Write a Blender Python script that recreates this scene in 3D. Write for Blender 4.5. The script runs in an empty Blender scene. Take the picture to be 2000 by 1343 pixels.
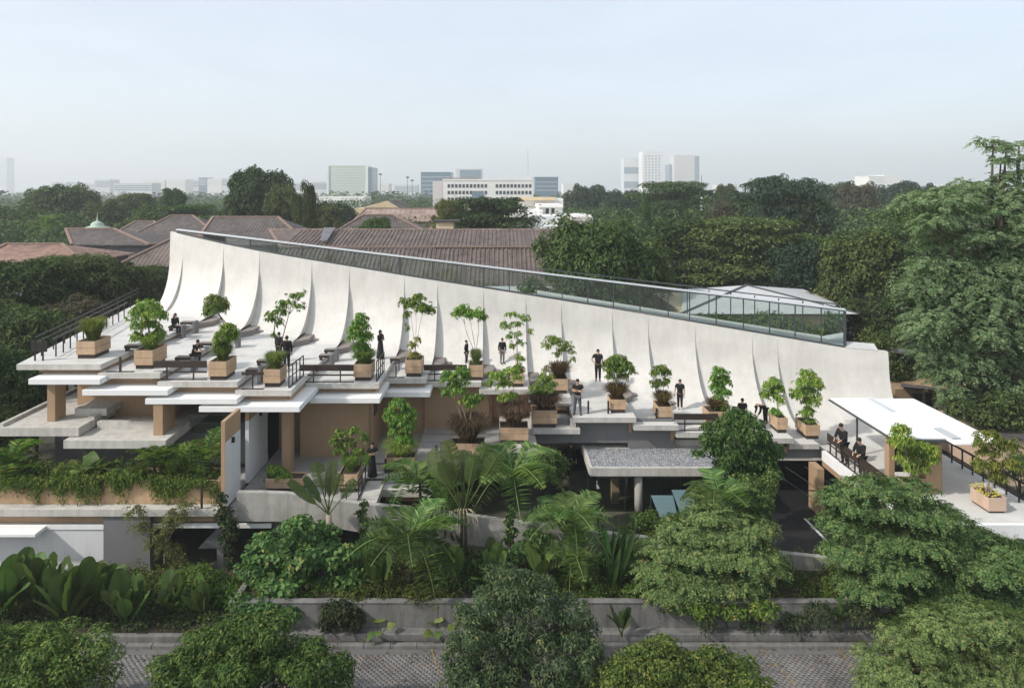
import bpy, math, random
import numpy as np
from mathutils import Vector, Matrix, Euler

random.seed(7)
RNG = np.random.default_rng(7)
S = bpy.context.scene
COL = S.collection
R_ = math.radians

# ------------------------------------------------------------------ camera
F, CX, CY, H = 1333.0, 970.0, 372.0, 17.3      # focal length in photo pixels, vanishing point, eye height in metres
cam = bpy.data.cameras.new('camera')
camo = bpy.data.objects.new('camera', cam)
COL.objects.link(camo)
camo.location = (0, 0, H)
camo.rotation_euler = (R_(90), 0, 0)
cam.sensor_width = 36.0
cam.lens = 36.0 * F / 2000.0
cam.shift_x = 0.015
cam.shift_y = -0.14975
cam.clip_start = 0.5
cam.clip_end = 20000
S.camera = camo

# ------------------------------------------------------------------ light
SUN_DIR = Vector((1.0, 0.46, -0.88)).normalized()   # the way the light travels: from the left, a little from behind the camera
sun_el = math.asin(-SUN_DIR.z)
sun_az = math.atan2(-SUN_DIR.x, -SUN_DIR.y)          # clockwise from +Y
W = bpy.data.worlds.new('World')
S.world = W
W.use_nodes = True
nt = W.node_tree
bg = nt.nodes['Background']
sky = nt.nodes.new('ShaderNodeTexSky')
sky.sky_type = 'NISHITA'
sky.sun_disc = False
sky.sun_elevation = sun_el
sky.sun_rotation = sun_az
sky.altitude = 10
sky.air_density = 1.0
sky.dust_density = 2.6
sky.ozone_density = 1.6
nt.links.new(sky.outputs['Color'], bg.inputs['Color'])
bg.inputs['Strength'].default_value = 0.07
veil = nt.nodes.new('ShaderNodeBackground')               # thin bright overcast in front of the blue
veil.inputs['Color'].default_value = (0.90, 0.955, 1.0, 1)
veil.inputs['Strength'].default_value = 0.60
both = nt.nodes.new('ShaderNodeAddShader')
tc = nt.nodes.new('ShaderNodeTexCoord')                  # faint streaks of high cloud
mpv = nt.nodes.new('ShaderNodeMapping')
mpv.inputs['Scale'].default_value = (2.2, 2.2, 9.0)
mpv.inputs['Rotation'].default_value = (0.12, 0.35, 0)
nzv = nt.nodes.new('ShaderNodeTexNoise')
nzv.inputs['Scale'].default_value = 1.6
nzv.inputs['Detail'].default_value = 5.0
nzv.inputs['Distortion'].default_value = 0.6
mrv = nt.nodes.new('ShaderNodeMapRange')
mrv.inputs['From Min'].default_value = 0.3
mrv.inputs['From Max'].default_value = 0.8
mrv.inputs['To Min'].default_value = 0.55
mrv.inputs['To Max'].default_value = 0.625
nt.links.new(tc.outputs['Generated'], mpv.inputs['Vector'])
nt.links.new(mpv.outputs['Vector'], nzv.inputs['Vector'])
nt.links.new(nzv.outputs['Fac'], mrv.inputs['Value'])
nt.links.new(mrv.outputs['Result'], veil.inputs['Strength'])
nt.links.new(bg.outputs['Background'], both.inputs[0])
nt.links.new(veil.outputs['Background'], both.inputs[1])
nt.links.new(both.outputs['Shader'], nt.nodes['World Output'].inputs['Surface'])
sl = bpy.data.lights.new('sun', 'SUN')
sl.energy = 3.35
sl.angle = R_(2.0)
sl.color = (1.0, 0.955, 0.885)
so = bpy.data.objects.new('sun', sl)
COL.objects.link(so)
so.rotation_euler = SUN_DIR.to_track_quat('-Z', 'Y').to_euler()
so.location = (-60, -30, 80)
S.view_settings.view_transform = 'Standard'
S.view_settings.look = 'None'
S.view_settings.exposure = 0.20
S.view_settings.gamma = 1.0
S.view_settings.use_curve_mapping = False
S.render.engine = 'CYCLES'
S.cycles.use_denoising = True
S.cycles.max_bounces = 8
S.cycles.transparent_max_bounces = 12
S.cycles.volume_bounces = 1


# ------------------------------------------------------------------ pixel -> place
def at(px, py, Y):
    return Vector(((px - CX) / F * Y, Y, H - (py - CY) / F * Y))


def on(px, py, z):
    Y = (H - z) * F / (py - CY)
    return Vector(((px - CX) / F * Y, Y, z))


def XX(px, Y):
    return (px - CX) / F * Y


def ZZ(py, Y):
    return H - (py - CY) / F * Y


# ------------------------------------------------------------------ objects
def tag(o, label=None, cat=None, group=None, kind=None):
    if label: o['label'] = label
    if cat: o['category'] = cat
    if group: o['group'] = group
    if kind: o['kind'] = kind
    return o


def empty(name, loc=(0, 0, 0), rz=0.0, label=None, cat=None, group=None):
    o = bpy.data.objects.new(name, None)
    COL.objects.link(o)
    o.location = loc
    o.rotation_euler = (0, 0, rz)
    o.empty_display_size = 0.2
    return tag(o, label, cat, group)


def link(name, me, parent=None, loc=None, rot=None, scale=None):
    o = bpy.data.objects.new(name, me)
    COL.objects.link(o)
    if parent is not None: o.parent = parent
    if loc is not None: o.location = loc
    if rot is not None: o.rotation_euler = rot
    if scale is not None: o.scale = scale if hasattr(scale, '__len__') else (scale,) * 3
    return o


def children_of():
    d = {}
    for o in COL.objects:
        if o.parent is not None:
            d.setdefault(o.parent.name, []).append(o)
    return d


def copy_tree(o, kids, loc=None, rz=None, scale=None, label=None):
    def rec(a, parent):
        c = a.copy()
        COL.objects.link(c)
        if parent is not None: c.parent = parent
        for k in kids.get(a.name, []):
            rec(k, c)
        return c
    c = rec(o, None)
    if loc is not None: c.location = loc
    if rz is not None: c.rotation_euler = (0, 0, rz)
    if scale is not None: c.scale = scale if hasattr(scale, '__len__') else (scale,) * 3
    if label: c['label'] = label
    return c


class MB:
    """collects shapes for one mesh"""
    def __init__(self):
        self.v, self.f, self.m = [], [], []

    def add(self, vs, fs, mi=0):
        b = len(self.v)
        self.v.extend(tuple(p) for p in vs)
        for f in fs:
            self.f.append(tuple(i + b for i in f))
            self.m.append(mi)
        return self

    def box(self, x0, x1, y0, y1, z0, z1, mi=0):
        x0, x1 = min(x0, x1), max(x0, x1)
        y0, y1 = min(y0, y1), max(y0, y1)
        z0, z1 = min(z0, z1), max(z0, z1)
        vs = [(x0, y0, z0), (x1, y0, z0), (x1, y1, z0), (x0, y1, z0), (x0, y0, z1), (x1, y0, z1), (x1, y1, z1), (x0, y1, z1)]
        return self.add(vs, [(3, 2, 1, 0), (4, 5, 6, 7), (0, 1, 5, 4), (1, 2, 6, 5), (2, 3, 7, 6), (3, 0, 4, 7)], mi)

    def prism(self, poly, z0, z1, mi=0):
        n = len(poly)
        a = sum(poly[i][0] * poly[(i + 1) % n][1] - poly[(i + 1) % n][0] * poly[i][1] for i in range(n))
        if a < 0: poly = poly[::-1]
        vs = [(p[0], p[1], z0) for p in poly] + [(p[0], p[1], z1) for p in poly]
        fs = [tuple(range(n))[::-1], tuple(range(n, 2 * n))] + [(i, (i + 1) % n, n + (i + 1) % n, n + i) for i in range(n)]
        return self.add(vs, fs, mi)

    def bar(self, a, b, w, h, mi=0):
        """a box beam of width w and height h from a to b"""
        a, b = Vector(a), Vector(b)
        d = (b - a).normalized()
        up = Vector((0, 0, 1)) if abs(d.z) < 0.95 else Vector((0, 1, 0))
        s = d.cross(up).normalized() * (w / 2)
        u = s.cross(d).normalized() * (h / 2)
        vs = [a - s - u, a + s - u, a + s + u, a - s + u, b - s - u, b + s - u, b + s + u, b - s + u]
        return self.add(vs, [(0, 1, 2, 3), (7, 6, 5, 4), (1, 0, 4, 5), (2, 1, 5, 6), (3, 2, 6, 7), (0, 3, 7, 4)], mi)

    def tube(self, pts, rad, n=6, mi=0, cap=True):
        pts = [Vector(p) for p in pts]
        if not hasattr(rad, '__len__'): rad = [rad] * len(pts)
        vs, fs = [], []
        ref = Vector((0.31, 0.95, 0.05)).normalized()
        for i, p in enumerate(pts):
            d = (pts[min(i + 1, len(pts) - 1)] - pts[max(i - 1, 0)])
            d = d.normalized() if d.length > 1e-9 else Vector((0, 0, 1))
            s = d.cross(ref)
            if s.length < 1e-3: s = d.cross(Vector((1, 0, 0)))
            s.normalize()
            u = s.cross(d)
            for k in range(n):
                t = 2 * math.pi * k / n
                vs.append(p + (s * math.cos(t) + u * math.sin(t)) * rad[i])
        for i in range(len(pts) - 1):
            for k in range(n):
                a, b = i * n + k, i * n + (k + 1) % n
                fs.append((a, a + n, b + n, b))
        if cap:
            fs.append(tuple(range(n)))
            fs.append(tuple(range((len(pts) - 1) * n, len(pts) * n))[::-1])
        return self.add(vs, fs, mi)

    def blob(self, c, r, seg=10, ring=7, mi=0):
        """an ellipsoid"""
        vs, fs = [], []
        for i in range(ring + 1):
            t = math.pi * i / ring
            for k in range(seg):
                p = 2 * math.pi * k / seg
                vs.append((c[0] + r[0] * math.sin(t) * math.cos(p), c[1] + r[1] * math.sin(t) * math.sin(p), c[2] + r[2] * math.cos(t)))
        for i in range(ring):
            for k in range(seg):
                a, b = i * seg + k, i * seg + (k + 1) % seg
                fs.append((a, a + seg, b + seg, b))
        return self.add(vs, fs, mi)

    def mesh(self, name, mats, smooth=False):
        me = bpy.data.meshes.new(name)
        me.from_pydata(self.v, [], self.f)
        for m in (mats if isinstance(mats, (list, tuple)) else [mats]):
            me.materials.append(m)
        me.polygons.foreach_set('material_index', self.m)
        if smooth: me.polygons.foreach_set('use_smooth', [True] * len(self.f))
        me.update()
        return me

    def obj(self, name, mats, parent=None, smooth=False, bevel=0.0, loc=None):
        o = link(name, self.mesh(name, mats, smooth), parent, loc)
        if bevel > 0:
            b = o.modifiers.new('edge', 'BEVEL')
            b.width = bevel
            b.segments = 1
            b.limit_method = 'ANGLE'
        return o


def fast_mesh(name, V, T, mats, midx=None, smooth=False):
    """V (n,3) points, T (m,3) triangles"""
    me = bpy.data.meshes.new(name)
    V = np.ascontiguousarray(V, dtype=np.float32)
    T = np.ascontiguousarray(T, dtype=np.int32)
    me.vertices.add(len(V))
    me.vertices.foreach_set('co', V.ravel())
    me.loops.add(T.size)
    me.loops.foreach_set('vertex_index', T.ravel())
    me.polygons.add(len(T))
    me.polygons.foreach_set('loop_start', np.arange(len(T), dtype=np.int32) * 3)
    try:
        me.polygons.foreach_set('loop_total', np.full(len(T), 3, dtype=np.int32))
    except Exception:
        pass
    for m in (mats if isinstance(mats, (list, tuple)) else [mats]):
        me.materials.append(m)
    if midx is not None: me.polygons.foreach_set('material_index', np.ascontiguousarray(midx, dtype=np.int32))
    if smooth: me.polygons.foreach_set('use_smooth', np.ones(len(T), dtype=bool))
    me.update(calc_edges=True)
    return me


# ------------------------------------------------------------------ materials
def new_mat(name):
    m = bpy.data.materials.new(name)
    m.use_nodes = True
    return m, m.node_tree, m.node_tree.nodes['Principled BSDF']


def nd(t, kind, **kw):
    n = t.nodes.new(kind)
    for k, v in kw.items():
        if k in n.inputs.keys(): n.inputs[k].default_value = v
        else: setattr(n, k, v)
    return n


def plain(name, col, rough=0.7, var=0.12, scale=3.0, bump=0.15, detail=25.0, metal=0.0, stain=0.0, spec=0.3, streak=0.0):
    """paint, plaster, concrete, metal: colour broken up by two sizes of noise, with fine relief"""
    m, t, p = new_mat(name)
    L = t.links.new
    geo = nd(t, 'ShaderNodeNewGeometry')
    n1 = nd(t, 'ShaderNodeTexNoise', Scale=scale, Detail=6.0, Roughness=0.65)
    n2 = nd(t, 'ShaderNodeTexNoise', Scale=detail, Detail=4.0)
    L(geo.outputs['Position'], n1.inputs['Vector'])
    L(geo.outputs['Position'], n2.inputs['Vector'])
    mixf = nd(t, 'ShaderNodeMath', operation='MULTIPLY_ADD')
    L(n2.outputs['Fac'], mixf.inputs[0])
    mixf.inputs[1].default_value = 0.35
    L(n1.outputs['Fac'], mixf.inputs[2])
    ramp = nd(t, 'ShaderNodeValToRGB')
    ramp.color_ramp.elements[0].position = 0.42
    ramp.color_ramp.elements[1].position = 0.92
    ramp.color_ramp.elements[0].color = tuple(c * (1 - var) for c in col) + (1,)
    ramp.color_ramp.elements[1].color = tuple(min(1, c * (1 + var)) for c in col) + (1,)
    L(mixf.outputs[0], ramp.inputs['Fac'])
    out = ramp.outputs['Color']
    if stain > 0 or streak > 0:
        mp = nd(t, 'ShaderNodeMapping')
        mp.inputs['Scale'].default_value = (2.6, 2.6, 0.35) if streak > 0 else (0.5, 0.5, 0.5)
        L(geo.outputs['Position'], mp.inputs['Vector'])
        n3 = nd(t, 'ShaderNodeTexNoise', Scale=1.0, Detail=7.0, Roughness=0.7)
        L(mp.outputs['Vector'], n3.inputs['Vector'])
        r3 = nd(t, 'ShaderNodeValToRGB')
        r3.color_ramp.elements[0].position = 0.45
        r3.color_ramp.elements[1].position = 0.75
        r3.color_ramp.elements[0].color = (1, 1, 1, 1)
        d = 1 - max(stain, streak)
        r3.color_ramp.elements[1].color = (d, d * 0.98, d * 0.95, 1)
        L(n3.outputs['Fac'], r3.inputs['Fac'])
        mx = nd(t, 'ShaderNodeMix', data_type='RGBA', blend_type='MULTIPLY')
        mx.inputs['Factor'].default_value = 1.0
        L(out, mx.inputs['A'])
        L(r3.outputs['Color'], mx.inputs['B'])
        out = mx.outputs['Result']
    L(out, p.inputs['Base Color'])
    p.inputs['Roughness'].default_value = rough
    p.inputs['Metallic'].default_value = metal
    p.inputs['Specular IOR Level'].default_value = spec
    if bump > 0:
        b = nd(t, 'ShaderNodeBump', Strength=bump, Distance=0.02)
        L(mixf.outputs[0], b.inputs['Height'])
        L(b.outputs['Normal'], p.inputs['Normal'])
    return m


def leaf_mat(name, dark, mid, light, rough=0.5, trans=0.30, odd=None, spec=0.2):
    rough, spec = min(0.75, rough + 0.15), spec * 0.5
    """a leaf: colour differs leaf by leaf and a little plant by plant; light comes through"""
    m, t, p = new_mat(name)
    L = t.links.new
    geo = nd(t, 'ShaderNodeNewGeometry')
    oi = nd(t, 'ShaderNodeObjectInfo')
    ramp = nd(t, 'ShaderNodeValToRGB')
    e = ramp.color_ramp.elements
    e[0].position, e[0].color = 0.0, dark + (1,)
    e[1].position, e[1].color = 1.0, (odd or light) + (1,)
    a = e.new(0.5); a.color = mid + (1,)
    a = e.new(0.93); a.color = light + (1,)
    L(geo.outputs['Random Per Island'], ramp.inputs['Fac'])
    hs = nd(t, 'ShaderNodeHueSaturation')
    mr = nd(t, 'ShaderNodeMapRange')
    mr.inputs['To Min'].default_value = 0.72
    mr.inputs['To Max'].default_value = 1.32
    L(oi.outputs['Random'], mr.inputs['Value'])
    L(mr.outputs['Result'], hs.inputs['Value'])
    mh = nd(t, 'ShaderNodeMapRange')
    mh.inputs['To Min'].default_value = 0.475
    mh.inputs['To Max'].default_value = 0.518
    mu = nd(t, 'ShaderNodeMath', operation='FRACT')
    mm = nd(t, 'ShaderNodeMath', operation='MULTIPLY')
    mm.inputs[1].default_value = 7.31
    L(oi.outputs['Random'], mm.inputs[0]); L(mm.outputs[0], mu.inputs[0]); L(mu.outputs[0], mh.inputs['Value'])
    L(mh.outputs['Result'], hs.inputs['Hue'])
    L(ramp.outputs['Color'], hs.inputs['Color'])
    L(hs.outputs['Color'], p.inputs['Base Color'])
    p.inputs['Roughness'].default_value = rough
    p.inputs['Specular IOR Level'].default_value = spec
    tr = nd(t, 'ShaderNodeBsdfTranslucent')
    tm = nd(t, 'ShaderNodeMix', data_type='RGBA', blend_type='MULTIPLY')
    tm.inputs['Factor'].default_value = 1.0
    tm.inputs['B'].default_value = (1.15, 1.25, 0.6, 1)
    L(hs.outputs['Color'], tm.inputs['A'])
    L(tm.outputs['Result'], tr.inputs['Color'])
    ms = nd(t, 'ShaderNodeMixShader')
    ms.inputs['Fac'].default_value = trans
    L(p.outputs['BSDF'], ms.inputs[1])
    L(tr.outputs['BSDF'], ms.inputs[2])
    L(ms.outputs['Shader'], t.nodes['Material Output'].inputs['Surface'])
    return m


def glass_mat(name, tint=(0.75, 0.86, 0.84), refl=0.16, rough=0.02):
    m, t, p = new_mat(name)
    L = t.links.new
    tr = nd(t, 'ShaderNodeBsdfTransparent')
    tr.inputs['Color'].default_value = tint + (1,)
    gl = nd(t, 'ShaderNodeBsdfGlossy', Roughness=rough)
    gl.inputs['Color'].default_value = (0.9, 0.95, 1, 1)
    fr = nd(t, 'ShaderNodeFresnel', IOR=1.5)
    ad = nd(t, 'ShaderNodeMath', operation='ADD')
    ad.inputs[1].default_value = refl
    L(fr.outputs['Fac'], ad.inputs[0])
    ms = nd(t, 'ShaderNodeMixShader')
    L(ad.outputs[0], ms.inputs['Fac'])
    L(tr.outputs['BSDF'], ms.inputs[1]); L(gl.outputs['BSDF'], ms.inputs[2])
    L(ms.outputs['Shader'], t.nodes['Material Output'].inputs['Surface'])
    return m


def roof_mat(name, a, b, step=0.32, axis='X'):
    """clay tiles too small to pick apart: rolls and courses as fine relief, colour tile by tile"""
    m, t, p = new_mat(name)
    L = t.links.new
    geo = nd(t, 'ShaderNodeNewGeometry')
    mp = nd(t, 'ShaderNodeMapping')
    mp.inputs['Scale'].default_value = (1 / step, 1 / 0.45, 1 / 0.3)
    L(geo.outputs['Position'], mp.inputs['Vector'])
    vo = nd(t, 'ShaderNodeTexVoronoi', Scale=1.0)
    L(mp.outputs['Vector'], vo.inputs['Vector'])
    n = nd(t, 'ShaderNodeTexNoise', Scale=0.5, Detail=6.0)
    L(geo.outputs['Position'], n.inputs['Vector'])
    add = nd(t, 'ShaderNodeMath', operation='MULTIPLY_ADD')
    sep = nd(t, 'ShaderNodeSeparateColor')
    L(vo.outputs['Color'], sep.inputs['Color'])
    L(sep.outputs[0], add.inputs[0]); add.inputs[1].default_value = 0.55
    L(n.outputs['Fac'], add.inputs[2])
    ramp = nd(t, 'ShaderNodeValToRGB')
    ramp.color_ramp.elements[0].position, ramp.color_ramp.elements[0].color = 0.35, a + (1,)
    ramp.color_ramp.elements[1].position, ramp.color_ramp.elements[1].color = 1.1, b + (1,)
    L(add.outputs[0], ramp.inputs['Fac'])
    L(ramp.outputs['Color'], p.inputs['Base Color'])
    p.inputs['Roughness'].default_value = 0.85
    wv = nd(t, 'ShaderNodeTexWave', Scale=0.5 / step * 0.64, Distortion=1.2)
    wv.bands_direction = axis
    L(geo.outputs['Position'], wv.inputs['Vector'])
    bp = nd(t, 'ShaderNodeBump', Strength=0.5, Distance=0.08)
    L(wv.outputs['Fac'], bp.inputs['Height'])
    L(bp.outputs['Normal'], p.inputs['Normal'])
    return m


M = {}
M['ramp'] = plain('ramp_concrete', (0.590, 0.572, 0.538), 0.8, 0.10, 0.7, 0.2, 12, streak=0.09)
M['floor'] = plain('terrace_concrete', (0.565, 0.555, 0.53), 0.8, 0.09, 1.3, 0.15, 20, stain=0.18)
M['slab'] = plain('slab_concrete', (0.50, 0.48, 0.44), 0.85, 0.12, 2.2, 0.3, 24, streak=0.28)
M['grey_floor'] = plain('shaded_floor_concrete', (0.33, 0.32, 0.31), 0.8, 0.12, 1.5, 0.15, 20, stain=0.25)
M['parapet'] = plain('weathered_concrete', (0.36, 0.345, 0.315), 0.9, 0.18, 1.6, 0.5, 18, streak=0.42)
M['garden_wall'] = plain('garden_wall_concrete', (0.175, 0.17, 0.16), 0.92, 0.25, 1.4, 0.6, 16, streak=0.5)
M['tan'] = plain('tan_plaster', (0.37, 0.25, 0.155), 0.85, 0.07, 1.5, 0.2, 40, streak=0.06)
M['tan_soil'] = plain('tan_planter_plaster', (0.46, 0.31, 0.185), 0.85, 0.12, 2.0, 0.25, 30, streak=0.32)
M['white'] = plain('white_paint', (0.80, 0.80, 0.79), 0.6, 0.03, 2.0, 0.05, 30, streak=0.04)
M['white_sheet'] = plain('white_sheet_metal', (0.86, 0.86, 0.85), 0.5, 0.02, 2.0, 0.03, 30)
M['white_wall'] = plain('white_wall_paint', (0.62, 0.625, 0.63), 0.8, 0.05, 1.0, 0.1, 30, streak=0.07)
M['grey'] = plain('grey_plaster', (0.165, 0.165, 0.17), 0.85, 0.08, 1.2, 0.15, 30, stain=0.1)
M['dark'] = plain('dark_trim_and_shade', (0.045, 0.043, 0.042), 0.85, 0.2, 1.2, 0.1, 20)  # near-black: joints and caps, and back walls with room shade in their colour
M['steel'] = plain('black_steel', (0.018, 0.016, 0.015), 0.5, 0.15, 8, 0.05, 40, spec=0.4)
M['brown_steel'] = plain('brown_steel', (0.040, 0.027, 0.022), 0.5, 0.2, 8, 0.05, 40, spec=0.4)
M['alu'] = plain('grey_aluminium', (0.075, 0.085, 0.085), 0.45, 0.08, 4, 0.02, 40, metal=0.3)
M['alu_light'] = plain('light_aluminium', (0.60, 0.63, 0.65), 0.42, 0.05, 4, 0.02, 40, metal=0.2)
M['step'] = plain('step_concrete', (0.235, 0.205, 0.185), 0.85, 0.12, 3, 0.2, 20, stain=0.2)
M['wood'] = plain('planter_board', (0.48, 0.335, 0.215), 0.75, 0.16, 2.4, 0.25, 30, streak=0.28)
M['pink'] = plain('pinkish_plaster', (0.52, 0.38, 0.29), 0.85, 0.08, 2, 0.2, 30, streak=0.15)
M['soil'] = plain('soil', (0.05, 0.038, 0.028), 0.95, 0.4, 6, 0.8, 30)
M['ground'] = plain('ground_earth', (0.075, 0.075, 0.055), 0.95, 0.35, 0.4, 0.6, 6)
M['asphalt'] = plain('black_asphalt', (0.018, 0.018, 0.019), 0.55, 0.25, 2, 0.3, 60)
M['bark'] = plain('bark', (0.11, 0.085, 0.062), 0.9, 0.3, 6, 0.8, 30, streak=0.3)
M['bark_pale'] = plain('pale_bark', (0.30, 0.25, 0.19), 0.85, 0.25, 8, 0.5, 40)
M['bark_dark'] = plain('dark_bark', (0.05, 0.042, 0.034), 0.9, 0.3, 6, 0.8, 30)
M['glass'] = glass_mat('clear_glass', (0.86, 0.91, 0.89), 0.09)
M['glass_thin'] = glass_mat('thin_clear_glass', (0.93, 0.96, 0.95), 0.03)
M['glass_dark'] = plain('dark_window_glass', (0.03, 0.04, 0.045), 0.12, 0.1, 2, 0.0, 10, spec=0.6)
M['glass_blue'] = plain('blue_window_glass', (0.14, 0.21, 0.27), 0.2, 0.1, 0.2, 0.0, 1, spec=0.6)
M['teal'] = plain('teal_sheet', (0.10, 0.16, 0.172), 0.35, 0.10, 1.5, 0.05, 10)
M['paint_line'] = plain('white_road_paint', (0.50, 0.50, 0.48), 0.7, 0.2, 5, 0.1, 40)
M['lamp'] = plain('white_lamp_housing', (0.75, 0.75, 0.74), 0.4, 0.03, 5, 0.0, 30)
M['cream'] = plain('cream_metal', (0.55, 0.50, 0.41), 0.5, 0.05, 5, 0.0, 30)
M['roof_rust'] = roof_mat('red_brown_tiles', (0.076, 0.059, 0.052), (0.150, 0.115, 0.101), 0.40)
M['roof_grey'] = roof_mat('grey_brown_tiles', (0.052, 0.045, 0.042), (0.110, 0.092, 0.083), 0.40)
M['roof_orange'] = roof_mat('orange_brown_tiles', (0.13, 0.080, 0.062), (0.27, 0.165, 0.125), 0.40)
M['roof_pale'] = roof_mat('pale_brown_tiles', (0.17, 0.12, 0.10), (0.32, 0.24, 0.20), 0.9)
M['ridge'] = plain('ridge_tiles', (0.25, 0.175, 0.14), 0.85, 0.25, 4, 0.4, 12)
M['metal_roof'] = plain('pale_metal_roof', (0.50, 0.505, 0.51), 0.5, 0.06, 0.6, 0.05, 6, stain=0.12)
M['wall_grey'] = plain('weathered_grey_wall', (0.16, 0.16, 0.175), 0.9, 0.25, 0.6, 0.2, 6, streak=0.4)
M['wall_cream'] = plain('cream_wall', (0.62, 0.50, 0.33), 0.8, 0.08, 0.8, 0.1, 8, streak=0.1)
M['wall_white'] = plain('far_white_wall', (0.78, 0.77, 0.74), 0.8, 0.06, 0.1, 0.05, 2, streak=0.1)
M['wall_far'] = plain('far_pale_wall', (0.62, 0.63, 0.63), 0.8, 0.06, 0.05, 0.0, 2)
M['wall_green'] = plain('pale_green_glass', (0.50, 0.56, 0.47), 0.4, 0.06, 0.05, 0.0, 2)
M['wall_pink'] = plain('pale_pink_wall', (0.62, 0.57, 0.54), 0.8, 0.05, 0.05, 0.0, 2)
M['verdigris'] = plain('green_copper', (0.36, 0.45, 0.38), 0.7, 0.15, 1.0, 0.1, 10)
# foliage (real-world greens)
M['lf_bg'] = leaf_mat('dark_tree_leaf', (0.024, 0.046, 0.015), (0.052, 0.089, 0.030), (0.110, 0.151, 0.046), 0.55, 0.22, (0.110, 0.151, 0.046))
M['lf_bg2'] = leaf_mat('olive_tree_leaf', (0.027, 0.042, 0.017), (0.063, 0.087, 0.027), (0.128, 0.151, 0.046), 0.55, 0.22, (0.128, 0.151, 0.046))
M['lf_mango'] = leaf_mat('glossy_tree_leaf', (0.020, 0.048, 0.013), (0.050, 0.099, 0.022), (0.126, 0.165, 0.038), 0.42, 0.25, (0.126, 0.165, 0.038), 0.5)
M['lf_feather'] = leaf_mat('feathery_tree_leaf', (0.044, 0.085, 0.029), (0.098, 0.157, 0.053), (0.183, 0.231, 0.081), 0.5, 0.32, (0.237, 0.211, 0.079))
M['lf_feather_dark'] = leaf_mat('rain_tree_leaf', (0.032, 0.057, 0.019), (0.077, 0.120, 0.039), (0.141, 0.182, 0.063), 0.55, 0.30, (0.141, 0.182, 0.063))
M['lf_sap'] = leaf_mat('sapling_leaf', (0.047, 0.114, 0.017), (0.112, 0.216, 0.030), (0.239, 0.324, 0.048), 0.40, 0.30, (0.351, 0.324, 0.068), 0.5)
M['lf_yellow'] = leaf_mat('yellow_green_leaf', (0.07, 0.11, 0.02), (0.15, 0.19, 0.035), (0.27, 0.27, 0.06), 0.45, 0.32)
M['lf_grape'] = leaf_mat('round_glossy_leaf', (0.029, 0.068, 0.018), (0.061, 0.127, 0.031), (0.119, 0.193, 0.052), 0.38, 0.28, (0.232, 0.198, 0.052), 0.5)
M['lf_bush'] = leaf_mat('clipped_bush_leaf', (0.030, 0.063, 0.017), (0.069, 0.119, 0.026), (0.145, 0.189, 0.042), 0.5, 0.25, (0.221, 0.210, 0.060))
M['lf_mbush'] = leaf_mat('spiky_bush_leaf', (0.028, 0.060, 0.026), (0.062, 0.107, 0.041), (0.134, 0.170, 0.065), 0.40, 0.25, (0.313, 0.283, 0.117), 0.5)
M['lf_fern'] = leaf_mat('fern_leaf', (0.067, 0.132, 0.044), (0.124, 0.208, 0.069), (0.215, 0.301, 0.096), 0.5, 0.35)
M['lf_big'] = leaf_mat('big_leaf', (0.025, 0.060, 0.016), (0.046, 0.093, 0.022), (0.091, 0.137, 0.034), 0.42, 0.25, None, 0.5)
M['lf_banana'] = leaf_mat('banana_leaf', (0.037, 0.068, 0.018), (0.077, 0.116, 0.033), (0.165, 0.187, 0.061), 0.45, 0.35, (0.330, 0.275, 0.132), 0.45)
M['lf_grass'] = leaf_mat('green_grass', (0.084, 0.149, 0.024), (0.156, 0.230, 0.048), (0.264, 0.333, 0.090), 0.5, 0.35, (0.432, 0.380, 0.180))
M['lf_brown'] = leaf_mat('brown_grass', (0.060, 0.034, 0.017), (0.120, 0.074, 0.034), (0.216, 0.150, 0.066), 0.6, 0.30, (0.144, 0.156, 0.036))
M['lf_giant'] = leaf_mat('giant_tree_leaf', (0.080, 0.142, 0.068), (0.139, 0.223, 0.103), (0.220, 0.311, 0.154), 0.5, 0.34, (0.248, 0.266, 0.154))
M['lf_brownish'] = leaf_mat('brownish_tree_leaf', (0.045, 0.042, 0.026), (0.080, 0.075, 0.045), (0.125, 0.115, 0.070), 0.6, 0.25, (0.13, 0.10, 0.07))
M['lf_bright'] = leaf_mat('light_green_tree_leaf', (0.033, 0.068, 0.018), (0.066, 0.121, 0.033), (0.121, 0.179, 0.053), 0.5, 0.30)
M['lf_yellowtree'] = leaf_mat('yellow_green_tree_leaf', (0.06, 0.085, 0.020), (0.11, 0.135, 0.032), (0.18, 0.19, 0.05), 0.5, 0.30)
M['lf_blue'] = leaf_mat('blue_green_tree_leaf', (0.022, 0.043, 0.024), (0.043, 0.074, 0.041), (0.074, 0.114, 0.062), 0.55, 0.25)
M['lf_purple'] = leaf_mat('purple_grass', (0.066, 0.040, 0.026), (0.127, 0.077, 0.053), (0.209, 0.143, 0.099), 0.6, 0.30, (0.099, 0.110, 0.033))
M['lf_ivy'] = leaf_mat('trailing_leaf', (0.031, 0.074, 0.013), (0.070, 0.143, 0.025), (0.149, 0.217, 0.045), 0.5, 0.3, (0.312, 0.270, 0.076))
M['lf_dark'] = leaf_mat('climber_leaf', (0.018, 0.034, 0.016), (0.039, 0.065, 0.026), (0.091, 0.117, 0.046), 0.5, 0.25, (0.208, 0.130, 0.065))
M['lf_bamboo'] = leaf_mat('bamboo_leaf', (0.06, 0.075, 0.02), (0.12, 0.145, 0.04), (0.21, 0.21, 0.08), 0.5, 0.4)
M['flower'] = plain('yellow_flower', (0.42, 0.36, 0.06), 0.6, 0.25, 20, 0.0, 40)
M['dry'] = plain('dry_stalk', (0.38, 0.31, 0.19), 0.8, 0.25, 10, 0.2, 40)
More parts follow.
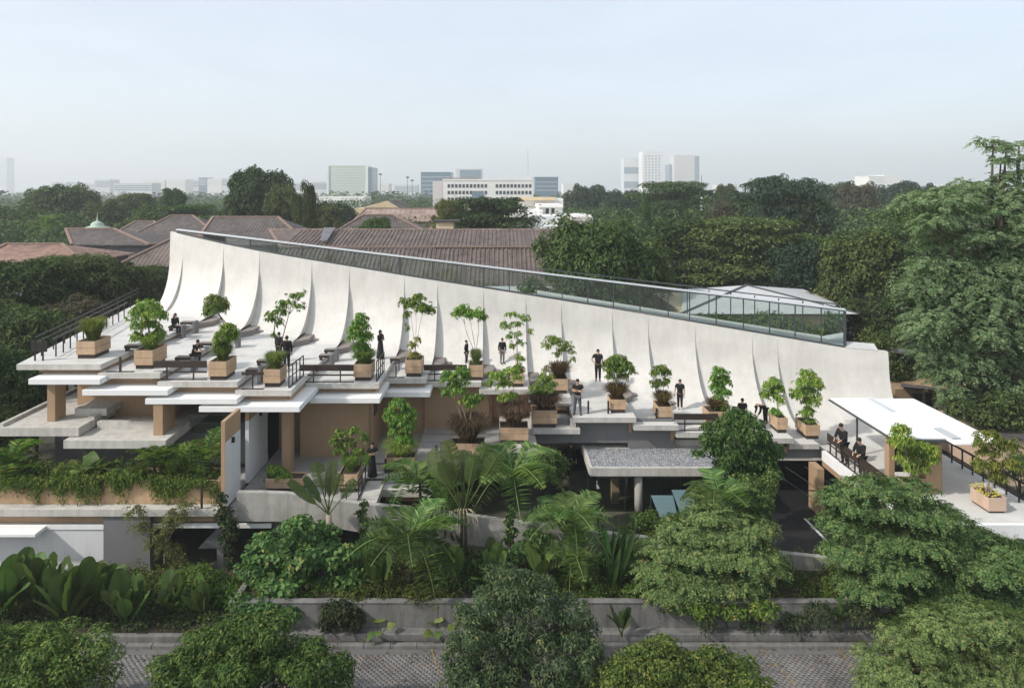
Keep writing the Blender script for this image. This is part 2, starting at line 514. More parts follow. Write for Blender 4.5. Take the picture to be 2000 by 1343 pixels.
# ================================================================== SETTING: ground, street, garden
def big_sheet(name, x0, x1, y0, y1, z, mat, nx=1, ny=1):
    V = [(x0 + (x1 - x0) * i / nx, y0 + (y1 - y0) * j / ny, z) for j in range(ny + 1) for i in range(nx + 1)]
    Fs = [(j * (nx + 1) + i, j * (nx + 1) + i + 1, (j + 1) * (nx + 1) + i + 1, (j + 1) * (nx + 1) + i) for j in range(ny) for i in range(nx)]
    return MB().add(V, Fs).obj(name, mat)


tag(big_sheet('ground', -6000, 6000, -200, 9000, 0.0, M['ground']), kind='structure')
street = big_sheet('street', -60, 60, 4, 25.9, 0.02, plain('street_bed', (0.135, 0.13, 0.124), 0.95, 0.25, 1.0, 0.4, 20))
tag(street, kind='structure')

# brick pavers: real blocks with open joints, one mesh (each under five pixels)
def pavers():
    L, Wd, jt = 0.21, 0.105, 0.012
    v, t, mi = [], [], []
    xs = np.arange(-24, 24, L)
    ys = np.arange(17.2, 25.35, Wd)
    n = 0
    for r, y in enumerate(ys):
        off = (r % 2) * L / 2
        for x in xs:
            x0, x1 = x + off + jt / 2, x + off + L - jt / 2
            y0, y1 = y + jt / 2, y + Wd - jt / 2
            h = 0.055 + random.uniform(-0.006, 0.006)
            e = 0.008
            v += [(x0, y0, 0.02), (x1, y0, 0.02), (x1, y1, 0.02), (x0, y1, 0.02), (x0 + e, y0 + e, h), (x1 - e, y0 + e, h), (x1 - e, y1 - e, h), (x0 + e, y1 - e, h)]
            for q in ((4, 5, 6, 7), (0, 1, 5, 4), (1, 2, 6, 5), (2, 3, 7, 6), (3, 0, 4, 7)):
                t += [(n + q[0], n + q[1], n + q[2]), (n + q[0], n + q[2], n + q[3])]
            n += 8
    m, tr, p = new_mat('brick_paver')
    geo = nd(tr, 'ShaderNodeNewGeometry')
    rp = nd(tr, 'ShaderNodeValToRGB')
    e = rp.color_ramp.elements
    e[0].position, e[0].color = 0.0, (0.150, 0.143, 0.137, 1)
    e[1].position, e[1].color = 1.0, (0.225, 0.215, 0.206, 1)
    q = e.new(0.93); q.color = (0.20, 0.19, 0.18, 1)
    q = e.new(0.97); q.color = (0.215, 0.15, 0.125, 1)
    tr.links.new(geo.outputs['Random Per Island'], rp.inputs['Fac'])
    no = nd(tr, 'ShaderNodeTexNoise', Scale=0.7, Detail=8.0, Roughness=0.7)
    tr.links.new(geo.outputs['Position'], no.inputs['Vector'])
    r2 = nd(tr, 'ShaderNodeValToRGB')
    r2.color_ramp.elements[0].position, r2.color_ramp.elements[0].color = 0.35, (0.55, 0.55, 0.55, 1)
    r2.color_ramp.elements[1].position, r2.color_ramp.elements[1].color = 0.7, (1.1, 1.1, 1.1, 1)
    tr.links.new(no.outputs['Fac'], r2.inputs['Fac'])
    mx = nd(tr, 'ShaderNodeMix', data_type='RGBA', blend_type='MULTIPLY')
    mx.inputs['Factor'].default_value = 1.0
    tr.links.new(rp.outputs['Color'], mx.inputs['A']); tr.links.new(r2.outputs['Color'], mx.inputs['B'])
    tr.links.new(mx.outputs['Result'], p.inputs['Base Color'])
    p.inputs['Roughness'].default_value = 0.85
    o = link('paver', fast_mesh('paver', np.array(v), np.array(t), m), street)
    o['kind'] = 'stuff'
    ln = plain('worn_yellow_paint', (0.30, 0.20, 0.07), 0.9, 0.5, 9, 0.1, 30)
    for px0, py0, px1, py1 in ((1195, 1263, 1265, 1343), (1310, 1263, 1372, 1338), (1480, 1262, 1555, 1338), (1636, 1262, 1672, 1310), (842, 1262, 858, 1320)):
        a, b = on(px0, py0, 0.063), on(px1, py1, 0.063)
        mb = MB()
        k = 22
        for i in range(k):
            if random.random() < 0.35: continue
            p0, p1 = a.lerp(b, i / k), a.lerp(b, (i + 0.85) / k)
            w = Vector((0.028, 0, 0))
            mb.add([p0 - w, p0 + w, p1 + w, p1 - w], [(0, 1, 2, 3)])
        mb.obj('parking_line', ln, street)


pavers()

# kerb and retaining wall of the garden
kb = MB()
x = -32.0
while x < 32:
    kb.box(x, x + 0.985, 25.72, 25.93, 0.0, 0.16)
    x += 1.0
ko = kb.obj('kerb', M['garden_wall'], bevel=0.015)
tag(ko, kind='structure')
gw = empty('garden_wall', (0, 26.6, 0), label='low stained grey concrete retaining wall between the brick street and the garden', cat='wall')
GX = -10.4                                   # the raised bed starts here; to the left the bed is nearly level with the street
MB().box(GX, 32, 0, 0.22, 0, 1.22).obj('wall_face', M['garden_wall'], gw)
MB().box(GX - .03, 32, -0.03, 0.25, 1.223, 1.29).obj('coping', M['garden_wall'], gw, bevel=0.012)
MB().box(GX, 32, -0.42, -0.003, 0, 0.30).obj('plinth', M['garden_wall'], gw, bevel=0.02)
MB().box(GX, GX + .22, 0.253, 3.4, 0, 1.22).obj('side_wall', M['garden_wall'], gw)
for k in range(7):                            # cast joints of the wall face
    MB().box(GX + 2.2 + k * 5.9, GX + 2.23 + k * 5.9, -.004, -.0005, .31, 1.2).obj('cast_joint', M['dark'], gw)
tag(MB().box(GX + .23, 32, 26.83, 30.2, 0.0, 1.02).obj('garden_bed', M['soil']), kind='structure')
tag(MB().box(-32, GX - .02, 26.2, 30.6, 0.0, 0.30).obj('low_garden_bed', M['soil']), kind='structure')
tag(MB().box(-32, GX - .45, 25.95, 26.17, 0.0, 0.36).obj('bed_kerb', M['garden_wall'], bevel=.02), kind='structure')
tag(big_sheet('driveway', 8.5, 30, 29.8, 47, 0.06, M['asphalt']), kind='structure')
a, b = on(1572, 1012, 0.066), on(1615, 1056, 0.066)
wl = MB().add([a + Vector((-.07, 0, 0)), a + Vector((.07, 0, 0)), b + Vector((.07, 0, 0)), b + Vector((-.07, 0, 0))], [(0, 1, 2, 3)])
tag(wl.obj('road_line', M['paint_line']), kind='structure')

# ================================================================== THE TERRACE BUILDING
BX = [-24.5, -23.2, -19.48, -16.57, -12.75, -10.1, -6.26, -4.0, -0.9, 1.95, 4.3, 7.62, 9.95, 12.9, 16.4, 17.95, 24.5]   # bay edges along x
ST = 0.4275
BZ = [8.75, 8.75] + [8.75 - ST * k for k in range(1, 15)]                                                              # floor height of each bay
FY = [33.6, 33.6, 33.6, 33.6, 33.6, 36.3, 38.8, 39.6, 39.6, 39.5, 37.3, 37.3, 37.4, 37.7, 38.0, 29.8]                  # front edge of each bay
TOPX = [-27, -23.2, -19.5, -16.57, -12.75, -10, -6, 0, 5, 10, 17, 24.6]
TOPY = [52.6, 50.4, 48.6, 47.6, 47.0, 46.7, 46.1, 45.7, 45.3, 44.8, 43.7, 42.6]


def ytop(x): return float(np.interp(x, TOPX, TOPY))


def ztop(x):
    # the straight sloping top edge, fixed by its two ends
    return float(np.interp(x, [-24.7, 22.0, 24.5], [14.24, 7.36, 7.22]))


B = empty('terrace_building', (0, 33.6, 0), label='concrete building whose stepped roof terraces sweep up into a curved white skate-ramp wall', cat='building')
B.location = (0, 0, 0)

AY, BZH = 2.9, 3.7        # depth and height of the curve


def ramp_pt(x, u, th, zi, shift=1.0):
    """th 0..1 along the curve from floor to upright"""
    a = th * math.pi / 2
    yt = ytop(x)
    lim = max(0.8, min(BZH, ztop(x) - zi - 0.5))
    y = yt - AY + AY * math.sin(a) - shift * (0.50 if x < -3 else 0.26) * u * math.cos(a) ** 1.25
    z = zi + lim * (1 - math.cos(a))
    return (x, y, z)


NT = 22
for i in range(16):
    x0, x1, zi = BX[i], BX[i + 1], BZ[i]
    nu = 7
    vs, fs = [], []
    rows = NT + 4
    for a in range(nu + 1):
        u = a / nu
        x = x0 + (x1 - x0) * u
        for k in range(NT + 1):
            vs.append(ramp_pt(x, u, k / NT, zi, 1.0 if i < 15 else 0.0))
        top = vs[-1]
        for k in range(1, 5):
            f = k / 4
            vs.append((x, top[1] + 0.10 * f, top[2] + (ztop(x) - top[2]) * f))
    n = NT + 5
    for a in range(nu):
        for k in range(n - 1):
            fs.append((a * n + k, (a + 1) * n + k, (a + 1) * n + k + 1, a * n + k + 1))
    mb = MB().add(vs, fs)
    bay = mb.obj('ramp_panel', M['ramp'], B, smooth=True)
    # the fin: the upright side face where this bay stands forward of the next one
    if i < 15:
        zn = BZ[i + 1]
        pv, qv = [], []
        for k in range(NT + 1):
            pv.append(ramp_pt(x1 + 0.0, 1.0, k / NT, zi))
            qv.append(ramp_pt(x1 + 0.0, 0.0, k / NT, zn))
        fv = pv + qv
        ff = [(k, k + 1, NT + 1 + k + 1, NT + 1 + k) for k in range(NT)]
        b0 = len(fv)
        MB().add(fv, ff).obj('ramp_fin', M['ramp'], B)

# back of the wall and its top
vs, fs = [], []
nn = 40
for k in range(nn + 1):
    x = BX[0] + (BX[-1] - BX[0]) * k / nn
    y, z = ytop(x) + 0.10, ztop(x)
    vs += [(x, y, z), (x, y + 0.35, z), (x, y + 0.35, 0)]
for k in range(nn):
    a = k * 3
    fs += [(a, a + 3, a + 4, a + 1), (a + 1, a + 4, a + 5, a + 2)]
MB().add(vs, fs).obj('ramp_back', M['ramp'], B)
for side, i in ((BX[0], 0), (BX[-1], 15)):
    prof = [ramp_pt(side, 0.0, k / NT, BZ[i]) for k in range(NT + 1)] + [(side, ytop(side) + 0.1, ztop(side)), (side, ytop(side) + 0.45, ztop(side)), (side, ytop(side) + 0.45, BZ[i] - 0.3), (side, ytop(side) - AY, BZ[i] - 0.3)]
    MB().add(prof, [tuple(range(len(prof)))]).obj('ramp_end', M['ramp'], B)

# terrace floors: a slab with a proud concrete lip, tan upstand below
SLAB = 0.26
for i in range(1, 16):
    x0, x1, z, fy = BX[i], BX[i + 1], BZ[i], FY[i]
    if i == 1:
        poly = [(-23.62, fy), (x1, fy), (x1, ytop(x1) - 1.2), (-23.2, 52.5), (-27.4, 52.5)]
    elif i == 15:
        poly = [(18.3, fy), (24.75, fy), (24.75, 43), (18.3, 43)]
    else:
        poly = [(x0 - 0.12, fy), (x1, fy), (x1, ytop(x1) - 0.2), (x0 - 0.12, ytop(x0) - 0.2)]
    MB().prism(poly, z - SLAB, z).obj('terrace_slab', M['floor'] if i not in (15,) else M['floor'], B)
    # concrete front lip, a separate pour
    if i < 15:
        MB().box(poly[0][0] + 0.0, x1 + 0.003, fy - 0.03, fy - 0.002, z - SLAB - 0.01, z + 0.004).obj('slab_edge', M['slab'], B)
    # tan upstand along the step down to the next bay
    if 1 <= i < 15:
        MB().box(x1 - 0.30, x1 - 0.14, min(fy + 0.5, FY[i + 1] + 0.5) if FY[i + 1] < 37 and i < 9 else fy + 0.5, ytop(x1) - 1.6, z - 1.0, z - SLAB - 0.002).obj('step_riser', M['tan'], B)

# saw-cut joints across the terrace floors, drip stains under the slab lips
for i in range(1, 15):
    x0 = BX[i] if i > 1 else -23.3
    for yy in (FY[i] + 2.6, FY[i] + 5.2):
        if yy < ytop(BX[i + 1]) - 4:
            MB().box(x0, BX[i + 1] - .02, yy, yy + .018, BZ[i] + .0005, BZ[i] + .003).obj('floor_joint', M['step'], B)
# fascia bands and white canopies under the first six terraces
CAN = [  # bay, x0, x1, front y, top z, band x0, band x1, band y, right return depth
    (1, -22.65, -19.18, 33.0, 8.19, -22.9, -19.75, 34.15),
    (2, -20.05, -15.90, 33.0, 7.66, -19.75, -16.95, 34.15),
    (3, -17.0, -12.55, 33.0, 7.24, -16.95, -13.05, 34.15),
    (4, -14.4, -9.53, 33.0, 6.86, -13.05, -10.45, 34.15),
    (5, -9.8, -6.1, 35.65, 6.46, -10.45, -6.60, 36.85),
    (6, -6.4, -3.72, 38.1, 6.04, -6.60, -4.30, 39.35),
]
for i, x0, x1, fy, zt, bx0, bx1, by in CAN:
    MB().box(x0, x1, fy, fy + (4.5 if i in (4, 5) else 3.4), zt - 0.27, zt).obj('canopy', M['white'], B, bevel=0.01)
    MB().box(bx0, bx1, by, by + 0.25, zt + 0.003, BZ[i] - SLAB - 0.012).obj('fascia_band', M['tan'], B)
    nxt_y = CAN[i][7] if i < 6 else by + 3
    MB().box(bx1 - 0.25, bx1 - 0.004, by + 0.253, max(nxt_y, by + 2.5) + 0.6, zt + 0.003, BZ[i] - SLAB - 0.012).obj('fascia_return', M['tan'], B)

# upper storey (under terraces 1 to 9): floors, walls, columns
def wall(name, mat, x0, x1, y0, y1, z0, z1, bevel=0):
    return MB().box(x0, x1, y0, y1, z0, z1).obj(name, M[mat], B, bevel=bevel)


# left balcony slabs
MB().prism([(-23.95, 32.8), (-20.1, 32.8), (-20.1, 37.8), (-24.05, 37.8)], 5.50, 5.90).obj('balcony_slab', M['slab'], B)
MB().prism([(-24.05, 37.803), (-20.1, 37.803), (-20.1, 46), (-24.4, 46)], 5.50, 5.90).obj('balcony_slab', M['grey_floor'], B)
MB().prism([(-24.0, 32.95), (-23.82, 32.95), (-24.0, 46), (-24.2, 46)], 5.903, 6.06).obj('balcony_kerb', M['slab'], B)
wall('low_ledge', 'slab', -21.35, -19.75, 34.55, 37.0, 5.903, 6.27)
wall('low_ledge', 'slab', -20.35, -20.05, 34.0, 37.0, 5.55, 6.05)
MB().prism([(-20.55, 32.37), (-15.7, 32.37), (-15.7, 37.6), (-20.05, 37.6), (-20.05, 34.6), (-20.55, 34.6)], 5.07, 5.45).obj('balcony_slab', M['slab'], B)
wall('low_ledge', 'slab', -19.85, -16.95, 33.9, 34.25, 5.453, 5.83)
wall('column', 'tan', -22.2, -21.8, 33.7, 34.55, 5.903, 7.92, 0.01)
wall('column', 'tan', -16.63, -16.17, 33.05, 34.3, 5.453, 6.97, 0.01)
wall('column', 'tan', -10.9, -10.47, 34.6, 35.3, 2.9, 6.59, 0.01)
wall('room_wall', 'tan', -22.3, -20.6, 36.3, 36.6, 5.903, 8.0)
wall('room_wall', 'tan', -20.62, -17.0, 35.9, 36.1, 5.453, 7.7)
wall('room_wall', 'tan', -17.0, -16.8, 34.9, 41, 5.453, 7.6)
wall('room_wall', 'dark', -16.8, -13.0, 41, 41.2, 4.9, 7.0)  # near-black back wall, the room's darkness painted into it
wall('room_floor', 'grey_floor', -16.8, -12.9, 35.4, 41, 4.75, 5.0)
wall('low_wall', 'grey', -15.6, -12.4, 35.2, 35.35, 3.2, 5.35)
# fin wall with the door
wall('fin_wall', 'tan', -12.36, -12.18, 30.62, 32.45, 5.98, 6.95)
wall('fin_wall', 'tan', -12.36, -12.18, 30.60, 30.63, 3.0, 6.95)
wall('fin_wall', 'white_wall', -12.36, -12.18, 30.633, 32.45, 3.0, 5.977)
wall('fin_wall', 'tan', -12.36, -12.18, 33.55, 36.3, 5.98, 6.6)
wall('fin_wall', 'white_wall', -12.36, -12.18, 33.55, 36.3, 2.93, 5.977)
dr = MB().box(-12.75, -12.7, 32.45, 33.55, 3.0, 5.4).obj('door', M['white_wall'], B)
MB().box(-12.697, -12.66, 32.6, 32.72, 3.95, 4.15).obj('handle', M['steel'], dr)
MB().box(-12.697, -12.66, 32.6, 32.8, 3.2, 3.32).obj('door_stop', M['steel'], dr)
for yy, zz in ((31.35, 5.72), (35.0, 5.75)):
    MB().box(-12.177, -12.06, yy, yy + 0.12, zz, zz + 0.24).obj('wall_light', M['steel'], B)
MB().box(-12.697, -12.6, 33.0, 33.2, 5.0, 5.12).obj('wall_light', M['steel'], B)
# first floor terrace
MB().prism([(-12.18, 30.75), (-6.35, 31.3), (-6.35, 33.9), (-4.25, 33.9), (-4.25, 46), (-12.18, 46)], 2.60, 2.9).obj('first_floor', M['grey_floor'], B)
wall('room_wall', 'tan', -12.18, -10.9, 38.2, 38.4, 2.9, 6.7)
wall('room_wall', 'tan', -10.63, -6.92, 36.9, 37.1, 2.9, 6.4)
wall('room_wall', 'tan', -6.92, -6.75, 37.103, 40.4, 2.9, 6.4)
wn = MB().box(-6.747, -6.70, 37.5, 38.4, 4.9, 6.2).obj('window', M['glass_dark'], B)
wall('room_wall', 'tan', -6.75, -4.3, 40.45, 40.6, 2.9, 6.4)
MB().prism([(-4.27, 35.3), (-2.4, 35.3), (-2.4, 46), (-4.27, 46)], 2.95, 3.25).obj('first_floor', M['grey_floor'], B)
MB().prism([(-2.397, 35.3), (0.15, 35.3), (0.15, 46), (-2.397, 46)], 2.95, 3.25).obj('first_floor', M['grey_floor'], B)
for x0, x1 in ((-4.27, -2.9), (-2.895, -1.55), (-1.545, -0.45)):
    wall('wall_panel', 'tan', x0, x1, 40.3, 40.5, 3.253, 5.92)
wall('room_wall', 'tan', -0.44, -0.3, 40.5, 42.0, 3.253, 5.92)
wall('room_wall', 'tan', -0.3, 1.6, 41.2, 41.4, 3.253, 5.5)
wall('room_wall', 'tan', 1.44, 1.6, 40.1, 41.2, 3.9, 5.49)
# stepped floors towards the right
for k, yy in enumerate((36.7, 38.1, 39.4)):
    wall('floor_joint', 'steel', -4.27, 0.15, yy, yy + 0.03, 3.253, 3.256)
wall('stepped_slab', 'slab', 0.16, 2.12, 35.65, 44, 3.60, 3.9)
wall('stepped_slab', 'slab', 1.95, 4.55, 37.2, 44, 4.03, 4.3)
wall('low_post', 'slab', 4.05, 4.35, 37.45, 37.75, 4.303, 4.75)
wall('step_wall', 'tan', 2.4, 4.1, 39.55, 39.8, 4.6, 5.06)
wall('step_wall', 'slab', 3.3, 4.3, 39.2, 41, 4.95, 5.07)
# grey upper wall on the right with panel joints
for x0, x1, z0 in ((2.2, 4.29, 3.3), (4.3, 6.1, 3.3), (6.105, 7.3, 3.3), (7.305, 9.9, 3.0)):
    wall('grey_panel', 'grey', x0, x1, 37.9, 38.1, z0, 4.62)
wall('roof_back', 'slab', 9.9, 16.4, 38.2, 38.4, 3.0, 3.35)
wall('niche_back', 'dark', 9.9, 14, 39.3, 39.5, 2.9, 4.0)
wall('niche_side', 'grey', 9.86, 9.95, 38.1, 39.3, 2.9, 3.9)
wall('edge_beam', 'grey', 14.3, 18.2, 38.3, 38.6, 2.3, 2.92)
wall('edge_beam', 'slab', 13.6, 18.2, 38.2, 38.29, 2.2, 2.3)
# near-black walls behind everything: the interior's shade is put into their colour
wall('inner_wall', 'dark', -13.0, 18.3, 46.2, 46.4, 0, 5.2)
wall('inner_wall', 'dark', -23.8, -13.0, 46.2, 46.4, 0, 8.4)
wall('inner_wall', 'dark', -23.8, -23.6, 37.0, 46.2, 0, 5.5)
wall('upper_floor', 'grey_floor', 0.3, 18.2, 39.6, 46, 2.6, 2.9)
# gravel roof canopy
cx0, cx1, cy0, cy1 = 4.83, 12.6, 35.2, 38.6
gr = MB().box(cx0, cx1, cy0, cy1, 2.62, 2.97).obj('porch_roof', M['slab'], B)
MB().box(cx0 - 0.02, cx1, cy0 - 0.05, cy0 + 0.12, 2.60, 3.02).obj('roof_edge', M['slab'], gr)
MB().box(cx0 - 0.05, cx0 + 0.12, cy0 + 0.123, cy1, 2.60, 3.02).obj('roof_edge', M['slab'], gr)
def gravel():
    n = 15000
    c = np.stack([RNG.uniform(cx0 + .14, cx1, n), RNG.uniform(cy0 + .14, 37.88, n), np.full(n, 2.985)], 1)
    r = RNG.uniform(0.022, 0.05, n)
    base = np.array([(1, 0, 0), (-.5, .87, 0), (-.5, -.87, 0), (.1, .1, .9)])
    ang = RNG.uniform(0, 6.28, n)
    ca, sa = np.cos(ang), np.sin(ang)
    bx = base[None, :, 0] * ca[:, None] - base[None, :, 1] * sa[:, None]
    by = base[None, :, 0] * sa[:, None] + base[None, :, 1] * ca[:, None]
    bz = np.repeat(base[None, :, 2], n, 0)
    V = np.stack([bx, by, bz], 2) * r[:, None, None] + c[:, None, :]
    T = np.array([(0, 1, 3), (1, 2, 3), (2, 0, 3)])
    T = (T[None] + (np.arange(n) * 4)[:, None, None]).reshape(-1, 3)
    m, tr, p = new_mat('grey_gravel')
    geo = nd(tr, 'ShaderNodeNewGeometry')
    rp = nd(tr, 'ShaderNodeValToRGB')
    e = rp.color_ramp.elements
    e[0].color = (0.10, 0.105, 0.115, 1); e[1].color = (0.50, 0.50, 0.50, 1)
    q = e.new(0.6); q.color = (0.26, 0.27, 0.285, 1)
    tr.links.new(geo.outputs['Random Per Island'], rp.inputs['Fac'])
    tr.links.new(rp.outputs['Color'], p.inputs['Base Color'])
    o = link('gravel', fast_mesh('gravel', V.reshape(-1, 3), T, m), gr)
    o['kind'] = 'stuff'
gravel()
wall('porch_beam', 'grey', 5.3, 13, 35.9, 36.15, 2.2, 2.618)
MB().tube([(7.4, 35.6, 0.06), (7.4, 35.6, 2.60)], 0.21, 20).obj('round_column', M['parapet'], B, smooth=True)
wall('column', 'tan', 6.35, 6.75, 37.6, 38.0, 0.06, 2.6)
# columns beside the driveway
wall('column', 'tan', 17.05, 17.42, 36.3, 37.3, 0.07, 2.5)
for k in range(3):
    a, b = Vector((14.8 + k * 1.1, 37.6, 2.1)), Vector((16.2 + k * 1.0, 34.9, 1.55))
    MB().tube([a, b], 0.014, 6).obj('pipe', M['alu'], B)
wall('pipe', 'alu', 16.5, 18.4, 36.0, 36.05, 1.45, 1.5)

# ---- lower left: planter slab, white wall, grey block, dark opening
XL = -26
MB().box(XL, -12.36, 30.6, 33, 2.70, 3.0).obj('planter_slab', M['slab'], B)
wall('under_band', 'tan', XL, -17.7, 31.05, 31.3, 2.2, 2.69)
wall('under_band', 'tan', -15.6, -10.3, 31.05, 31.3, 2.25, 2.66)
MB().box(XL, -17.72, 30.85, 31.02, 1.98, 2.195).obj('wall_cap', M['white'], B, bevel=0.01)
wall('white_wall', 'white_wall', XL, -17.72, 30.9, 31.03, 0, 1.975)
MB().box(XL, -20.35, 30.1, 30.9, 2.02, 2.16).obj('door_canopy', M['white'], B, bevel=0.01)
wall('grey_block', 'grey', -17.7, -15.6, 30.72, 32.8, 0, 2.69)
MB().box(-15.58, -10.2, 30.9, 31.02, 2.02, 2.22).obj('opening_canopy', M['white'], B, bevel=0.01)
wall('pillar', 'grey', -12.75, -12.35, 31.1, 31.5, 0, 2.2)
wall('pillar', 'grey', -10.2, -9.5, 31.1, 31.5, 0, 2.2)
MB().add([(-13.7, 31.3, 0.9), (-12.75, 31.3, 0.9), (-12.75, 31.3, 1.9), (-13.7, 31.4, 0.9), (-12.75, 31.4, 0.9), (-12.75, 31.4, 1.9)], [(0, 1, 2), (5, 4, 3), (0, 2, 5, 3)]).obj('stair_side', M['grey'], B)
wall('inner_wall', 'dark', -23, -4, 34.0, 34.2, 0, 2.55)  # near-black, so the shade inside the opening is in the wall colour
wall('balcony_wall', 'grey', -23.3, -20.4, 36.0, 36.2, 3.0, 5.5)
wall('balcony_wall', 'grey', -20.4, -15.0, 35.3, 35.5, 3.0, 5.06)
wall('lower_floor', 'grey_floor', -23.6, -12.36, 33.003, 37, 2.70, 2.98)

# ---- sweeping concrete parapet of the ramp in front
par = [(462, 962, 1018, 30.55), (510, 962, 1018, 30.6), (560, 964, 1018, 30.6), (605, 970, 1023, 30.58), (650, 977, 1030, 30.5), (720, 986, 1042, 30.4), (780, 991, 1050, 30.3), (840, 997, 1057, 30.2), (950, 1012, 1068, 30.0), (1080, 1028, 1084, 29.8),
       (1220, 1046, 1100, 29.6), (1400, 1066, 1122, 29.4), (1540, 1082, 1134, 29.3), (1650, 1094, 1146, 29.2), (1800, 1112, 1164, 29.1)]
vs, fs = [], []
for px, a, b, Y in par:
    p, q = at(px, a, Y), at(px, b, Y)
    vs += [p, q, (q.x, Y + 0.28, q.z), (p.x, Y + 0.28, p.z)]
for k in range(len(par) - 1):
    a = k * 4
    fs += [(a, a + 1, a + 5, a + 4), (a + 1, a + 2, a + 6, a + 5), (a + 3, a + 7, a + 6, a + 2), (a, a + 4, a + 7, a + 3)]
fs += [(0, 3, 2, 1), (len(vs) - 4, len(vs) - 3, len(vs) - 2, len(vs) - 1)]
MB().add(vs, fs).obj('ramp_parapet', M['parapet'], B)
# small planted pit beside the first floor
wall('pit_rim', 'slab', -6.34, -5.55, 31.4, 33.87, 2.55, 2.9)
wall('pit_rim', 'slab', -5.547, -3.4, 33.2, 33.87, 2.40, 2.75)
wall('pit_wall', 'tan', -5.5, -3.4, 33.88, 34.0, 1.9, 2.58)
wall('pit_rim', 'slab', -3.6, -3.2, 31.8, 34.9, 1.9, 2.5)

# ---- right terrace: ramp edge and tan kiosk under the white sheets
MB().prism([(18.1, 29.8), (18.3, 29.8), (18.3, 38), (18.1, 38)], 2.30, 2.83).obj('deck_edge', M['white'], B)
MB().prism([(18.12, 30), (18.28, 30), (18.28, 38), (18.12, 38)], 2.0, 2.297).obj('deck_edge', M['tan'], B)
MB().box(18.3, 24.75, 29.6, 29.797, 2.2, 2.80).obj('deck_front', M['white'], B)
MB().box(18.4, 24.6, 30.0, 30.2, 0, 2.5).obj('deck_wall', M['grey'], B)
kp = [(19.15, 33.3), (19.42, 33.3), (19.42, 33.7), (19.15, 33.7)]
MB().prism(kp, 2.775, 5.1).obj('kiosk_wall', M['tan'], B)
arc = [(21.0 + 0.62 * math.cos(t), 33.3 + 0.62 * math.sin(t)) for t in np.linspace(-math.pi / 2, math.pi / 2, 14)]
MB().prism([(20.55, 32.68)] + arc + [(20.55, 33.92)], 2.775, 5.1).obj('kiosk_wall', M['tan'], B, smooth=False)
MB().box(19.45, 20.55, 32.7, 33.0, 2.775, 3.5).obj('kiosk_counter', M['tan'], B)
MB().box(19.46, 20.54, 33.5, 33.56, 3.5, 5.0).obj('kiosk_window', M['glass_dark'], B)
# ================================================================== THINGS FIXED TO THE BUILDING
# white sheet canopy on the right terrace
wc = empty('white_canopy', (21, 36, 5.3), label='large white sheet canopy in two sloping leaves over the right-hand deck', cat='canopy')
def rel(o, x, y, z): return (x - o.location.x, y - o.location.y, z - o.location.z)
def sheet(x0, x1, y0, y1, z0, z1, th, mat, parent, name):
    o = parent.location
    vs = []
    for z, y in ((z0, y0), (z1, y1)):
        for x in (x0, x1):
            vs += [(x - o.x, y - o.y, z - o.z), (x - o.x, y - o.y, z - o.z - th)]
    return MB().add(vs, [(0, 2, 6, 4), (1, 5, 7, 3), (0, 1, 3, 2), (4, 6, 7, 5), (0, 4, 5, 1), (2, 3, 7, 6)]).obj(name, M[mat], parent)
sheet(19.1, 21.55, 32.8, 39.1, 5.42, 5.42, 0.06, 'white_sheet', wc, 'roof_sheet')
sheet(21.62, 23.95, 32.2, 39.2, 5.36, 5.36, 0.06, 'white_sheet', wc, 'roof_sheet')
MB().box(19.0 - 21, 19.16 - 21, -3.3, 3.1, -0.02, 0.045).obj('edge_channel', M['alu'], wc)
for x0, x1, y0, y1 in ((21.15, 21.5, 36.6, 39.0), (21.85, 22.3, 32.75, 34.2)):
    sheet(x0, x1, y0, y1, 5.435, 5.435, 0.01, 'alu_light', wc, 'slot_cover')
MB().box(19.1 - 21, 21.55 - 21, -3.32, -3.205, -0.08, 0.05).obj('gutter', M['alu'], wc)
MB().tube([(19.75 - 21, 37.4 - 36, -0.0), (19.75 - 21, 37.4 - 36, 2.775 - 5.3)], 0.055, 8).obj('post', M['alu'], wc)
MB().tube([(23.6 - 21, 38.4 - 36, -0.0), (23.6 - 21, 38.4 - 36, 2.775 - 5.3)], 0.055, 8).obj('post', M['alu'], wc)

# glass parapet along the sloping top of the wall: a wedge that opens to the right
gp = empty('glass_parapet', (0, 46, 8), label='sloping glass parapet with grey frame along the top edge of the curved wall', cat='parapet')
O = gp.location
xs = [XX(px, 44.5 + 0) for px in (348, 398, 450, 500, 551, 602, 652, 702, 743, 778)]
def gtop(x):    # top rail height over x
    px = CX + x / ytop(x) * F
    py = 449 + (px - 345) * (605 - 449) / (1655 - 345)
    return H - (py - CY) / F * (ytop(x) + 0.25)
bot = lambda x: ztop(x) + 0.005
posts_px = [398, 440, 489, 540, 590, 641, 692, 743, 781, 845, 893, 944, 995, 1048, 1098, 1148, 1198, 1250, 1305, 1347, 1399, 1452, 1503, 1553, 1604, 1650]
def x_of(px):
    x = (px - CX) / F * 45
    for _ in range(4): x = (px - CX) / F * (ytop(x) + 0.25)
    return x
pxs = [x_of(p) for p in posts_px]
x_a, x_b = x_of(346), pxs[-1]
def P(x, z, dy=0.25): return Vector((x - O.x, ytop(x) + dy - O.y, z - O.z))
seg = [x_a] + pxs
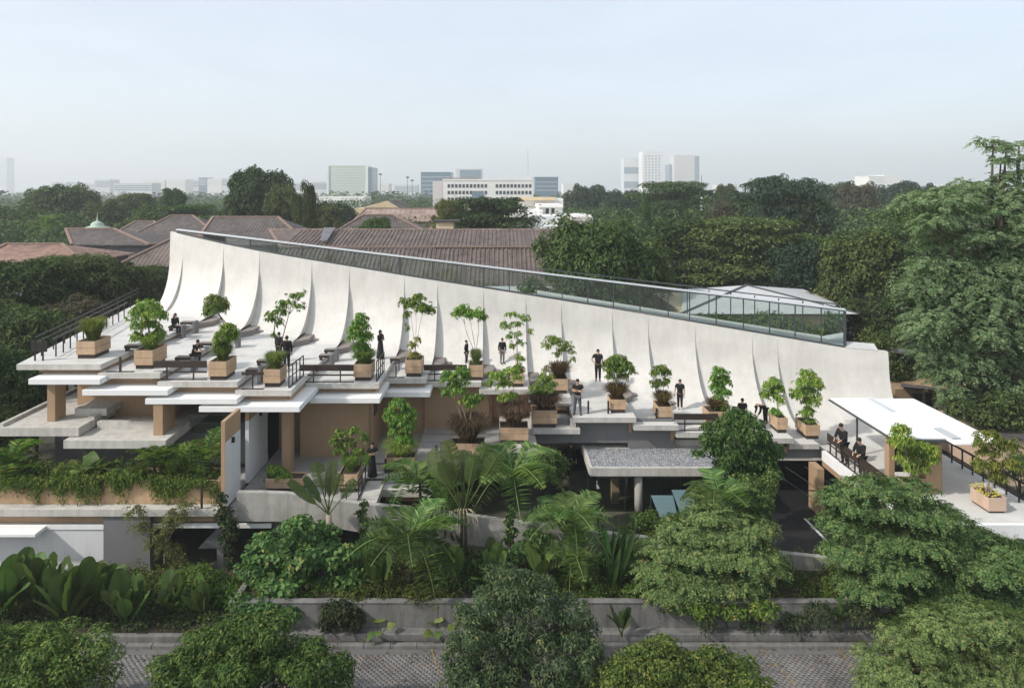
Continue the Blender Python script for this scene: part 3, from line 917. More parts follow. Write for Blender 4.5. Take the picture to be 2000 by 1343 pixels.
for k in range(len(seg) - 1):
    a, b = seg[k], seg[k + 1]
    MB().bar(P(a, bot(a) + 0.05), P(b, bot(b) + 0.05), 0.10, 0.12).obj('bottom_rail', M['alu'], gp)
    MB().bar(P(a, gtop(a) + 0.02), P(b, gtop(b) + 0.02), 0.26, 0.09).obj('top_rail', M['alu_light'], gp)
    MB().bar(P(a, gtop(a) - 0.07), P(b, gtop(b) - 0.07), 0.10, 0.07).obj('head_rail', M['alu'], gp)
    if k > 0:
        q = [P(a, bot(a) + 0.11), P(b, bot(b) + 0.11), P(b, gtop(b) - 0.1), P(a, gtop(a) - 0.1)]
        q2 = [p + Vector((0, 0.02, 0)) for p in q]
        MB().add(q + q2, [(0, 1, 2, 3), (7, 6, 5, 4), (0, 4, 5, 1), (1, 5, 6, 2), (2, 6, 7, 3), (3, 7, 4, 0)]).obj('pane', M['glass'], gp)
for k, x in enumerate(pxs):
    w = 0.16 if posts_px[k] in (781, 1650) else 0.06
    if gtop(x) - bot(x) > 0.15:
        MB().bar(P(x, bot(x) + 0.1), P(x, gtop(x) - 0.1), w, 0.07).obj('mullion', M['alu'], gp)
# far side of the glazed walk on the right
DY = 3.0
for k, px in enumerate((1330, 1375, 1420, 1470, 1520, 1570, 1620)):
    x = x_of(px) + 1.2
    MB().bar(P(x, bot(x) - 0.1, 0.25 + DY), P(x, gtop(x) - 0.1, 0.25 + DY), 0.06, 0.06).obj('mullion', M['alu'], gp)
xa, xb = x_of(1050), pxs[-1] + 1.0
MB().bar(P(xa, gtop(xa), 0.25 + DY), P(xb, gtop(xb) - 0.02, 0.25 + DY), 0.12, 0.07).obj('head_rail', M['alu'], gp)
qa = [P(xa, bot(xa) + 0.02, 0.35), P(xb, bot(xb) + 0.02, 0.35), P(xb, bot(xb) + 0.02, DY + 0.2), P(xa, bot(xa) + 0.02, DY + 0.2)]
MB().add(qa, [(0, 1, 2, 3)]).obj('walk_floor', M['floor'], gp)
x = pxs[-1]
q = [P(x, bot(x) + 0.1), P(x, bot(x) + 0.1, DY), P(x, gtop(x) - 0.1, DY), P(x, gtop(x) - 0.1)]
MB().add(q, [(0, 1, 2, 3)]).obj('pane', M['glass'], gp)
x2 = XX(1712, 43)
MB().add([P(x, bot(x) + 0.02, 0.10), P(x2, bot(x2) + 0.02, 0.1), P(x2, bot(x2) + 0.34, 0.6), P(x, bot(x) + 0.34, 0.6)], [(0, 1, 2, 3)]).obj('end_flashing', M['metal_roof'], gp)

# railings -------------------------------------------------------------
def railing(name, label, pts, h=0.95, board=(0.62, 0.95), lower=(0.36, 0.44), base=True, posts=2, mat='brown_steel', group=None, bars=None, post_w=0.06, wires=0, cat='railing'):
    """pts: floor points along the run; board/lower: heights of the broad top board and the lower bar"""
    a = Vector(pts[0])
    o = empty(name, a, label=label, cat=cat, group=group)
    P_ = [Vector(p) - a for p in pts]
    for k in range(len(P_) - 1):
        p, q = P_[k], P_[k + 1]
        up = Vector((0, 0, 1))
        if board: MB().bar(p + up * (board[0] + board[1]) / 2, q + up * (board[0] + board[1]) / 2, 0.05, board[1] - board[0]).obj('top_board', M[mat], o)
        if lower: MB().bar(p + up * (lower[0] + lower[1]) / 2, q + up * (lower[0] + lower[1]) / 2, 0.045, lower[1] - lower[0]).obj('lower_rail', M[mat], o)
        if base: MB().bar(p + up * 0.035, q + up * 0.035, 0.05, 0.045).obj('base_rail', M[mat], o)
        for w in range(wires):
            zz = 0.15 + w * (h - 0.2) / max(1, wires)
            MB().bar(p + up * zz, q + up * zz, 0.012, 0.012).obj('wire', M[mat], o)
        n = posts if not isinstance(posts, (list, tuple)) else posts[k]
        for i in range(n):
            t = (i + 0.5) / n if not bars else i / max(1, n - 1)
            s = p.lerp(q, t)
            MB().box(s.x - post_w / 2, s.x + post_w / 2, s.y - post_w / 2, s.y + post_w / 2, s.z, s.z + h).obj('post', M[mat], o)
    return o


def flr(px, i, dy=0.15):
    """a point on the front edge of terrace i"""
    Y = FY[i] + dy
    return Vector((XX(px, Y), Y, BZ[i]))


railing('railing', 'dark broad-board railing between the second and third planters from the left', [flr(300, 3, 0.3), flr(404, 3, 0.3)], posts=2)
railing('railing', 'dark broad-board railing between the barred corner railing and the column-shaped sapling', [flr(586, 5, 0.2), flr(691, 5, 0.2)], posts=2)
railing('railing', 'dark broad-board railing behind the tall sapling, under the boy in profile', [flr(828, 7, 0.25), flr(912, 7, 0.25)], posts=2)
railing('railing', 'dark broad-board railing in front of the man with a cup, above the air conditioner', [flr(1316, 12, 0.25), flr(1402, 12, 0.25)], posts=2)
railing('railing', 'low black base rail with one short post on the second terrace', [flr(208, 2), flr(262, 2)], board=None, lower=None, posts=1, h=0.75, post_w=0.09)
railing('railing', 'low black base rail with a short post left of the two-stemmed sapling', [flr(472, 4), flr(515, 4)], board=(0.72, 0.86), lower=None, posts=1, h=0.72)
railing('railing', 'black barred railing on the corner in front of the man in the suit', [Vector((-10.35, 34.0, BZ[4])), Vector((-10.25, 36.2, BZ[4]))], board=(1.05, 1.10), lower=(0.50, 0.53), bars=True, posts=5, h=1.1, post_w=0.05, mat='steel')
railing('railing', 'black barred railing behind the column-shaped tree, beside the woman in black robes', [Vector((-6.45, 36.7, BZ[5])), Vector((-6.4, 38.8, BZ[5]))], board=(1.05, 1.10), lower=(0.50, 0.53), bars=True, posts=5, h=1.1, post_w=0.05, mat='steel')
railing('railing', 'low black base rail in front of the sixth planter with its tall bare stems', [flr(757, 6), flr(790, 6)], board=None, lower=None, posts=1, h=0.7)
# outer railing of the left terrace: two long runs
P0 = Vector((-23.4, 34.6, 8.75)); P1 = Vector((-27.2, 52.0, 8.75))
railing('railing', 'long black outer railing along the left edge of the roof, next to the trees', [P0, P0.lerp(P1, .25), P0.lerp(P1, .5), P0.lerp(P1, .75), P1], board=(1.08, 1.13), lower=(0.80, 0.86), base=False, posts=3, mat='steel', h=1.1, post_w=.045)
Q0, Q1 = Vector((-22.6, 34.7, 8.75)), Vector((-25.6, 49.0, 8.75))
railing('railing', 'long black inner railing behind the leftmost planter', [Q0, Q0.lerp(Q1, .25), Q0.lerp(Q1, .5), Q0.lerp(Q1, .8)], board=(0.92, 1.02), lower=None, base=False, posts=4, mat='steel', h=1.0, post_w=.05)
railing('railing', 'short black railing panel closing the leftmost roof corner', [P0 + Vector((0, -0.3, 0)), Q0 + Vector((0, -0.4, 0))], board=(0.45, 0.95), lower=None, base=False, posts=2, mat='steel', h=1.05)
# deck railing on the right, people lean on it
railing('railing', 'dark brown sloping-looking railing with broad board that two men lean on', [Vector((18.42, 38.0, 2.775)), Vector((18.42, 35.4, 2.775)), Vector((18.42, 33.0, 2.775)), Vector((18.42, 30.2, 2.775))], board=(0.62, 1.05), lower=(0.46, 0.52), base=True, posts=4, h=1.0)
railing('railing', 'black railing along the far right edge of the deck beside the green hedge', [Vector((24.3, 39.5, 2.775)), Vector((24.3, 36, 2.775)), Vector((24.35, 33, 2.775)), Vector((24.4, 29.9, 2.775))], board=(0.95, 1.05), lower=(0.2, 0.25), base=False, posts=4, h=1.0, mat='steel')
# small posts of the wire rail on the projecting terraces
def post_thing(label, p, h=0.72, w=0.09, mat='steel'):
    o = empty('bollard', p, label=label, cat='bollard')
    MB().box(-w / 2, w / 2, -w / 2, w / 2, 0.02, h).obj('shaft', M[mat], o)
    MB().box(-w * .8, w * .8, -w * .8, w * .8, 0, 0.02).obj('foot', M['slab'], o)
    return o
post_thing('short black post to the right of the man with folded arms', on(1149, 808, BZ[10]))
post_thing('short black post left of the square planter with the mushroom-shaped tree', on(1188, 808, BZ[10]))
post_thing('short black post in front of the brown-grass planter left of the man with a cup', on(1282, 822, BZ[11]))
post_thing('short black post standing on the grey paved floor behind the fan-shaped palm', on(852, 896, 3.25))
post_thing('short black post in front of the wide planter near the woman in a long dress', on(753, 924, 2.9))

# step seats ------------------------------------------------------------
def seat(label, px, py, i, w=0.85, d=0.45, h=0.30, group='dark seats along the terrace steps', plinth=True):
    """a dark slab straddling the step from bay i-1 down to bay i; px,py is the middle of its top front edge"""
    zu = BZ[i - 1]
    p = on(px, py, zu + h)
    o = empty('step_seat', (p.x, p.y, zu), label=label, cat='bench', group=group)
    MB().box(-w / 2, w / 2, 0, d, h - 0.15, h).obj('seat', M['brown_steel'], o, bevel=0.008)
    MB().box(-w / 2 + 0.01, w / 2, 0.01, d - .01, h + 0.001, h + 0.012).obj('seat_top', M['step'], o)
    MB().box(-w / 2 + .03, -w / 2 + 0.11, 0.04, d - .04, 0, h - 0.152).obj('support', M['steel'], o)
    if plinth:
        MB().box(w / 2 + 0.003, w / 2 + 0.16, -0.04, d + 0.02, -ST, h + 0.04).obj('support', M['grey'], o)
    else:
        MB().box(w / 2 - 0.08, w / 2 - .03, 0.03, 0.08, -ST, h - 0.152).obj('leg', M['steel'], o)
    return o


for lab, px, py, i, w in (
        ('dark step seat left of the second planter, on the step to the second terrace', 256, 675, 2, 0.75),
        ('dark step seat directly right of the dense tree, behind its leaves', 296, 650, 2, 0.75),
        ('dark step seat under the seated long-haired woman', 340, 637, 2, 0.72),
        ('dark step seat beyond the seated woman, nearest the curved wall', 364, 629, 2, 0.80),
        ('low dark seat beside the cross-legged man', 357, 698, 3, 0.85),
        ('dark step seat right behind the cross-legged man', 401, 670, 3, 0.80),
        ('dark step seat hidden partly behind the small double-crowned tree', 448, 656, 3, 0.7),
        ('dark step seat at the front, left of the planter with two tall stems', 491, 722, 4, 0.62),
        ('second dark step seat up from the front, left of the man in the suit', 513, 704, 4, 0.68),
        ('third dark step seat, at the elbow of the man in the suit', 531, 690, 4, 0.62),
        ('front dark seat of the pair left of the column-shaped tree', 633, 694, 5, 0.62),
        ('rear dark seat of the pair left of the column-shaped tree', 643, 683, 5, 0.62),
        ('single dark seat with a thin leg beside the sixth planter', 771, 700, 6, 0.6)):
    seat(lab, px, py, i, w, plinth=(i != 6))

# concrete steps at the foot of each fin: a broad block and a small tread
def fin_steps(k, label):
    x = BX[k + 1]
    zu, zl = BZ[k], BZ[k + 1]
    y1 = ytop(x) - 1.1
    o = empty('fin_steps', (x, y1, zl), label=label, cat='steps', group='grey steps at the feet of the wall fins')
    s = 0.72
    y0 = -3.1
    v = [(0.0, y0, 0), (s, y0 + 0.9, 0), (s, 0.2, 0), (0.0, 0.2, 0)]
    MB().prism([(p[0], p[1]) for p in v], 0.003, ST * 0.78).obj('upper_step', M['step'], o, bevel=0.01)
    MB().prism([(s + 0.003, y0 + 1.35), (s + 0.42, y0 + 1.55), (s + 0.42, 0.0), (s + 0.003, 0.0)], 0.003, ST * 0.38).obj('lower_step', M['step'], o, bevel=0.01)
    return o
names = ['', 'grey concrete steps below the fin behind the round-headed tree', 'grey concrete steps below the fin right of the small double-crowned tree', 'grey concrete steps below the fin right of the two-stemmed sapling',
         'grey concrete steps half hidden behind the column-shaped tree', 'grey concrete steps below the fin behind the tall bare-stemmed sapling', 'grey concrete steps below the fin above the broad-board railing and left of the boy',
         'grey concrete steps below the fin at the feet of the man in grey trousers', 'grey concrete steps below the fin left of the sapling with drooping leaves', 'grey concrete steps behind the man with folded arms',
         'grey concrete steps right of the mushroom-shaped tree', 'grey concrete steps left of the man with a cup']
for k in range(1, 12): fin_steps(k, names[k])

# air conditioners
def aircon(px, py, label):
    p = at(px, py, 38.6)
    o = empty('air_conditioner', p, label=label, cat='air conditioner', group='outdoor air conditioning units in the wall niche')
    MB().box(-0.38, 0.38, 0, 0.3, 0, 0.6).obj('casing', M['cream'], o, bevel=0.02)
    MB().tube([(-0.06, -0.012, 0.31), (-0.06, -0.004, 0.31)], 0.25, 20).obj('fan_opening', M['dark'], o)
    for r in (0.07, 0.14, 0.21):
        ring = [(-0.06 + r * math.cos(t), -0.022, 0.31 + r * math.sin(t)) for t in np.linspace(0, 2 * math.pi, 17)]
        MB().tube(ring, 0.008, 4, cap=False).obj('grille_ring', M['cream'], o)
    for k in range(4):
        t = k * math.pi / 4
        c, s_ = math.cos(t) * 0.25, math.sin(t) * 0.25
        MB().bar((-0.06 - c, -0.024, 0.31 - s_), (-0.06 + c, -0.024, 0.31 + s_), 0.008, 0.01).obj('grille_bar', M['cream'], o)
    return o
aircon(1346, 876, 'cream air conditioner unit on the left in the niche above the gravel roof')
aircon(1376, 876, 'cream air conditioner unit on the right in the niche, half behind tree leaves')

# spotlight under the gravel porch
sp = empty('spotlight', at(1166, 948, 35.5), label='small white spotlight hanging under the corner of the gravel porch', cat='lamp')
MB().tube([(0, 0, 0.25), (0, 0, 0.05)], 0.02, 6).obj('stem', M['lamp'], sp)
MB().tube([(0, 0, 0.06), (0.05, -0.08, -0.12)], [0.05, 0.09], 10).obj('lamp_head', M['lamp'], sp)
sp = empty('spotlight', at(836, 913, 35.35), label='tiny white lamp under the edge of the grey paved floor', cat='lamp')
MB().blob((0, 0, 0), (0.06, 0.06, 0.06), 8, 6).obj('lamp_head', M['lamp'], sp)

# glazing of the ground floor hall behind the porch
gz = empty('glass_wall', (9, 36.8, 0.06), label='tall frameless glass front under the gravel porch roof', cat='window')
for k, (xa, xb) in enumerate(((3.9, 4.9), (4.92, 6.9), (6.92, 8.6), (8.62, 9.9), (9.92, 11.6))):
    MB().box(xa - 9, xb - 9, -0.01, 0.01, 0, 2.14).obj('pane', M['glass_thin'], gz)
    MB().box(xb - 9 + 0.001, xb - 9 + 0.019, -0.02, 0.02, 0, 2.14).obj('mullion', M['alu'], gz)
tl = empty('teal_screen', at(1318, 1012, 33.0), label='two sloping teal sheets behind the plants right of the round porch column', cat='screen')
w_ = 33.2 / F
def slope(x0, x1, z0, z1, y0, y1):
    v = [(x0 * w_ + .25, y0, z0), (x1 * w_, y0, z0), (x1 * w_, y1, z1), (x0 * w_, y1, z1)]
    v2 = [(a, b + .03, c - .03) for a, b, c in v]
    MB().add(v + v2, [(0, 1, 2, 3), (7, 6, 5, 4), (0, 4, 5, 1), (1, 5, 6, 2), (2, 6, 7, 3), (3, 7, 4, 0)]).obj('sheet', M['teal'], tl)
slope(-38, 6, 0.0, 0.72, 0, .9)
slope(4, 46, 0.1, 0.95, .1, 1.0)
MB().tube([(-38 * w_, .95, .72), (-38 * w_, .95, -.85)], .02, 6).obj('leg', M['alu'], tl)
MB().tube([(44 * w_, 1.05, .93), (44 * w_, 1.05, -.85)], .02, 6).obj('leg', M['alu'], tl)

# glass balustrade at the shaded room on the left
gb = empty('glass_balustrade', (-14.4, 34.9, 4.9), label='shaded glass balustrade left of the white-and-tan fin wall', cat='balustrade')
for k in range(3):
    MB().box(-1.3 + k * 0.87, -1.3 + k * 0.87 + 0.85, 0, 0.02, 0, 0.95).obj('pane', M['glass'], gb)
MB().box(-1.3, 1.3, -0.02, 0.04, 0.952, 1.0).obj('top_rail', M['alu'], gb)

# long tan planter along the left slab
lp = empty('long_planter', (-19, 31.5, 3.0), label='long tan planter trough with trailing plants along the lower left slab', cat='planter')
MB().box(-7, 6.35, -0.35, -0.17, 0.01, 1.05).obj('front_wall', M['tan_soil'], lp, bevel=0.02)
MB().box(-7, 6.35, 1.0, 1.15, 0.01, 1.05).obj('back_wall', M['tan_soil'], lp)
MB().box(6.2, 6.35, -0.168, 0.998, 0.01, 1.12).obj('end_wall', M['tan_soil'], lp)
MB().box(-7, 6.2, -0.168, 0.998, 0.3, 0.92).obj('soil', M['soil'], lp)
post_thing('thin brown post standing in front of the right end of the long tan planter', on(394, 993, 3.0), 1.05, 0.08, 'brown_steel')

# first floor edge railing near the woman in a long dress
railing('railing', 'black low railing around the first floor corner beside the woman in a long dress', [Vector((-9.3, 31.3, 2.9)), Vector((-6.45, 31.5, 2.9)), Vector((-6.45, 33.95, 2.9)), Vector((-4.3, 34.0, 2.9))], board=(0.80, 0.84), lower=None, base=True, posts=3, h=0.82, mat='steel', post_w=0.045)
railing('railing', 'short black handrail at the foot of the fin wall, by the climbing plant', [on(428, 1000, 2.95), on(462, 962, 3.0)], board=(0.80, 0.85), lower=None, base=False, posts=2, h=0.82, mat='steel', post_w=0.045)

# planter boxes -----------------------------------------------------------
def planter(label, px0, px1, pyb, z, h_px, depth=1.25, base=0.2, end='wood', boards=2, group='wooden planter boxes on the terraces', Y=None):
    """px0..px1: the front face in the photo, pyb: where its base meets the floor"""
    p = on((px0 + px1) / 2, pyb, z)
    Y = p.y
    w = (px1 - px0) / F * Y
    h = h_px / F * Y
    o = empty('planter_box', (p.x, Y, z), label=label, cat='planter', group=group)
    i = 0.06
    MB().box(-w / 2 + i, w / 2 - i, i, depth - i, 0.004, base).obj('plinth', M['brown_steel'], o)
    bh = (h - base) / boards
    t = 0.035
    for k in range(boards):
        z0, z1 = base + k * bh + 0.008, base + (k + 1) * bh - 0.006
        for nm, bx in (('board', (-w / 2, w / 2, 0, t)), ('board', (-w / 2, w / 2, depth - t, depth)), ('board', (-w / 2, -w / 2 + t, t + .003, depth - t - .003)), ('board', (w / 2 - t, w / 2, t + .003, depth - t - .003))):
            MB().box(bx[0], bx[1], bx[2], bx[3], z0, z1).obj(nm, M['wood'], o, bevel=0.006)
    MB().box(-w / 2 + t + .004, w / 2 - t - .004, t + .004, depth - t - .004, base + 0.003, h - 0.07).obj('soil', M['soil'], o)
    o['_w'], o['_h'], o['_d'] = w, h, depth
    return o


PL = {}
for key, lab, a, b, pyb, z, hp, dp in (
        ('1', 'leftmost wooden planter box with tall green grass only', 148, 185, 700.5, BZ[1], 34, 1.45),
        ('2', 'wooden planter box under the dense leafy tree on the second terrace', 261.5, 298, 721, BZ[2], 37, 1.5),
        ('3', 'wooden planter box under the double-crowned tree, right end of the first long railing', 407, 442, 743, BZ[3], 37, 1.35),
        ('4', 'wooden planter box with two thin tall stems, in front of the man in the suit', 514, 547, 756, BZ[4], 35, 1.1),
        ('5', 'wooden planter box under the tall column-shaped tree', 690.5, 725, 744, BZ[5], 33, 1.2),
        ('6', 'wooden planter box with tall bare stems and yellowish low leaves', 791, 824, 736, BZ[6], 33, 1.2),
        ('7', 'wooden planter box behind the tall three-stemmed sapling by the boy', 915, 943, 743, BZ[7], 30, 1.2),
        ('8', 'wooden planter box near the man in grey trousers, under the loose layered sapling', 998, 1024, 756, BZ[8], 27, 1.2),
        ('9', 'wooden planter box with a bushy brown grass, left of the man with folded arms', 1080, 1109, 769, BZ[9], 29, 1.2),
        ('10', 'wooden planter box under the mushroom-shaped tree', 1192, 1223, 807, BZ[10], 27, 1.1),
        ('11', 'wooden planter box left of the man with a cup', 1285, 1314, 822, BZ[11], 28, 1.2),
        ('12', 'wooden planter box partly hidden behind the round street-side tree crown', 1384, 1423, 840, BZ[12], 36, 1.2),
        ('13', 'wooden planter box right of the bending person', 1518, 1539, 846, BZ[13], 30, 1.2),
        ('14', 'rightmost wooden planter box beside the deck railing', 1574, 1602, 858, BZ[14], 28, 1.4),
        ('15', 'wooden planter box at the back, hidden behind the double-crowned tree', 428, 449, 667, BZ[3], 24, 0.9),
        ('a', 'wooden planter box with brown feathery grass below the man with folded arms', 1039, 1088, 835, 4.3, 34, 1.0),
        ('b', 'lowest wooden planter box of the stepped slabs, with purple-brown grass', 976, 1032, 867, 3.9, 32, 1.1),
        ('d', 'wide wooden planter box right of the woman in a long dress', 752, 810, 923, 2.9, 30, 0.9),
        ('e', 'wooden planter box left of the woman in a long dress, at the floor corner', 661, 698, 962, 2.9, 36, 1.3),
        ('f', 'low wooden planter box at the foot of the tan column', 518, 590, 962, 2.9, 28, 0.8)):
    PL[key] = planter(lab, a, b, pyb, z, hp, dp)
PL['c'] = planter('wooden planter box behind the fan-shaped palm with a big purple grass ball', 880, 946, 896, 3.25, 30, 1.0)
o = planter('smooth pinkish planter box with yellow flowers on the right deck', 1931, 1966, 1002, 2.775, 30, 1.2, 0.08, boards=1)
for c in o.children:
    if c.name.startswith('board'): c.data.materials[0] = M['pink']
PL['h'] = o
# ================================================================== VEGETATION BUILDERS
def rand_unit(n, rng):
    v = rng.normal(size=(n, 3))
    return v / np.linalg.norm(v, axis=1, keepdims=True)


def norm_(v): return v / np.maximum(np.linalg.norm(v, axis=1, keepdims=True), 1e-9)


def leaves_at(P, N, T, L, Wd, fold=0.25, droop=0.15):
    """diamond leaves with a folded midrib: P base, N face normal, T towards the tip; L, Wd arrays"""
    n = len(P)
    T = norm_(T - N * np.sum(T * N, 1, keepdims=True))
    B = np.cross(N, T)
    L = np.asarray(L).reshape(-1, 1) * np.ones((n, 1))
    Wd = np.asarray(Wd).reshape(-1, 1) * np.ones((n, 1))
    tip = P + T * L - np.array([0, 0, 1.0]) * L * droop
    mid = P + T * L * 0.42
    l = mid + B * Wd * 0.5 + N * Wd * fold * 0.5
    r = mid - B * Wd * 0.5 + N * Wd * fold * 0.5
    V = np.stack([P, l, tip, r], 1).reshape(-1, 3)
    k = (np.arange(n) * 4)[:, None]
    Tr = np.concatenate([k + np.array([[0, 3, 2]]), k + np.array([[0, 2, 1]])], 1).reshape(-1, 3)
    return V, Tr


def crown_arrays(blobs, n, L, Wd, rng, shell=0.62, up=0.35, droop=0.25, rough=0.16, jitter=0.7, flat=0.0, under=0.35):
    """leaf cloud over a set of ellipsoid clumps (cx,cy,cz,rx,ry,rz)"""
    bl = np.asarray(blobs, float)
    area = (bl[:, 3] * bl[:, 4] + bl[:, 3] * bl[:, 5] + bl[:, 4] * bl[:, 5])
    cnt = np.maximum(6, (n * area / area.sum()).astype(int))
    idx = np.repeat(np.arange(len(bl)), cnt)
    m = len(idx)
    d = rand_unit(m, rng)
    low = (d[:, 2] < -0.25) & (rng.random(m) > under)
    d[low, 2] *= -1
    r = shell + (1 - shell) * rng.random(m) ** 0.5
    ph = rng.uniform(0, 6.28, (len(bl), 6))
    lump = np.zeros(m)
    for j, fr in enumerate((3.1, 4.7, 6.9)):
        lump += np.sin(d[:, 0] * fr + ph[idx, j]) * np.sin(d[:, 2] * fr * 1.1 + ph[idx, j + 3]) * np.cos(d[:, 1] * fr + ph[idx, j])
    r = r * (1 + rough * lump)
    P = bl[idx, :3] + d * bl[idx, 3:6] * r[:, None]
    out = norm_(d / bl[idx, 3:6])
    N = norm_(out * (1 - flat) + np.array([0, 0, 1.0]) * (up + flat) + rand_unit(m, rng) * jitter * 0.8)
    T = norm_(out * 0.6 + rand_unit(m, rng) * 0.9 + np.array([0, 0, -1.0]) * droop)
    s = rng.uniform(0.65, 1.25, m)
    return leaves_at(P, N, T, L * s, Wd * s, droop=droop * 0.5)


def merge(parts):
    V, T, k = [], [], 0
    for v, t in parts:
        V.append(v); T.append(np.asarray(t) + k); k += len(v)
    return np.concatenate(V), np.concatenate(T)


def lumps(blobs, k, frac, rng, keep=True, low=-.2):
    """cauliflower: k smaller clumps over the surface of each clump"""
    out = []
    for b in np.asarray(blobs, float):
        if keep: out.append((b[0], b[1], b[2], b[3] * .74, b[4] * .74, b[5] * .74))
        d = rand_unit(k, rng)
        d[:, 2] = np.where(d[:, 2] < low, -d[:, 2], d[:, 2])
        for q in d:
            f = frac * rng.uniform(.7, 1.3)
            c = b[:3] + q * b[3:6] * rng.uniform(.70, 1.0)
            m = (b[3] + b[4] + b[5]) / 3
            out.append((c[0], c[1], c[2], (b[3] * .5 + m * .5) * f, (b[4] * .5 + m * .5) * f, (b[5] * .7 + m * .3) * f))
    return out


def limb_mesh(name, base, tips, r0, mat, trunk_top=None, rng=None, n=6, fork=0.55):
    """trunk from base, forking to each tip with tapered curved limbs"""
    mb = MB()
    base = Vector(base)
    tt = Vector(trunk_top) if trunk_top is not None else base.lerp(sum((Vector(t) for t in tips), Vector()) / len(tips), fork)
    mid = base.lerp(tt, 0.5) + Vector((random.uniform(-1, 1), random.uniform(-1, 1), 0)) * r0 * 0.8
    mb.tube([base - Vector((0, 0, 0.02)), base + (mid - base) * 0.08, mid, tt], [r0 * 1.35, r0 * 1.05, r0 * 0.85, r0 * 0.7], n + 2)
    for t in tips:
        t = Vector(t)
        s = mid.lerp(tt, random.uniform(0.6, 1.0))
        d = t - s
        c = s + d * 0.5 + Vector((0, 0, d.length * random.uniform(0.02, 0.12))) + Vector((random.uniform(-1, 1), random.uniform(-1, 1), 0)) * d.length * 0.06
        mb.tube([s, s.lerp(c, .5), c, t], [r0 * 0.55, r0 * 0.45, r0 * 0.32, r0 * 0.10], n)
    return mb.mesh(name, mat, smooth=True)


def dome_blobs(R, z0, z1, nb, rng, flat=0.75, fill=True, rmin=0.30, rmax=0.48):
    """clumps arranged over a domed crown of radius R between heights z0 and z1"""
    out = []
    for k in range(nb):
        t = (k + 0.5) / nb
        ph = k * 2.39996 + rng.uniform(-.4, .4)
        el = math.asin(min(0.999, t * 1.05 - 0.12)) if t * 1.05 - 0.12 > -1 else 0
        rr = R * rng.uniform(0.58, 0.80)
        r = R * rng.uniform(rmin, rmax)
        x, y = rr * math.cos(el) * math.cos(ph), rr * math.cos(el) * math.sin(ph)
        z = z0 + (z1 - z0) * (0.30 + 0.52 * math.sin(el)) + rng.uniform(-.06, .06) * (z1 - z0)
        out.append((x, y, z, r, r, r * flat * (z1 - z0) / (1.3 * R)))
    if fill: out.append((0, 0, z0 + (z1 - z0) * 0.5, R * 0.62, R * 0.62, (z1 - z0) * 0.36))
    return out


# ---- tree kinds for the distance: crown radius 1, height 2
TREE = {}
def tree_kind(key, blobs, n, L, Wd, mat, bark, seed, shell=0.78, lump=(9, .36), jitter=.42, tips=6, r0=0.05, trunk_top=(0, 0, 0.75), **kw):
    rng = np.random.default_rng(seed)
    bl = lumps(blobs, lump[0], lump[1], rng) if lump else blobs
    V, T = crown_arrays(bl, int(n * 1.35), L, Wd, rng, shell=shell, jitter=jitter, **kw)
    cm = fast_mesh('crown', V, T, M[mat])
    ch = [blobs[i] for i in rng.permutation(len(blobs))[:tips]]
    tm = limb_mesh('trunk', (0, 0, 0), [(b[0] * .9, b[1] * .9, b[2]) for b in ch], r0, M[bark], trunk_top)
    TREE[key] = (cm, tm, float(np.percentile(V[:, 2], 99.7)), float(np.percentile(np.abs(V[:, 0]), 98.5)))


def kinds():
    r = np.random.default_rng(3)
    tree_kind('round', dome_blobs(1, 0.55, 2.0, 20, r), 15000, 0.075, 0.045, 'lf_bg', 'bark_dark', 11)
    tree_kind('round2', dome_blobs(1, 0.5, 2.0, 26, r, rmin=.22, rmax=.42), 15000, 0.07, 0.045, 'lf_bg2', 'bark_dark', 12)
    tree_kind('billow', dome_blobs(1, 0.4, 2.0, 34, r, rmin=.20, rmax=.34), 16000, 0.065, 0.045, 'lf_bg', 'bark_dark', 13)
    tree_kind('mango', dome_blobs(1, 0.35, 2.0, 40, r, rmin=.20, rmax=.33), 26000, 0.060, 0.027, 'lf_mango', 'bark_dark', 14, droop=0.22)
    tiers = []
    for k in range(26):
        z = 0.7 + 1.2 * (k / 25)
        rad = 1.0 * math.sqrt(max(0.05, 1 - ((z - 0.75) / 1.35) ** 2))
        for _ in range(2):
            ph = r.uniform(0, 6.28); q = rad * r.uniform(0.35, 0.8)
            tiers.append((q * math.cos(ph), q * math.sin(ph), z, r.uniform(.25, .42), r.uniform(.25, .42), r.uniform(.06, .11)))
    tree_kind('tier', tiers, 17000, 0.06, 0.032, 'lf_feather_dark', 'bark', 15, flat=0.5, tips=9, r0=.045)
    tree_kind('tier_dark', tiers, 15000, 0.06, 0.035, 'lf_bg', 'bark', 16, flat=0.5, tips=9)
    col = [(r.uniform(-.12, .12), r.uniform(-.12, .12), z, 0.75 * (1 - 0.55 * abs(z - .9) / 1.1) * .7 + .1, 0.75 * (1 - 0.55 * abs(z - .9) / 1.1) * .7 + .1, .22) for z in np.linspace(0.2, 1.85, 14)]
    col += [(r.uniform(-.5, .5) * (1 - z / 2.6), r.uniform(-.5, .5) * (1 - z / 2.6), z, .3, .3, .22) for z in np.linspace(0.25, 1.85, 18)]
    tree_kind('column', col, 9000, 0.085, 0.04, 'lf_bg2', 'bark_dark', 17, droop=.6)
    airy = []
    for k in range(46):
        ph = r.uniform(0, 6.28); el = r.uniform(-.1, 1.3); q = r.uniform(.45, .92)
        airy.append((q * math.cos(el) * math.cos(ph), q * math.cos(el) * math.sin(ph), 1.05 + q * .85 * math.sin(el), r.uniform(.14, .26), r.uniform(.14, .26), r.uniform(.05, .12)))
    tree_kind('airy', airy, 12000, 0.055, 0.022, 'lf_feather_dark', 'bark', 18, flat=.3, tips=12, droop=.5)


kinds()


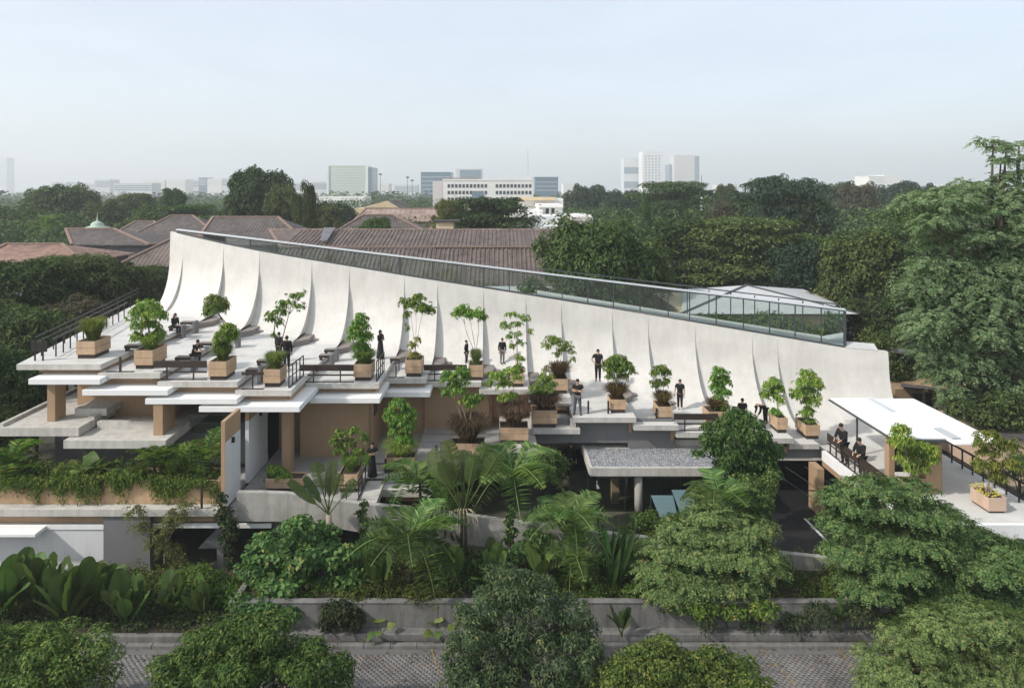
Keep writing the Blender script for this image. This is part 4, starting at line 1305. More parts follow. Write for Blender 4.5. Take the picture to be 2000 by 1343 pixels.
def put_tree(kind, pxc, ytop_px, wpx, Y, label, group='trees behind the building', name='tree', z0=0.0, mat=None):
    cm, tm, zm, rm = TREE[kind]
    zt = ZZ(ytop_px, Y) - z0
    sx = wpx / F * Y / 2 / rm
    sz = min(zt / zm, sx * 1.3 if kind != 'column' else 99)
    o = empty(name, (XX(pxc, Y), Y, z0), random.uniform(0, 6.28), label=label, cat='tree', group=group)
    c = link('crown', cm, o, (0, 0, zt - zm * sz), None, (sx, sx, sz))
    link('trunk', tm, o, None, None, (sx, sx, zt / zm))
    if mat:
        c.material_slots[0].link = 'OBJECT'
        c.material_slots[0].material = M[mat]
    return o


# ---- plants placed clump by clump
def clump_blobs(cl, Y, base, rng, depth=0.9):
    """cl: (px,py,rx,ry[,dy]) ellipses of the photo at distance Y, relative to base"""
    out = []
    for c in cl:
        dy = c[4] if len(c) > 4 else rng.uniform(-.5, .5) * c[2] / F * Y
        y = Y + dy
        p = at(c[0], c[1], y)
        rx, rz = c[2] / F * y, c[3] / F * y
        out.append((p.x - base.x, p.y - base.y, p.z - base.z, rx, (rx + rz) / 2 * depth, rz))
    return out


def whorls(blobs, n, L, Wd, rng, per=7, shell=0.25, droop=1.35):
    """umbrella sprays: each a ring of drooping leaflets"""
    bl = np.asarray(blobs, float)
    area = bl[:, 3] * bl[:, 5]
    cnt = np.maximum(2, np.round(n * area / area.sum())).astype(int)
    idx = np.repeat(np.arange(len(bl)), cnt)
    m = len(idx)
    d = rand_unit(m, rng)
    d[:, 2] = np.abs(d[:, 2]) * 1.0 - 0.35
    r = shell + (1 - shell) * rng.random(m) ** 0.6
    C = bl[idx, :3] + d * bl[idx, 3:6] * r[:, None] * np.array([1.08, 1.08, 1.1]) + rng.normal(size=(m, 3)) * .06 * np.array([1, 1, 1.3])
    ax = norm_(d * np.array([1, 1, .3]) * .8 + np.array([0, 0, 1.0]) + rng.normal(size=(m, 3)) * .35)
    e1 = norm_(np.cross(ax, rand_unit(m, rng)))
    e2 = np.cross(ax, e1)
    parts = []
    for k in range(per):
        a = 2 * math.pi * k / per + rng.uniform(-.25, .25, m)
        o = e1 * np.cos(a)[:, None] + e2 * np.sin(a)[:, None]
        P = C + o * L * 0.10
        T = norm_(o + np.array([0, 0, -1.0]) * rng.uniform(.3, 1.0, (m, 1)) * droop)
        N = norm_(ax * .8 + o * .7)
        s = rng.uniform(.7, 1.2, m)
        parts.append(leaves_at(P, N, T, L * s, Wd * s, fold=.3, droop=.12))
    return merge(parts)


def sapling(label, cl, Y, base_px, base_z=None, stems=None, n=60, L=0.26, Wd=0.095, mat='lf_sap', bark='bark_pale', r0=0.022, group='saplings growing in the planter boxes', extra=None, seed=0, name='sapling', base=None, dens=1.0, shell=.35):
    rng = np.random.default_rng(1000 + seed)
    b = base if base is not None else at(base_px[0], base_px[1], Y)
    o = empty(name, b, label=label, cat='tree', group=group)
    bl = clump_blobs(cl, Y, b, rng)
    V, T = whorls(bl, int(n * dens * 2.4), L * .82, Wd * .66, rng, shell=shell)
    link('crown', fast_mesh('crown', V, T, M[mat]), o)
    mb = MB()
    for st in (stems or [[c[0], c[1]] for c in cl[:3]]):
        p = at(st[0], st[1], Y) - b
        s0 = Vector((random.uniform(-.08, .08), random.uniform(-.05, .05), -0.06))
        m1 = s0.lerp(p, .35) + Vector((random.uniform(-.05, .05), random.uniform(-.05, .05), 0)) - Vector((p.x * .12, 0, 0))
        m2 = s0.lerp(p, .7) + Vector((random.uniform(-.05, .05), random.uniform(-.05, .05), 0))
        mb.tube([s0, m1, m2, p], [r0 * 1.25, r0, r0 * .85, r0 * .5], 6)
    for bb in bl:
        c = Vector(bb[:3])
        best = min((at(st[0], st[1], Y) - b for st in (stems or [[c_[0], c_[1]] for c_ in cl[:3]])), key=lambda q: (q - c).length)
        mb.tube([best.lerp(Vector((0, 0, 0)), .12), best.lerp(c, .6), c], [r0 * .5, r0 * .4, r0 * .25], 5)
    mb.obj('trunk', M[bark], o, smooth=True)
    if extra:
        for (mt, cl2, n2) in extra:
            V, T = whorls(clump_blobs(cl2, Y, b, rng), int(n2 * 1.8), L * .75, Wd * .7, rng, shell=.3)
            link('low_leaves', fast_mesh('low_leaves', V, T, M[mt]), o)
    return o


def grass_arrays(n, R, Hh, rng, spread=0.6, Wd=0.012, ry=None):
    """arching blades from a round base"""
    a = rng.uniform(0, 6.28, n)
    r = R * np.sqrt(rng.random(n)) * .55
    ry = ry or R
    base = np.stack([np.cos(a) * r, np.sin(a) * r * ry / R, np.zeros(n)], 1)
    h = Hh * rng.uniform(.55, 1.1, n)
    a2 = a + rng.normal(0, .6, n)
    lean = spread * rng.uniform(.2, 1.2, n) * R
    dirv = np.stack([np.cos(a2), np.sin(a2), np.zeros(n)], 1)
    side = np.stack([-np.sin(a2), np.cos(a2), np.zeros(n)], 1) * Wd
    p1 = base + dirv * lean[:, None] * .35 + np.array([0, 0, 1]) * (h * .6)[:, None]
    p2 = base + dirv * lean[:, None] * 1.0 + np.array([0, 0, 1]) * h[:, None]
    p3 = base + dirv * lean[:, None] * 1.5 + np.array([0, 0, 1]) * (h * .86)[:, None]
    V = np.stack([base - side, base + side, p1 - side, p1 + side, p2 - side * .7, p2 + side * .7, p3], 1).reshape(-1, 3)
    k = (np.arange(n) * 7)[:, None]
    T = np.concatenate([k + np.array([q]) for q in ((0, 1, 3), (0, 3, 2), (2, 3, 5), (2, 5, 4), (4, 5, 6))], 1).reshape(-1, 3)
    return V, T


GR = {}
for nm, mt, n, sp in (('green', 'lf_grass', 1100, .9), ('brown', 'lf_brown', 1300, 1.1), ('purple', 'lf_purple', 1600, 1.2)):
    V, T = grass_arrays(n, 0.5, 1.0, np.random.default_rng(5), sp, .014)
    GR[nm] = fast_mesh('tuft', V, T, M[mt])


def tuft(kind, label, key=None, loc=None, w=0.8, h=0.7, group='grass tufts in the planter boxes'):
    if key is not None:
        q = PL[key]
        loc = (q.location.x, q.location.y + q['_d'] * .5, q.location.z + q['_h'] - 0.08)
    w, h = (w * .72, h * 1.25) if kind == 'green' else (w * .64, h)
    o = link('grass_tuft', GR[kind], None, loc, (0, 0, random.uniform(0, 6)), (w, w, h))
    return tag(o, label, 'grass', group)


# ---- fronds, banana leaves, elephant ears
def frond_mesh(L, Wd, pairs, rng, arch=0.45, mat='lf_fern', leaf_w=0.06, taper=True, name='frond'):
    """a feather leaf along +Y that arches down at the tip"""
    t = np.linspace(0, 1, pairs)
    y = L * t
    z = L * (0.55 * t * (1 - t * .55) * 1.0) - arch * L * t ** 2.2
    mid = np.stack([np.zeros(pairs), y, z], 1)
    tang = norm_(np.gradient(mid, axis=0))
    prof = np.sin(np.pi * np.clip(t * .93 + .07, 0, 1)) ** .55
    parts = []
    for s in (-1, 1):
        ln = Wd * prof * rng.uniform(.9, 1.08, pairs)
        T = norm_(np.stack([np.full(pairs, s * 1.0), np.full(pairs, .0), np.full(pairs, -.22)], 1) + tang * .55)
        N = norm_(np.cross(tang, np.array([1.0, 0, 0])) * 1 + rng.normal(size=(pairs, 3)) * .12)
        N[:, 2] = np.abs(N[:, 2])
        parts.append(leaves_at(mid, N, T, ln, np.full(pairs, leaf_w * L), fold=.2, droop=.10))
    V, Tr = merge(parts)
    # rachis
    w = 0.006 * L
    a = mid + np.array([w, 0, w]); b = mid - np.array([w, 0, -w])
    rv = np.stack([a, b], 1).reshape(-1, 3)
    rt = []
    for k in range(pairs - 1):
        q = k * 2
        rt += [(q, q + 1, q + 3), (q, q + 3, q + 2)]
    V, Tr = merge([(V, Tr), (rv, np.array(rt))])
    return fast_mesh(name, V, Tr, M[mat])


FR = [frond_mesh(1.0, .30, 42, np.random.default_rng(k), arch=a, leaf_w=.046) for k, a in enumerate((.35, .5, .65))]
FRP = [frond_mesh(1.0, .34, 26, np.random.default_rng(k + 9), arch=a, leaf_w=.05, mat='lf_ivy') for k, a in enumerate((.4, .6))]


def tree_fern(label, px, py, Y, R, n=14, base_z=None, lift=0.25, mats=None, group='feathery tree ferns in the front garden', name='tree_fern', cat='fern', meshes=None, seed=0):
    rnd = random.Random(seed + 50)
    c = at(px, py, Y)
    bz = base_z if base_z is not None else 1.0
    o = empty(name, (c.x, c.y, bz), label=label, cat=cat, group=group)
    hh = c.z - bz
    MB().tube([(0.1, 0.05, -0.1), (0.05, 0, hh * .5), (0, 0, hh)], [.09, .075, .06], 8).obj('trunk', M['bark_dark'], o)
    ms = meshes or FR
    for k in range(n):
        ring = k % 2
        el = rnd.uniform(.10, .35) + lift if ring == 0 else rnd.uniform(-.35, .05) + lift * .5
        s = R * rnd.uniform(.8, 1.1)
        link('frond', ms[rnd.randrange(len(ms))], o, (0, 0, hh), (el, rnd.uniform(-.25, .25), k * 2 * math.pi / n + rnd.uniform(-.2, .2)), (s * 1.05, s, s))
    return o


def blade_mesh(L, Wd, rng, mat, torn=0.0, cup=.15, arch=.35, stalk=.35, tip='round', seg=14, wave=.03, name='leaf'):
    """a large leaf on a stalk, along +Y; torn>0 splits the blade into strips"""
    mb = MB()
    n = seg
    t0 = np.linspace(0, 1, n + 1)
    def mid(t):
        s = stalk + t * (1 - stalk)
        return np.array([0, L * s * (1 - .15 * s), L * (.55 * s - arch * s ** 2.2)])
    mb.tube([Vector((0, 0, 0))] + [Vector(mid(t)) for t in (0, .3, .6, .9)], [.014 * L, .011 * L, .009 * L, .006 * L, .003 * L], 5)
    def hw(t):
        if tip == 'round': return Wd * (max(0, math.sin(math.pi * (t * .93 + .05)))) ** .5
        if tip == 'ear': return Wd * 1.5 * (t + .03) ** .38 * max(0.0, 1 - t) ** .58 * (1 + .05 * math.sin(t * 40))
        if tip == 'heart': return Wd * (max(0.0, (1 - t) ** .62)) * (min(1, t * 7 + .45)) ** .5
        return Wd * min(1, t * 6 + .1) * (1 - t ** 3) ** .7
    for s in (-1, 1):
        for k in range(n):
            ta, tb = t0[k], t0[k + 1]
            if torn > 0:
                gap = torn * .5 / n * rng.uniform(.2, 1.2)
                ta2, tb2 = ta + gap * .2, tb - gap
            else: ta2, tb2 = ta, tb
            ma, mbb = mid(ta), mid(tb)
            sk = .10 if torn else .04
            dz = rng.uniform(-.5, .5) * torn * Wd * .8
            wv = (wave * L * math.sin(k * 1.9), wave * L * math.sin((k + 1) * 1.9)) if not torn else (0, 0)
            ea = mid(min(1, ta2 + sk)) + np.array([s * hw(ta), 0, cup * hw(ta) - (torn * .25 * hw(ta)) + dz + wv[0]])
            eb = mid(min(1, tb2 + sk)) + np.array([s * hw(tb), 0, cup * hw(tb) - (torn * .25 * hw(tb)) + dz + wv[1]])
            ha = mid(min(1, ta2 + sk * .5)) + np.array([s * hw(ta) * .5, 0, cup * hw(ta) * .75 + dz * .3])
            hb = mid(min(1, tb2 + sk * .5)) + np.array([s * hw(tb) * .5, 0, cup * hw(tb) * .75 + dz * .3])
            vs = [ma, mbb, ha, hb, ea, eb]
            mb.add(vs, [(0, 1, 3, 2), (2, 3, 5, 4)] if s > 0 else [(1, 0, 2, 3), (3, 2, 4, 5)])
    me = mb.mesh(name, M[mat], smooth=(torn == 0))
    # weld so a leaf is one island: one colour
    import bmesh
    bm = bmesh.new(); bm.from_mesh(me); bmesh.ops.remove_doubles(bm, verts=bm.verts, dist=1e-4); bm.to_mesh(me); bm.free()
    return me


_r = np.random.default_rng(4)
BAN = [blade_mesh(1, .13, _r, 'lf_banana', torn=.55, arch=a, stalk=.40, seg=20, cup=-.1) for a in (.12, .28, .45)]
BAN2 = [blade_mesh(1, .10, _r, 'lf_banana', torn=.12, arch=a, stalk=.25, seg=18, cup=.1) for a in (.1, .3)]
EAR = [blade_mesh(1, .19, _r, 'lf_big', arch=a, stalk=.30, tip='ear', wave=.012, cup=.25) for a in (.05, .15, .3)]
HEART = [blade_mesh(1, .27, _r, 'lf_grape', arch=a, stalk=.45, tip='heart', wave=.01, cup=.1) for a in (.45, .7)]
SWORD = [blade_mesh(1, .045, _r, 'lf_big', arch=a, stalk=.05, tip='sword', wave=.0, cup=.3, seg=8) for a in (.05, .2, .35)]


def leaf_plant(name, label, cat, loc, meshes, n, s0, s1, el0, el1, seed, group=None, fan=None, stem=None, rot0=0.0):
    """leaves of one plant, each a part, sharing a few meshes"""
    rnd = random.Random(seed)
    o = empty(name, loc, label=label, cat=cat, group=group)
    zz = 0.0
    if stem:
        MB().tube([(0, 0, -0.15), (0.02, 0, stem[0] * .5), (0, 0, stem[0])], [stem[1] * 1.2, stem[1], stem[1] * .8], 8).obj('trunk', M[stem[2]], o, smooth=True)
        zz = stem[0]
    for k in range(n):
        az = fan[k] if fan else rot0 + k * 2.4 + rnd.uniform(-.3, .3)
        el = rnd.uniform(el0, el1)
        if fan:
            rot = Euler((el, 0, az))
            e = fan[k]
            # fan: leaves tilt sideways in one plane
            m = Matrix.Rotation(e, 3, 'Y') @ Matrix.Rotation(R_(62) + rnd.uniform(-.1, .1), 3, 'X')
            rot = m.to_euler()
        else:
            rot = (el, rnd.uniform(-.3, .3), az)
        link('leaf', meshes[rnd.randrange(len(meshes))], o, (rnd.uniform(-.04, .04), rnd.uniform(-.04, .04), zz), rot, rnd.uniform(s0, s1))
    return o


def bush(name, label, cat, cl, Y, base, n, L, Wd, mat, seed, lump=None, bark='bark_dark', r0=.06, depth=.95, group=None, trunk_top=None, **kw):
    """a shrub or crown from photo clumps"""
    rng = np.random.default_rng(2000 + seed)
    b = Vector(base)
    o = empty(name, b, label=label, cat=cat, group=group)
    bl = clump_blobs(cl, Y, b, rng, depth)
    V, T = crown_arrays(lumps(bl, lump[0], lump[1], rng) if lump else bl, n, L, Wd, rng, **kw)
    link('crown', fast_mesh('crown', V, T, M[mat]), o)
    link('trunk', limb_mesh('trunk', (0, 0, -0.05), [(q[0] * .95, q[1], q[2]) for q in bl], r0, M[bark], trunk_top), o)
    return o, bl


def spray_tree(name, label, cl, Y, base, n, L, Wd, mat, seed, bark='bark', r0=.09, group=None, depth=1.2, jit=1.0, per=9, trunk_top=None, droop=.35, flat=1.0, core=.30, lump=None):
    """feathery tree: many drooping twigs, each with leaflets along both sides"""
    rng = np.random.default_rng(3000 + seed)
    b = Vector(base)
    o = empty(name, b, label=label, cat='tree', group=group)
    bl = np.asarray(clump_blobs(cl, Y, b, rng, depth), float)
    bl[:, 5] *= flat
    if lump: bl = np.asarray(lumps(bl, lump[0], lump[1], rng), float)
    tips0 = bl
    area = bl[:, 3] * bl[:, 5]
    cnt = np.maximum(3, (n * area / area.sum())).astype(int)
    idx = np.repeat(np.arange(len(bl)), cnt)
    m = len(idx)
    d = rand_unit(m, rng)
    d[:, 2] = np.where(d[:, 2] < -.3, -d[:, 2], d[:, 2])
    r = core + (1 - core) * rng.random(m) ** .6
    C = bl[idx, :3] + d * bl[idx, 3:6] * r[:, None]
    out = norm_(d * np.array([1, 1, .25]) + rng.normal(size=(m, 3)) * .45 * np.array([1, 1, .3]))
    side = norm_(np.cross(out, np.array([0, 0, 1.0])))
    parts = []
    ln = L * rng.uniform(.7, 1.3, m)
    for k in range(per):
        t = (k + .5) / per
        P = C + out * (ln * t)[:, None] + np.array([0, 0, -1.0]) * (ln * droop * t * t)[:, None]
        for s in (-1, 1):
            T = norm_(side * s + out * .5 + np.array([0, 0, -.3]) + rng.normal(size=(m, 3)) * .15)
            N = norm_(np.array([0, 0, .65]) + out * .8 + rng.normal(size=(m, 3)) * .3)
            w = Wd * (1 - .45 * abs(t - .45) * 2) * rng.uniform(.75, 1.2, m)
            parts.append(leaves_at(P, N, T, w, w * .5, fold=.15, droop=.08))
    V, T = merge(parts)
    link('crown', fast_mesh('crown', V, T, M[mat]), o)
    link('trunk', limb_mesh('trunk', (0, 0, -.05), [tuple(q[:3]) for q in clump_blobs(cl, Y, b, np.random.default_rng(3000 + seed), depth)], r0, M[bark], trunk_top), o)
    return o
# ================================================================== SAPLINGS AND GRASSES IN THE PLANTERS
def pbase(key, dz=-0.07, f=.5):
    q = PL[key]
    return Vector((q.location.x, q.location.y + q['_d'] * f, q.location.z + q['_h'] + dz))


def sap(key, label, cl, stems, **kw):
    b = pbase(key)
    return sapling(label, cl, b.y, None, stems=stems, base=b, seed=sum(map(ord, key)) * 7, **kw)


sap('2', 'dense leafy sapling with ragged lower branches in the second planter', [(288, 598, 30, 18), (300, 612, 24, 18), (268, 612, 16, 20), (285, 632, 28, 18), (268, 655, 13, 13), (310, 648, 12, 14), (300, 655, 14, 10), (318, 612, 8, 14)], [(288, 620), (275, 645), (306, 640)], n=130, r0=.045, L=.27, bark='bark', dens=1.5)
sap('15', 'round-headed sapling on a thin trunk against the foot of the curved wall', [(421, 588, 23, 18), (418, 600, 20, 14), (436, 598, 10, 14), (404, 608, 7, 10)], [(422, 606), (420, 600)], n=110, r0=.035, L=.30, bark='bark', dens=1.4)
sap('3', 'low sapling with a double crown in the third planter', [(446, 640, 17, 13), (432, 655, 18, 12), (455, 655, 9, 16), (424, 668, 9, 9), (440, 672, 12, 8)], [(440, 665), (448, 658), (430, 668)], n=75, r0=.03, bark='bark', dens=1.5)
sap('4', 'tall open sapling with two bare stems and flat yellow-tinged leaf tiers', [(575, 577, 16, 6), (592, 572, 6, 5), (560, 592, 22, 7), (588, 596, 11, 6), (538, 610, 22, 8), (553, 606, 10, 8), (530, 622, 12, 7), (548, 628, 8, 9), (534, 652, 5, 6)], [(568, 600), (537, 622)], n=52, r0=.03, L=.25, bark='bark', dens=1.15)
sap('5', 'column-shaped sapling with dense bright leaves in the fifth planter', [(705, 618, 13, 14), (702, 636, 20, 16), (697, 655, 20, 16), (706, 675, 20, 16), (690, 645, 12, 10), (715, 655, 12, 16), (702, 692, 12, 8)], [(704, 640), (702, 670)], n=120, r0=.03, bark='bark', dens=1.5)
sap('6', 'tall sapling with bare pale stems under a spreading top, low yellow leaves', [(818, 580, 15, 9), (806, 592, 20, 12), (828, 600, 18, 12), (840, 604, 8, 14), (788, 588, 8, 10), (796, 612, 9, 6), (796, 636, 4, 4)], [(812, 604), (826, 606), (802, 606)], n=78, r0=.016, dens=1.3,
    extra=[('lf_yellow', [(810, 690, 13, 10), (806, 672, 10, 12), (815, 662, 8, 8)], 30)])
sap('7', 'slender sapling with three diverging pale stems and twin crowns', [(906, 603, 17, 12), (893, 610, 12, 10), (917, 612, 15, 11), (936, 610, 13, 10), (942, 618, 9, 9)], [(905, 622), (918, 622), (935, 622)], n=72, r0=.02, dens=1.4)
sap('8', 'loose layered sapling standing right of the man in grey trousers', [(1002, 612, 16, 6), (1026, 620, 14, 6), (986, 634, 14, 8), (1006, 631, 10, 5), (1014, 632, 6, 5), (1036, 646, 8, 4), (996, 653, 10, 6), (1012, 650, 8, 6), (1016, 668, 12, 6), (1000, 672, 8, 8), (1015, 698, 12, 9)], [(1008, 650), (1012, 625), (1004, 690)], n=62, r0=.018, dens=1.0,
    extra=[('lf_yellow', [(1012, 716, 12, 9)], 14)])
sap('9', 'sapling with large drooping leaves and a feathered crown above brown grass', [(1078, 660, 15, 8), (1090, 668, 18, 10), (1066, 672, 9, 8), (1108, 672, 8, 10), (1116, 684, 7, 8), (1090, 688, 8, 10), (1117, 702, 6, 7), (1100, 680, 10, 6)], [(1086, 676), (1096, 674)], n=52, r0=.016, L=.28, dens=1.0,
    extra=[('lf_yellow', [(1078, 735, 15, 12), (1064, 722, 9, 9)], 22)])
sap('10', 'mushroom-shaped sapling with a broad flat top over brown grass', [(1206, 702, 24, 12), (1190, 714, 14, 14), (1222, 714, 18, 12), (1206, 720, 20, 12), (1234, 722, 7, 7), (1194, 733, 8, 10), (1216, 732, 12, 8)], [(1204, 715), (1212, 718)], n=105, r0=.022, dens=1.3)
sap('11', 'small sapling with a crooked top beside the man with a cup', [(1290, 718, 14, 8), (1280, 726, 10, 8), (1300, 724, 11, 9), (1284, 745, 11, 7), (1302, 745, 6, 12), (1276, 750, 6, 5)], [(1288, 725), (1298, 730)], n=50, r0=.016, dens=1.2)
sap('12', 'bushy sapling with a narrow upright crown, left of the black-clad back', [(1405, 722, 14, 10), (1396, 738, 12, 8), (1414, 740, 14, 14), (1402, 752, 16, 12), (1415, 765, 13, 12), (1400, 768, 9, 7)], [(1405, 750), (1412, 760)], n=85, r0=.02, dens=1.4,
    extra=[('lf_yellow', [(1408, 788, 14, 14)], 30)])
sap('13', 'sapling with a leaning crown just right of the bending person', [(1512, 743, 14, 8), (1498, 752, 11, 9), (1520, 758, 12, 14), (1494, 768, 8, 8), (1522, 780, 10, 12), (1508, 766, 10, 8)], [(1512, 760), (1520, 775)], n=68, r0=.02, dens=1.3,
    extra=[('lf_sap', [(1514, 803, 12, 10)], 16)])
sap('14', 'tallest right-hand sapling with a thick tapering crown by the deck railing', [(1576, 728, 18, 10), (1568, 744, 16, 12), (1592, 744, 14, 14), (1575, 762, 26, 12), (1558, 768, 14, 12), (1582, 782, 18, 14), (1601, 752, 6, 9), (1576, 802, 15, 12), (1600, 775, 5, 6)], [(1576, 750), (1582, 780)], n=135, r0=.025, dens=1.4,
    extra=[('lf_sap', [(1582, 820, 15, 8)], 14)])
sap('a', 'leafy sapling in the stepped planter below the man with folded arms', [(1062, 738, 14, 12), (1048, 755, 14, 10), (1070, 752, 18, 12), (1055, 775, 18, 12), (1078, 776, 14, 12)], [(1062, 765), (1068, 770)], n=75, r0=.018, dens=1.3)
sap('b', 'loose sapling spreading over the edge of the terrace above purple grass', [(975, 732, 22, 11), (1000, 722, 16, 8), (955, 746, 10, 7), (985, 748, 16, 9), (1010, 733, 10, 8), (985, 775, 13, 8), (1002, 770, 10, 8)], [(980, 745), (1003, 745)], n=80, r0=.016, dens=1.2)
sap('c', 'tall sapling with forked bare stems and cloud-like crowns in front of the tan wall', [(880, 735, 18, 12), (900, 725, 17, 12), (885, 750, 16, 10), (908, 738, 10, 12), (895, 760, 18, 12), (872, 728, 10, 8), (915, 778, 16, 9), (932, 776, 12, 10), (922, 788, 12, 7), (868, 762, 8, 6)], [(882, 755), (898, 760), (922, 785)], n=135, r0=.022, dens=1.2)
sap('d', 'dense dark-green sapling between the tan walls, over the wide planter', [(778, 788, 20, 10), (762, 805, 14, 12), (795, 805, 20, 14), (780, 815, 22, 14), (798, 830, 16, 14), (776, 838, 16, 14), (790, 855, 18, 12), (786, 872, 12, 10)], [(782, 830), (790, 850)], n=150, r0=.022, mat='lf_sap', dens=1.5)
sap('e', 'airy sapling with hanging yellow-green leaves beside the woman in a long dress', [(665, 845, 14, 8), (690, 838, 16, 7), (652, 858, 8, 10), (680, 862, 18, 9), (712, 852, 8, 9), (665, 875, 12, 9), (700, 880, 14, 10), (715, 895, 9, 12), (688, 900, 10, 9)], [(680, 865), (702, 885)], n=92, r0=.016, L=.24, dens=1.1)
sap('f', 'low green leafy shrub in the planter at the foot of the tan column', [(535, 915, 14, 12), (550, 925, 16, 10), (530, 932, 10, 8)], [(540, 925), (550, 930)], n=45, r0=.012, dens=1.2)
sap('h', 'pale-barked sapling with hanging yellow-green leaves in the flower planter', [(1930, 848, 26, 9), (1912, 862, 12, 10), (1950, 865, 22, 12), (1975, 870, 16, 14), (1930, 880, 26, 10), (1915, 905, 14, 12), (1945, 905, 16, 12), (1975, 905, 20, 12), (1955, 930, 14, 10), (1940, 925, 10, 10)], [(1932, 900), (1946, 885), (1958, 905)], n=130, r0=.035, L=.27, mat='lf_yellow', dens=1.1)
kb_ = on(1785, 975, 2.775); kb_.y = 32.1; kb_.x = XX(1785, 32.1)
sapling('broad sapling with a drooping double crown in front of the tan kiosk', [(1760, 838, 18, 12), (1765, 860, 22, 14), (1745, 858, 8, 14), (1795, 872, 32, 12), (1780, 892, 30, 14), (1815, 890, 18, 14), (1790, 912, 24, 10), (1825, 880, 10, 10)], 32.1, None, stems=[(1770, 880), (1795, 895), (1785, 905)], n=190, base=kb_, seed=77, r0=.03, L=.27, dens=1.3)
# flowers in the right planter
q = PL['h']
mb = MB()
for k in range(70):
    a, b2 = random.uniform(-.38, .38), random.uniform(.2, 1.5)
    mb.blob((a * q['_w'] / .8, b2, random.uniform(0, .14)), (.05, .05, .035), 6, 4)
tag(mb.obj('yellow_flowers', M['flower'], None, loc=(q.location.x, q.location.y, q.location.z + q['_h'] - .06)), 'yellow flowers filling the pinkish planter under the pale-barked sapling', 'flowers', kind='stuff')

for key, kd, lab, w, h in (
        ('1', 'green', 'tall light-green grass tuft alone in the leftmost planter', 1.35, .85), ('2', 'green', 'green grass tuft around the stem of the dense sapling, second planter', 1.25, .5), ('3', 'green', 'green grass tuft under the double-crowned sapling', 1.05, .55),
        ('4', 'green', 'green grass tuft at the foot of the two bare stems', 1.1, .62), ('5', 'green', 'green grass tuft below the column-shaped sapling', 1.35, .55), ('7', 'green', 'yellowish grass tuft at the foot of the three-stemmed sapling', .8, .65),
        ('9', 'brown', 'bushy brown-green grass ball left of the man with folded arms', 1.35, .85), ('10', 'brown', 'brown grass ball under the mushroom-shaped sapling', 1.35, .75), ('11', 'brown', 'brown grass tuft left of the man with a cup', 1.15, .7),
        ('12', 'brown', 'brown grass tuft left of the man seen from behind', 1.0, .6), ('a', 'purple', 'wide purple-brown grass in the planter below the man with folded arms', 1.8, .85), ('b', 'purple', 'purple-brown grass ball in the lowest stepped planter', 1.7, 1.15),
        ('c', 'purple', 'large dark purple grass ball behind the fan-shaped palm', 2.0, 1.3), ('d', 'green', 'green grass under the dense sapling right of the woman in a long dress', 1.7, .6), ('e', 'green', 'green grass below the airy sapling at the floor corner', 1.0, .6)):
    tuft(kd, lab, key, w=w, h=h)

# ================================================================== FRONT GARDEN
# trailing plants and leafy plants of the long planter
rng = np.random.default_rng(91)
bl = []
for k in range(165):
    px = rng.uniform(-25, 425)
    top = 934 + 5 * math.sin(px * .02)
    hang = (rng.uniform(0, 54) if math.sin(px * .045) + math.sin(px * .11 + 1) > -.3 else rng.uniform(0, 20)) if px > 60 else rng.uniform(0, 22)
    p = at(px, top + hang * .5, 31.06 - .05 * rng.random())
    bl.append((p.x, p.y + rng.uniform(-.08, .1), p.z, rng.uniform(.12, .30), .13, rng.uniform(.12, .3) + hang / 90))
V, T = crown_arrays(bl, 15000, .115, .05, rng, shell=.3, droop=.7, jitter=1.0)
bl2 = []
for k in range(90):
    px = rng.uniform(-25, 425)
    p = at(px, 932 - rng.uniform(0, 26), 31.9)
    bl2.append((p.x, p.y + rng.uniform(-.3, .4), p.z, rng.uniform(.2, .4), .35, rng.uniform(.2, .4)))
V2, T2 = crown_arrays(bl2, 9000, .13, .055, rng, shell=.3, droop=.5, jitter=1.0)
V, T = merge([(V, T), (V2, T2)])
tag(link('trailing_plants', fast_mesh('trailing_plants', V, T, M['lf_ivy'])), 'trailing green plants hanging over the long tan planter', 'plants', kind='stuff')
for k, (px, py, n, s, lab) in enumerate(((150, 925, 8, 1.0, 'broad-leaved plant in the long planter, below the left balcony corner'), (185, 915, 9, 1.15, 'tallest broad-leaved plant in the long planter, under the lower balcony slab'), (215, 925, 7, .95, 'broad-leaved plant in the long planter right of the tallest one'), (255, 930, 8, 1.0, 'broad-leaved plant in the middle of the long planter'), (110, 930, 6, .9, 'low broad-leaved plant near the left part of the long planter'))):
    p = at(px, py + 18, 31.7)
    leaf_plant('broadleaf_plant', lab, 'plant', p, HEART, n + 2, s * .95, s * 1.4, .35, 1.1, 60 + k, group='broad-leaved plants in the long planter')
for k, (px, py, R, lab, n) in enumerate(((300, 905, 1.35, 'drooping feather palm in the long planter, under the balcony end', 14), (345, 905, 1.25, 'second feather palm in the long planter, before the glass balustrade', 14), (402, 890, 1.55, 'tallest feather palm in the long planter, beside the fin wall', 13), (20, 905, 1.6, 'dark feather palm at the far left end of the long planter', 16), (50, 925, 1.2, 'lower dark feather palm at the left end of the long planter', 12))):
    tree_fern(lab, px, py, 31.8, R, n, base_z=3.9, lift=.5, group='feather palms in the long planter', name='feather_palm', cat='palm', meshes=FRP, seed=k)

# bamboo hanging in front of the slab
bamboo_cl = [(262, 1000, 14, 18), (275, 1030, 12, 22), (345, 1010, 14, 22), (325, 1030, 14, 26), (370, 990, 14, 14), (330, 1075, 22, 26), (350, 1100, 14, 24), (305, 1060, 16, 24)]
spray_tree('bamboo', 'thin pale bamboo sprays hanging in front of the grey block and dark opening', bamboo_cl, 30.2, (XX(325, 30.2), 30.0, 1.0), 330, .45, .14, 'lf_bamboo', 5, r0=.025, depth=.3, per=6, droop=.7, bark='dry')
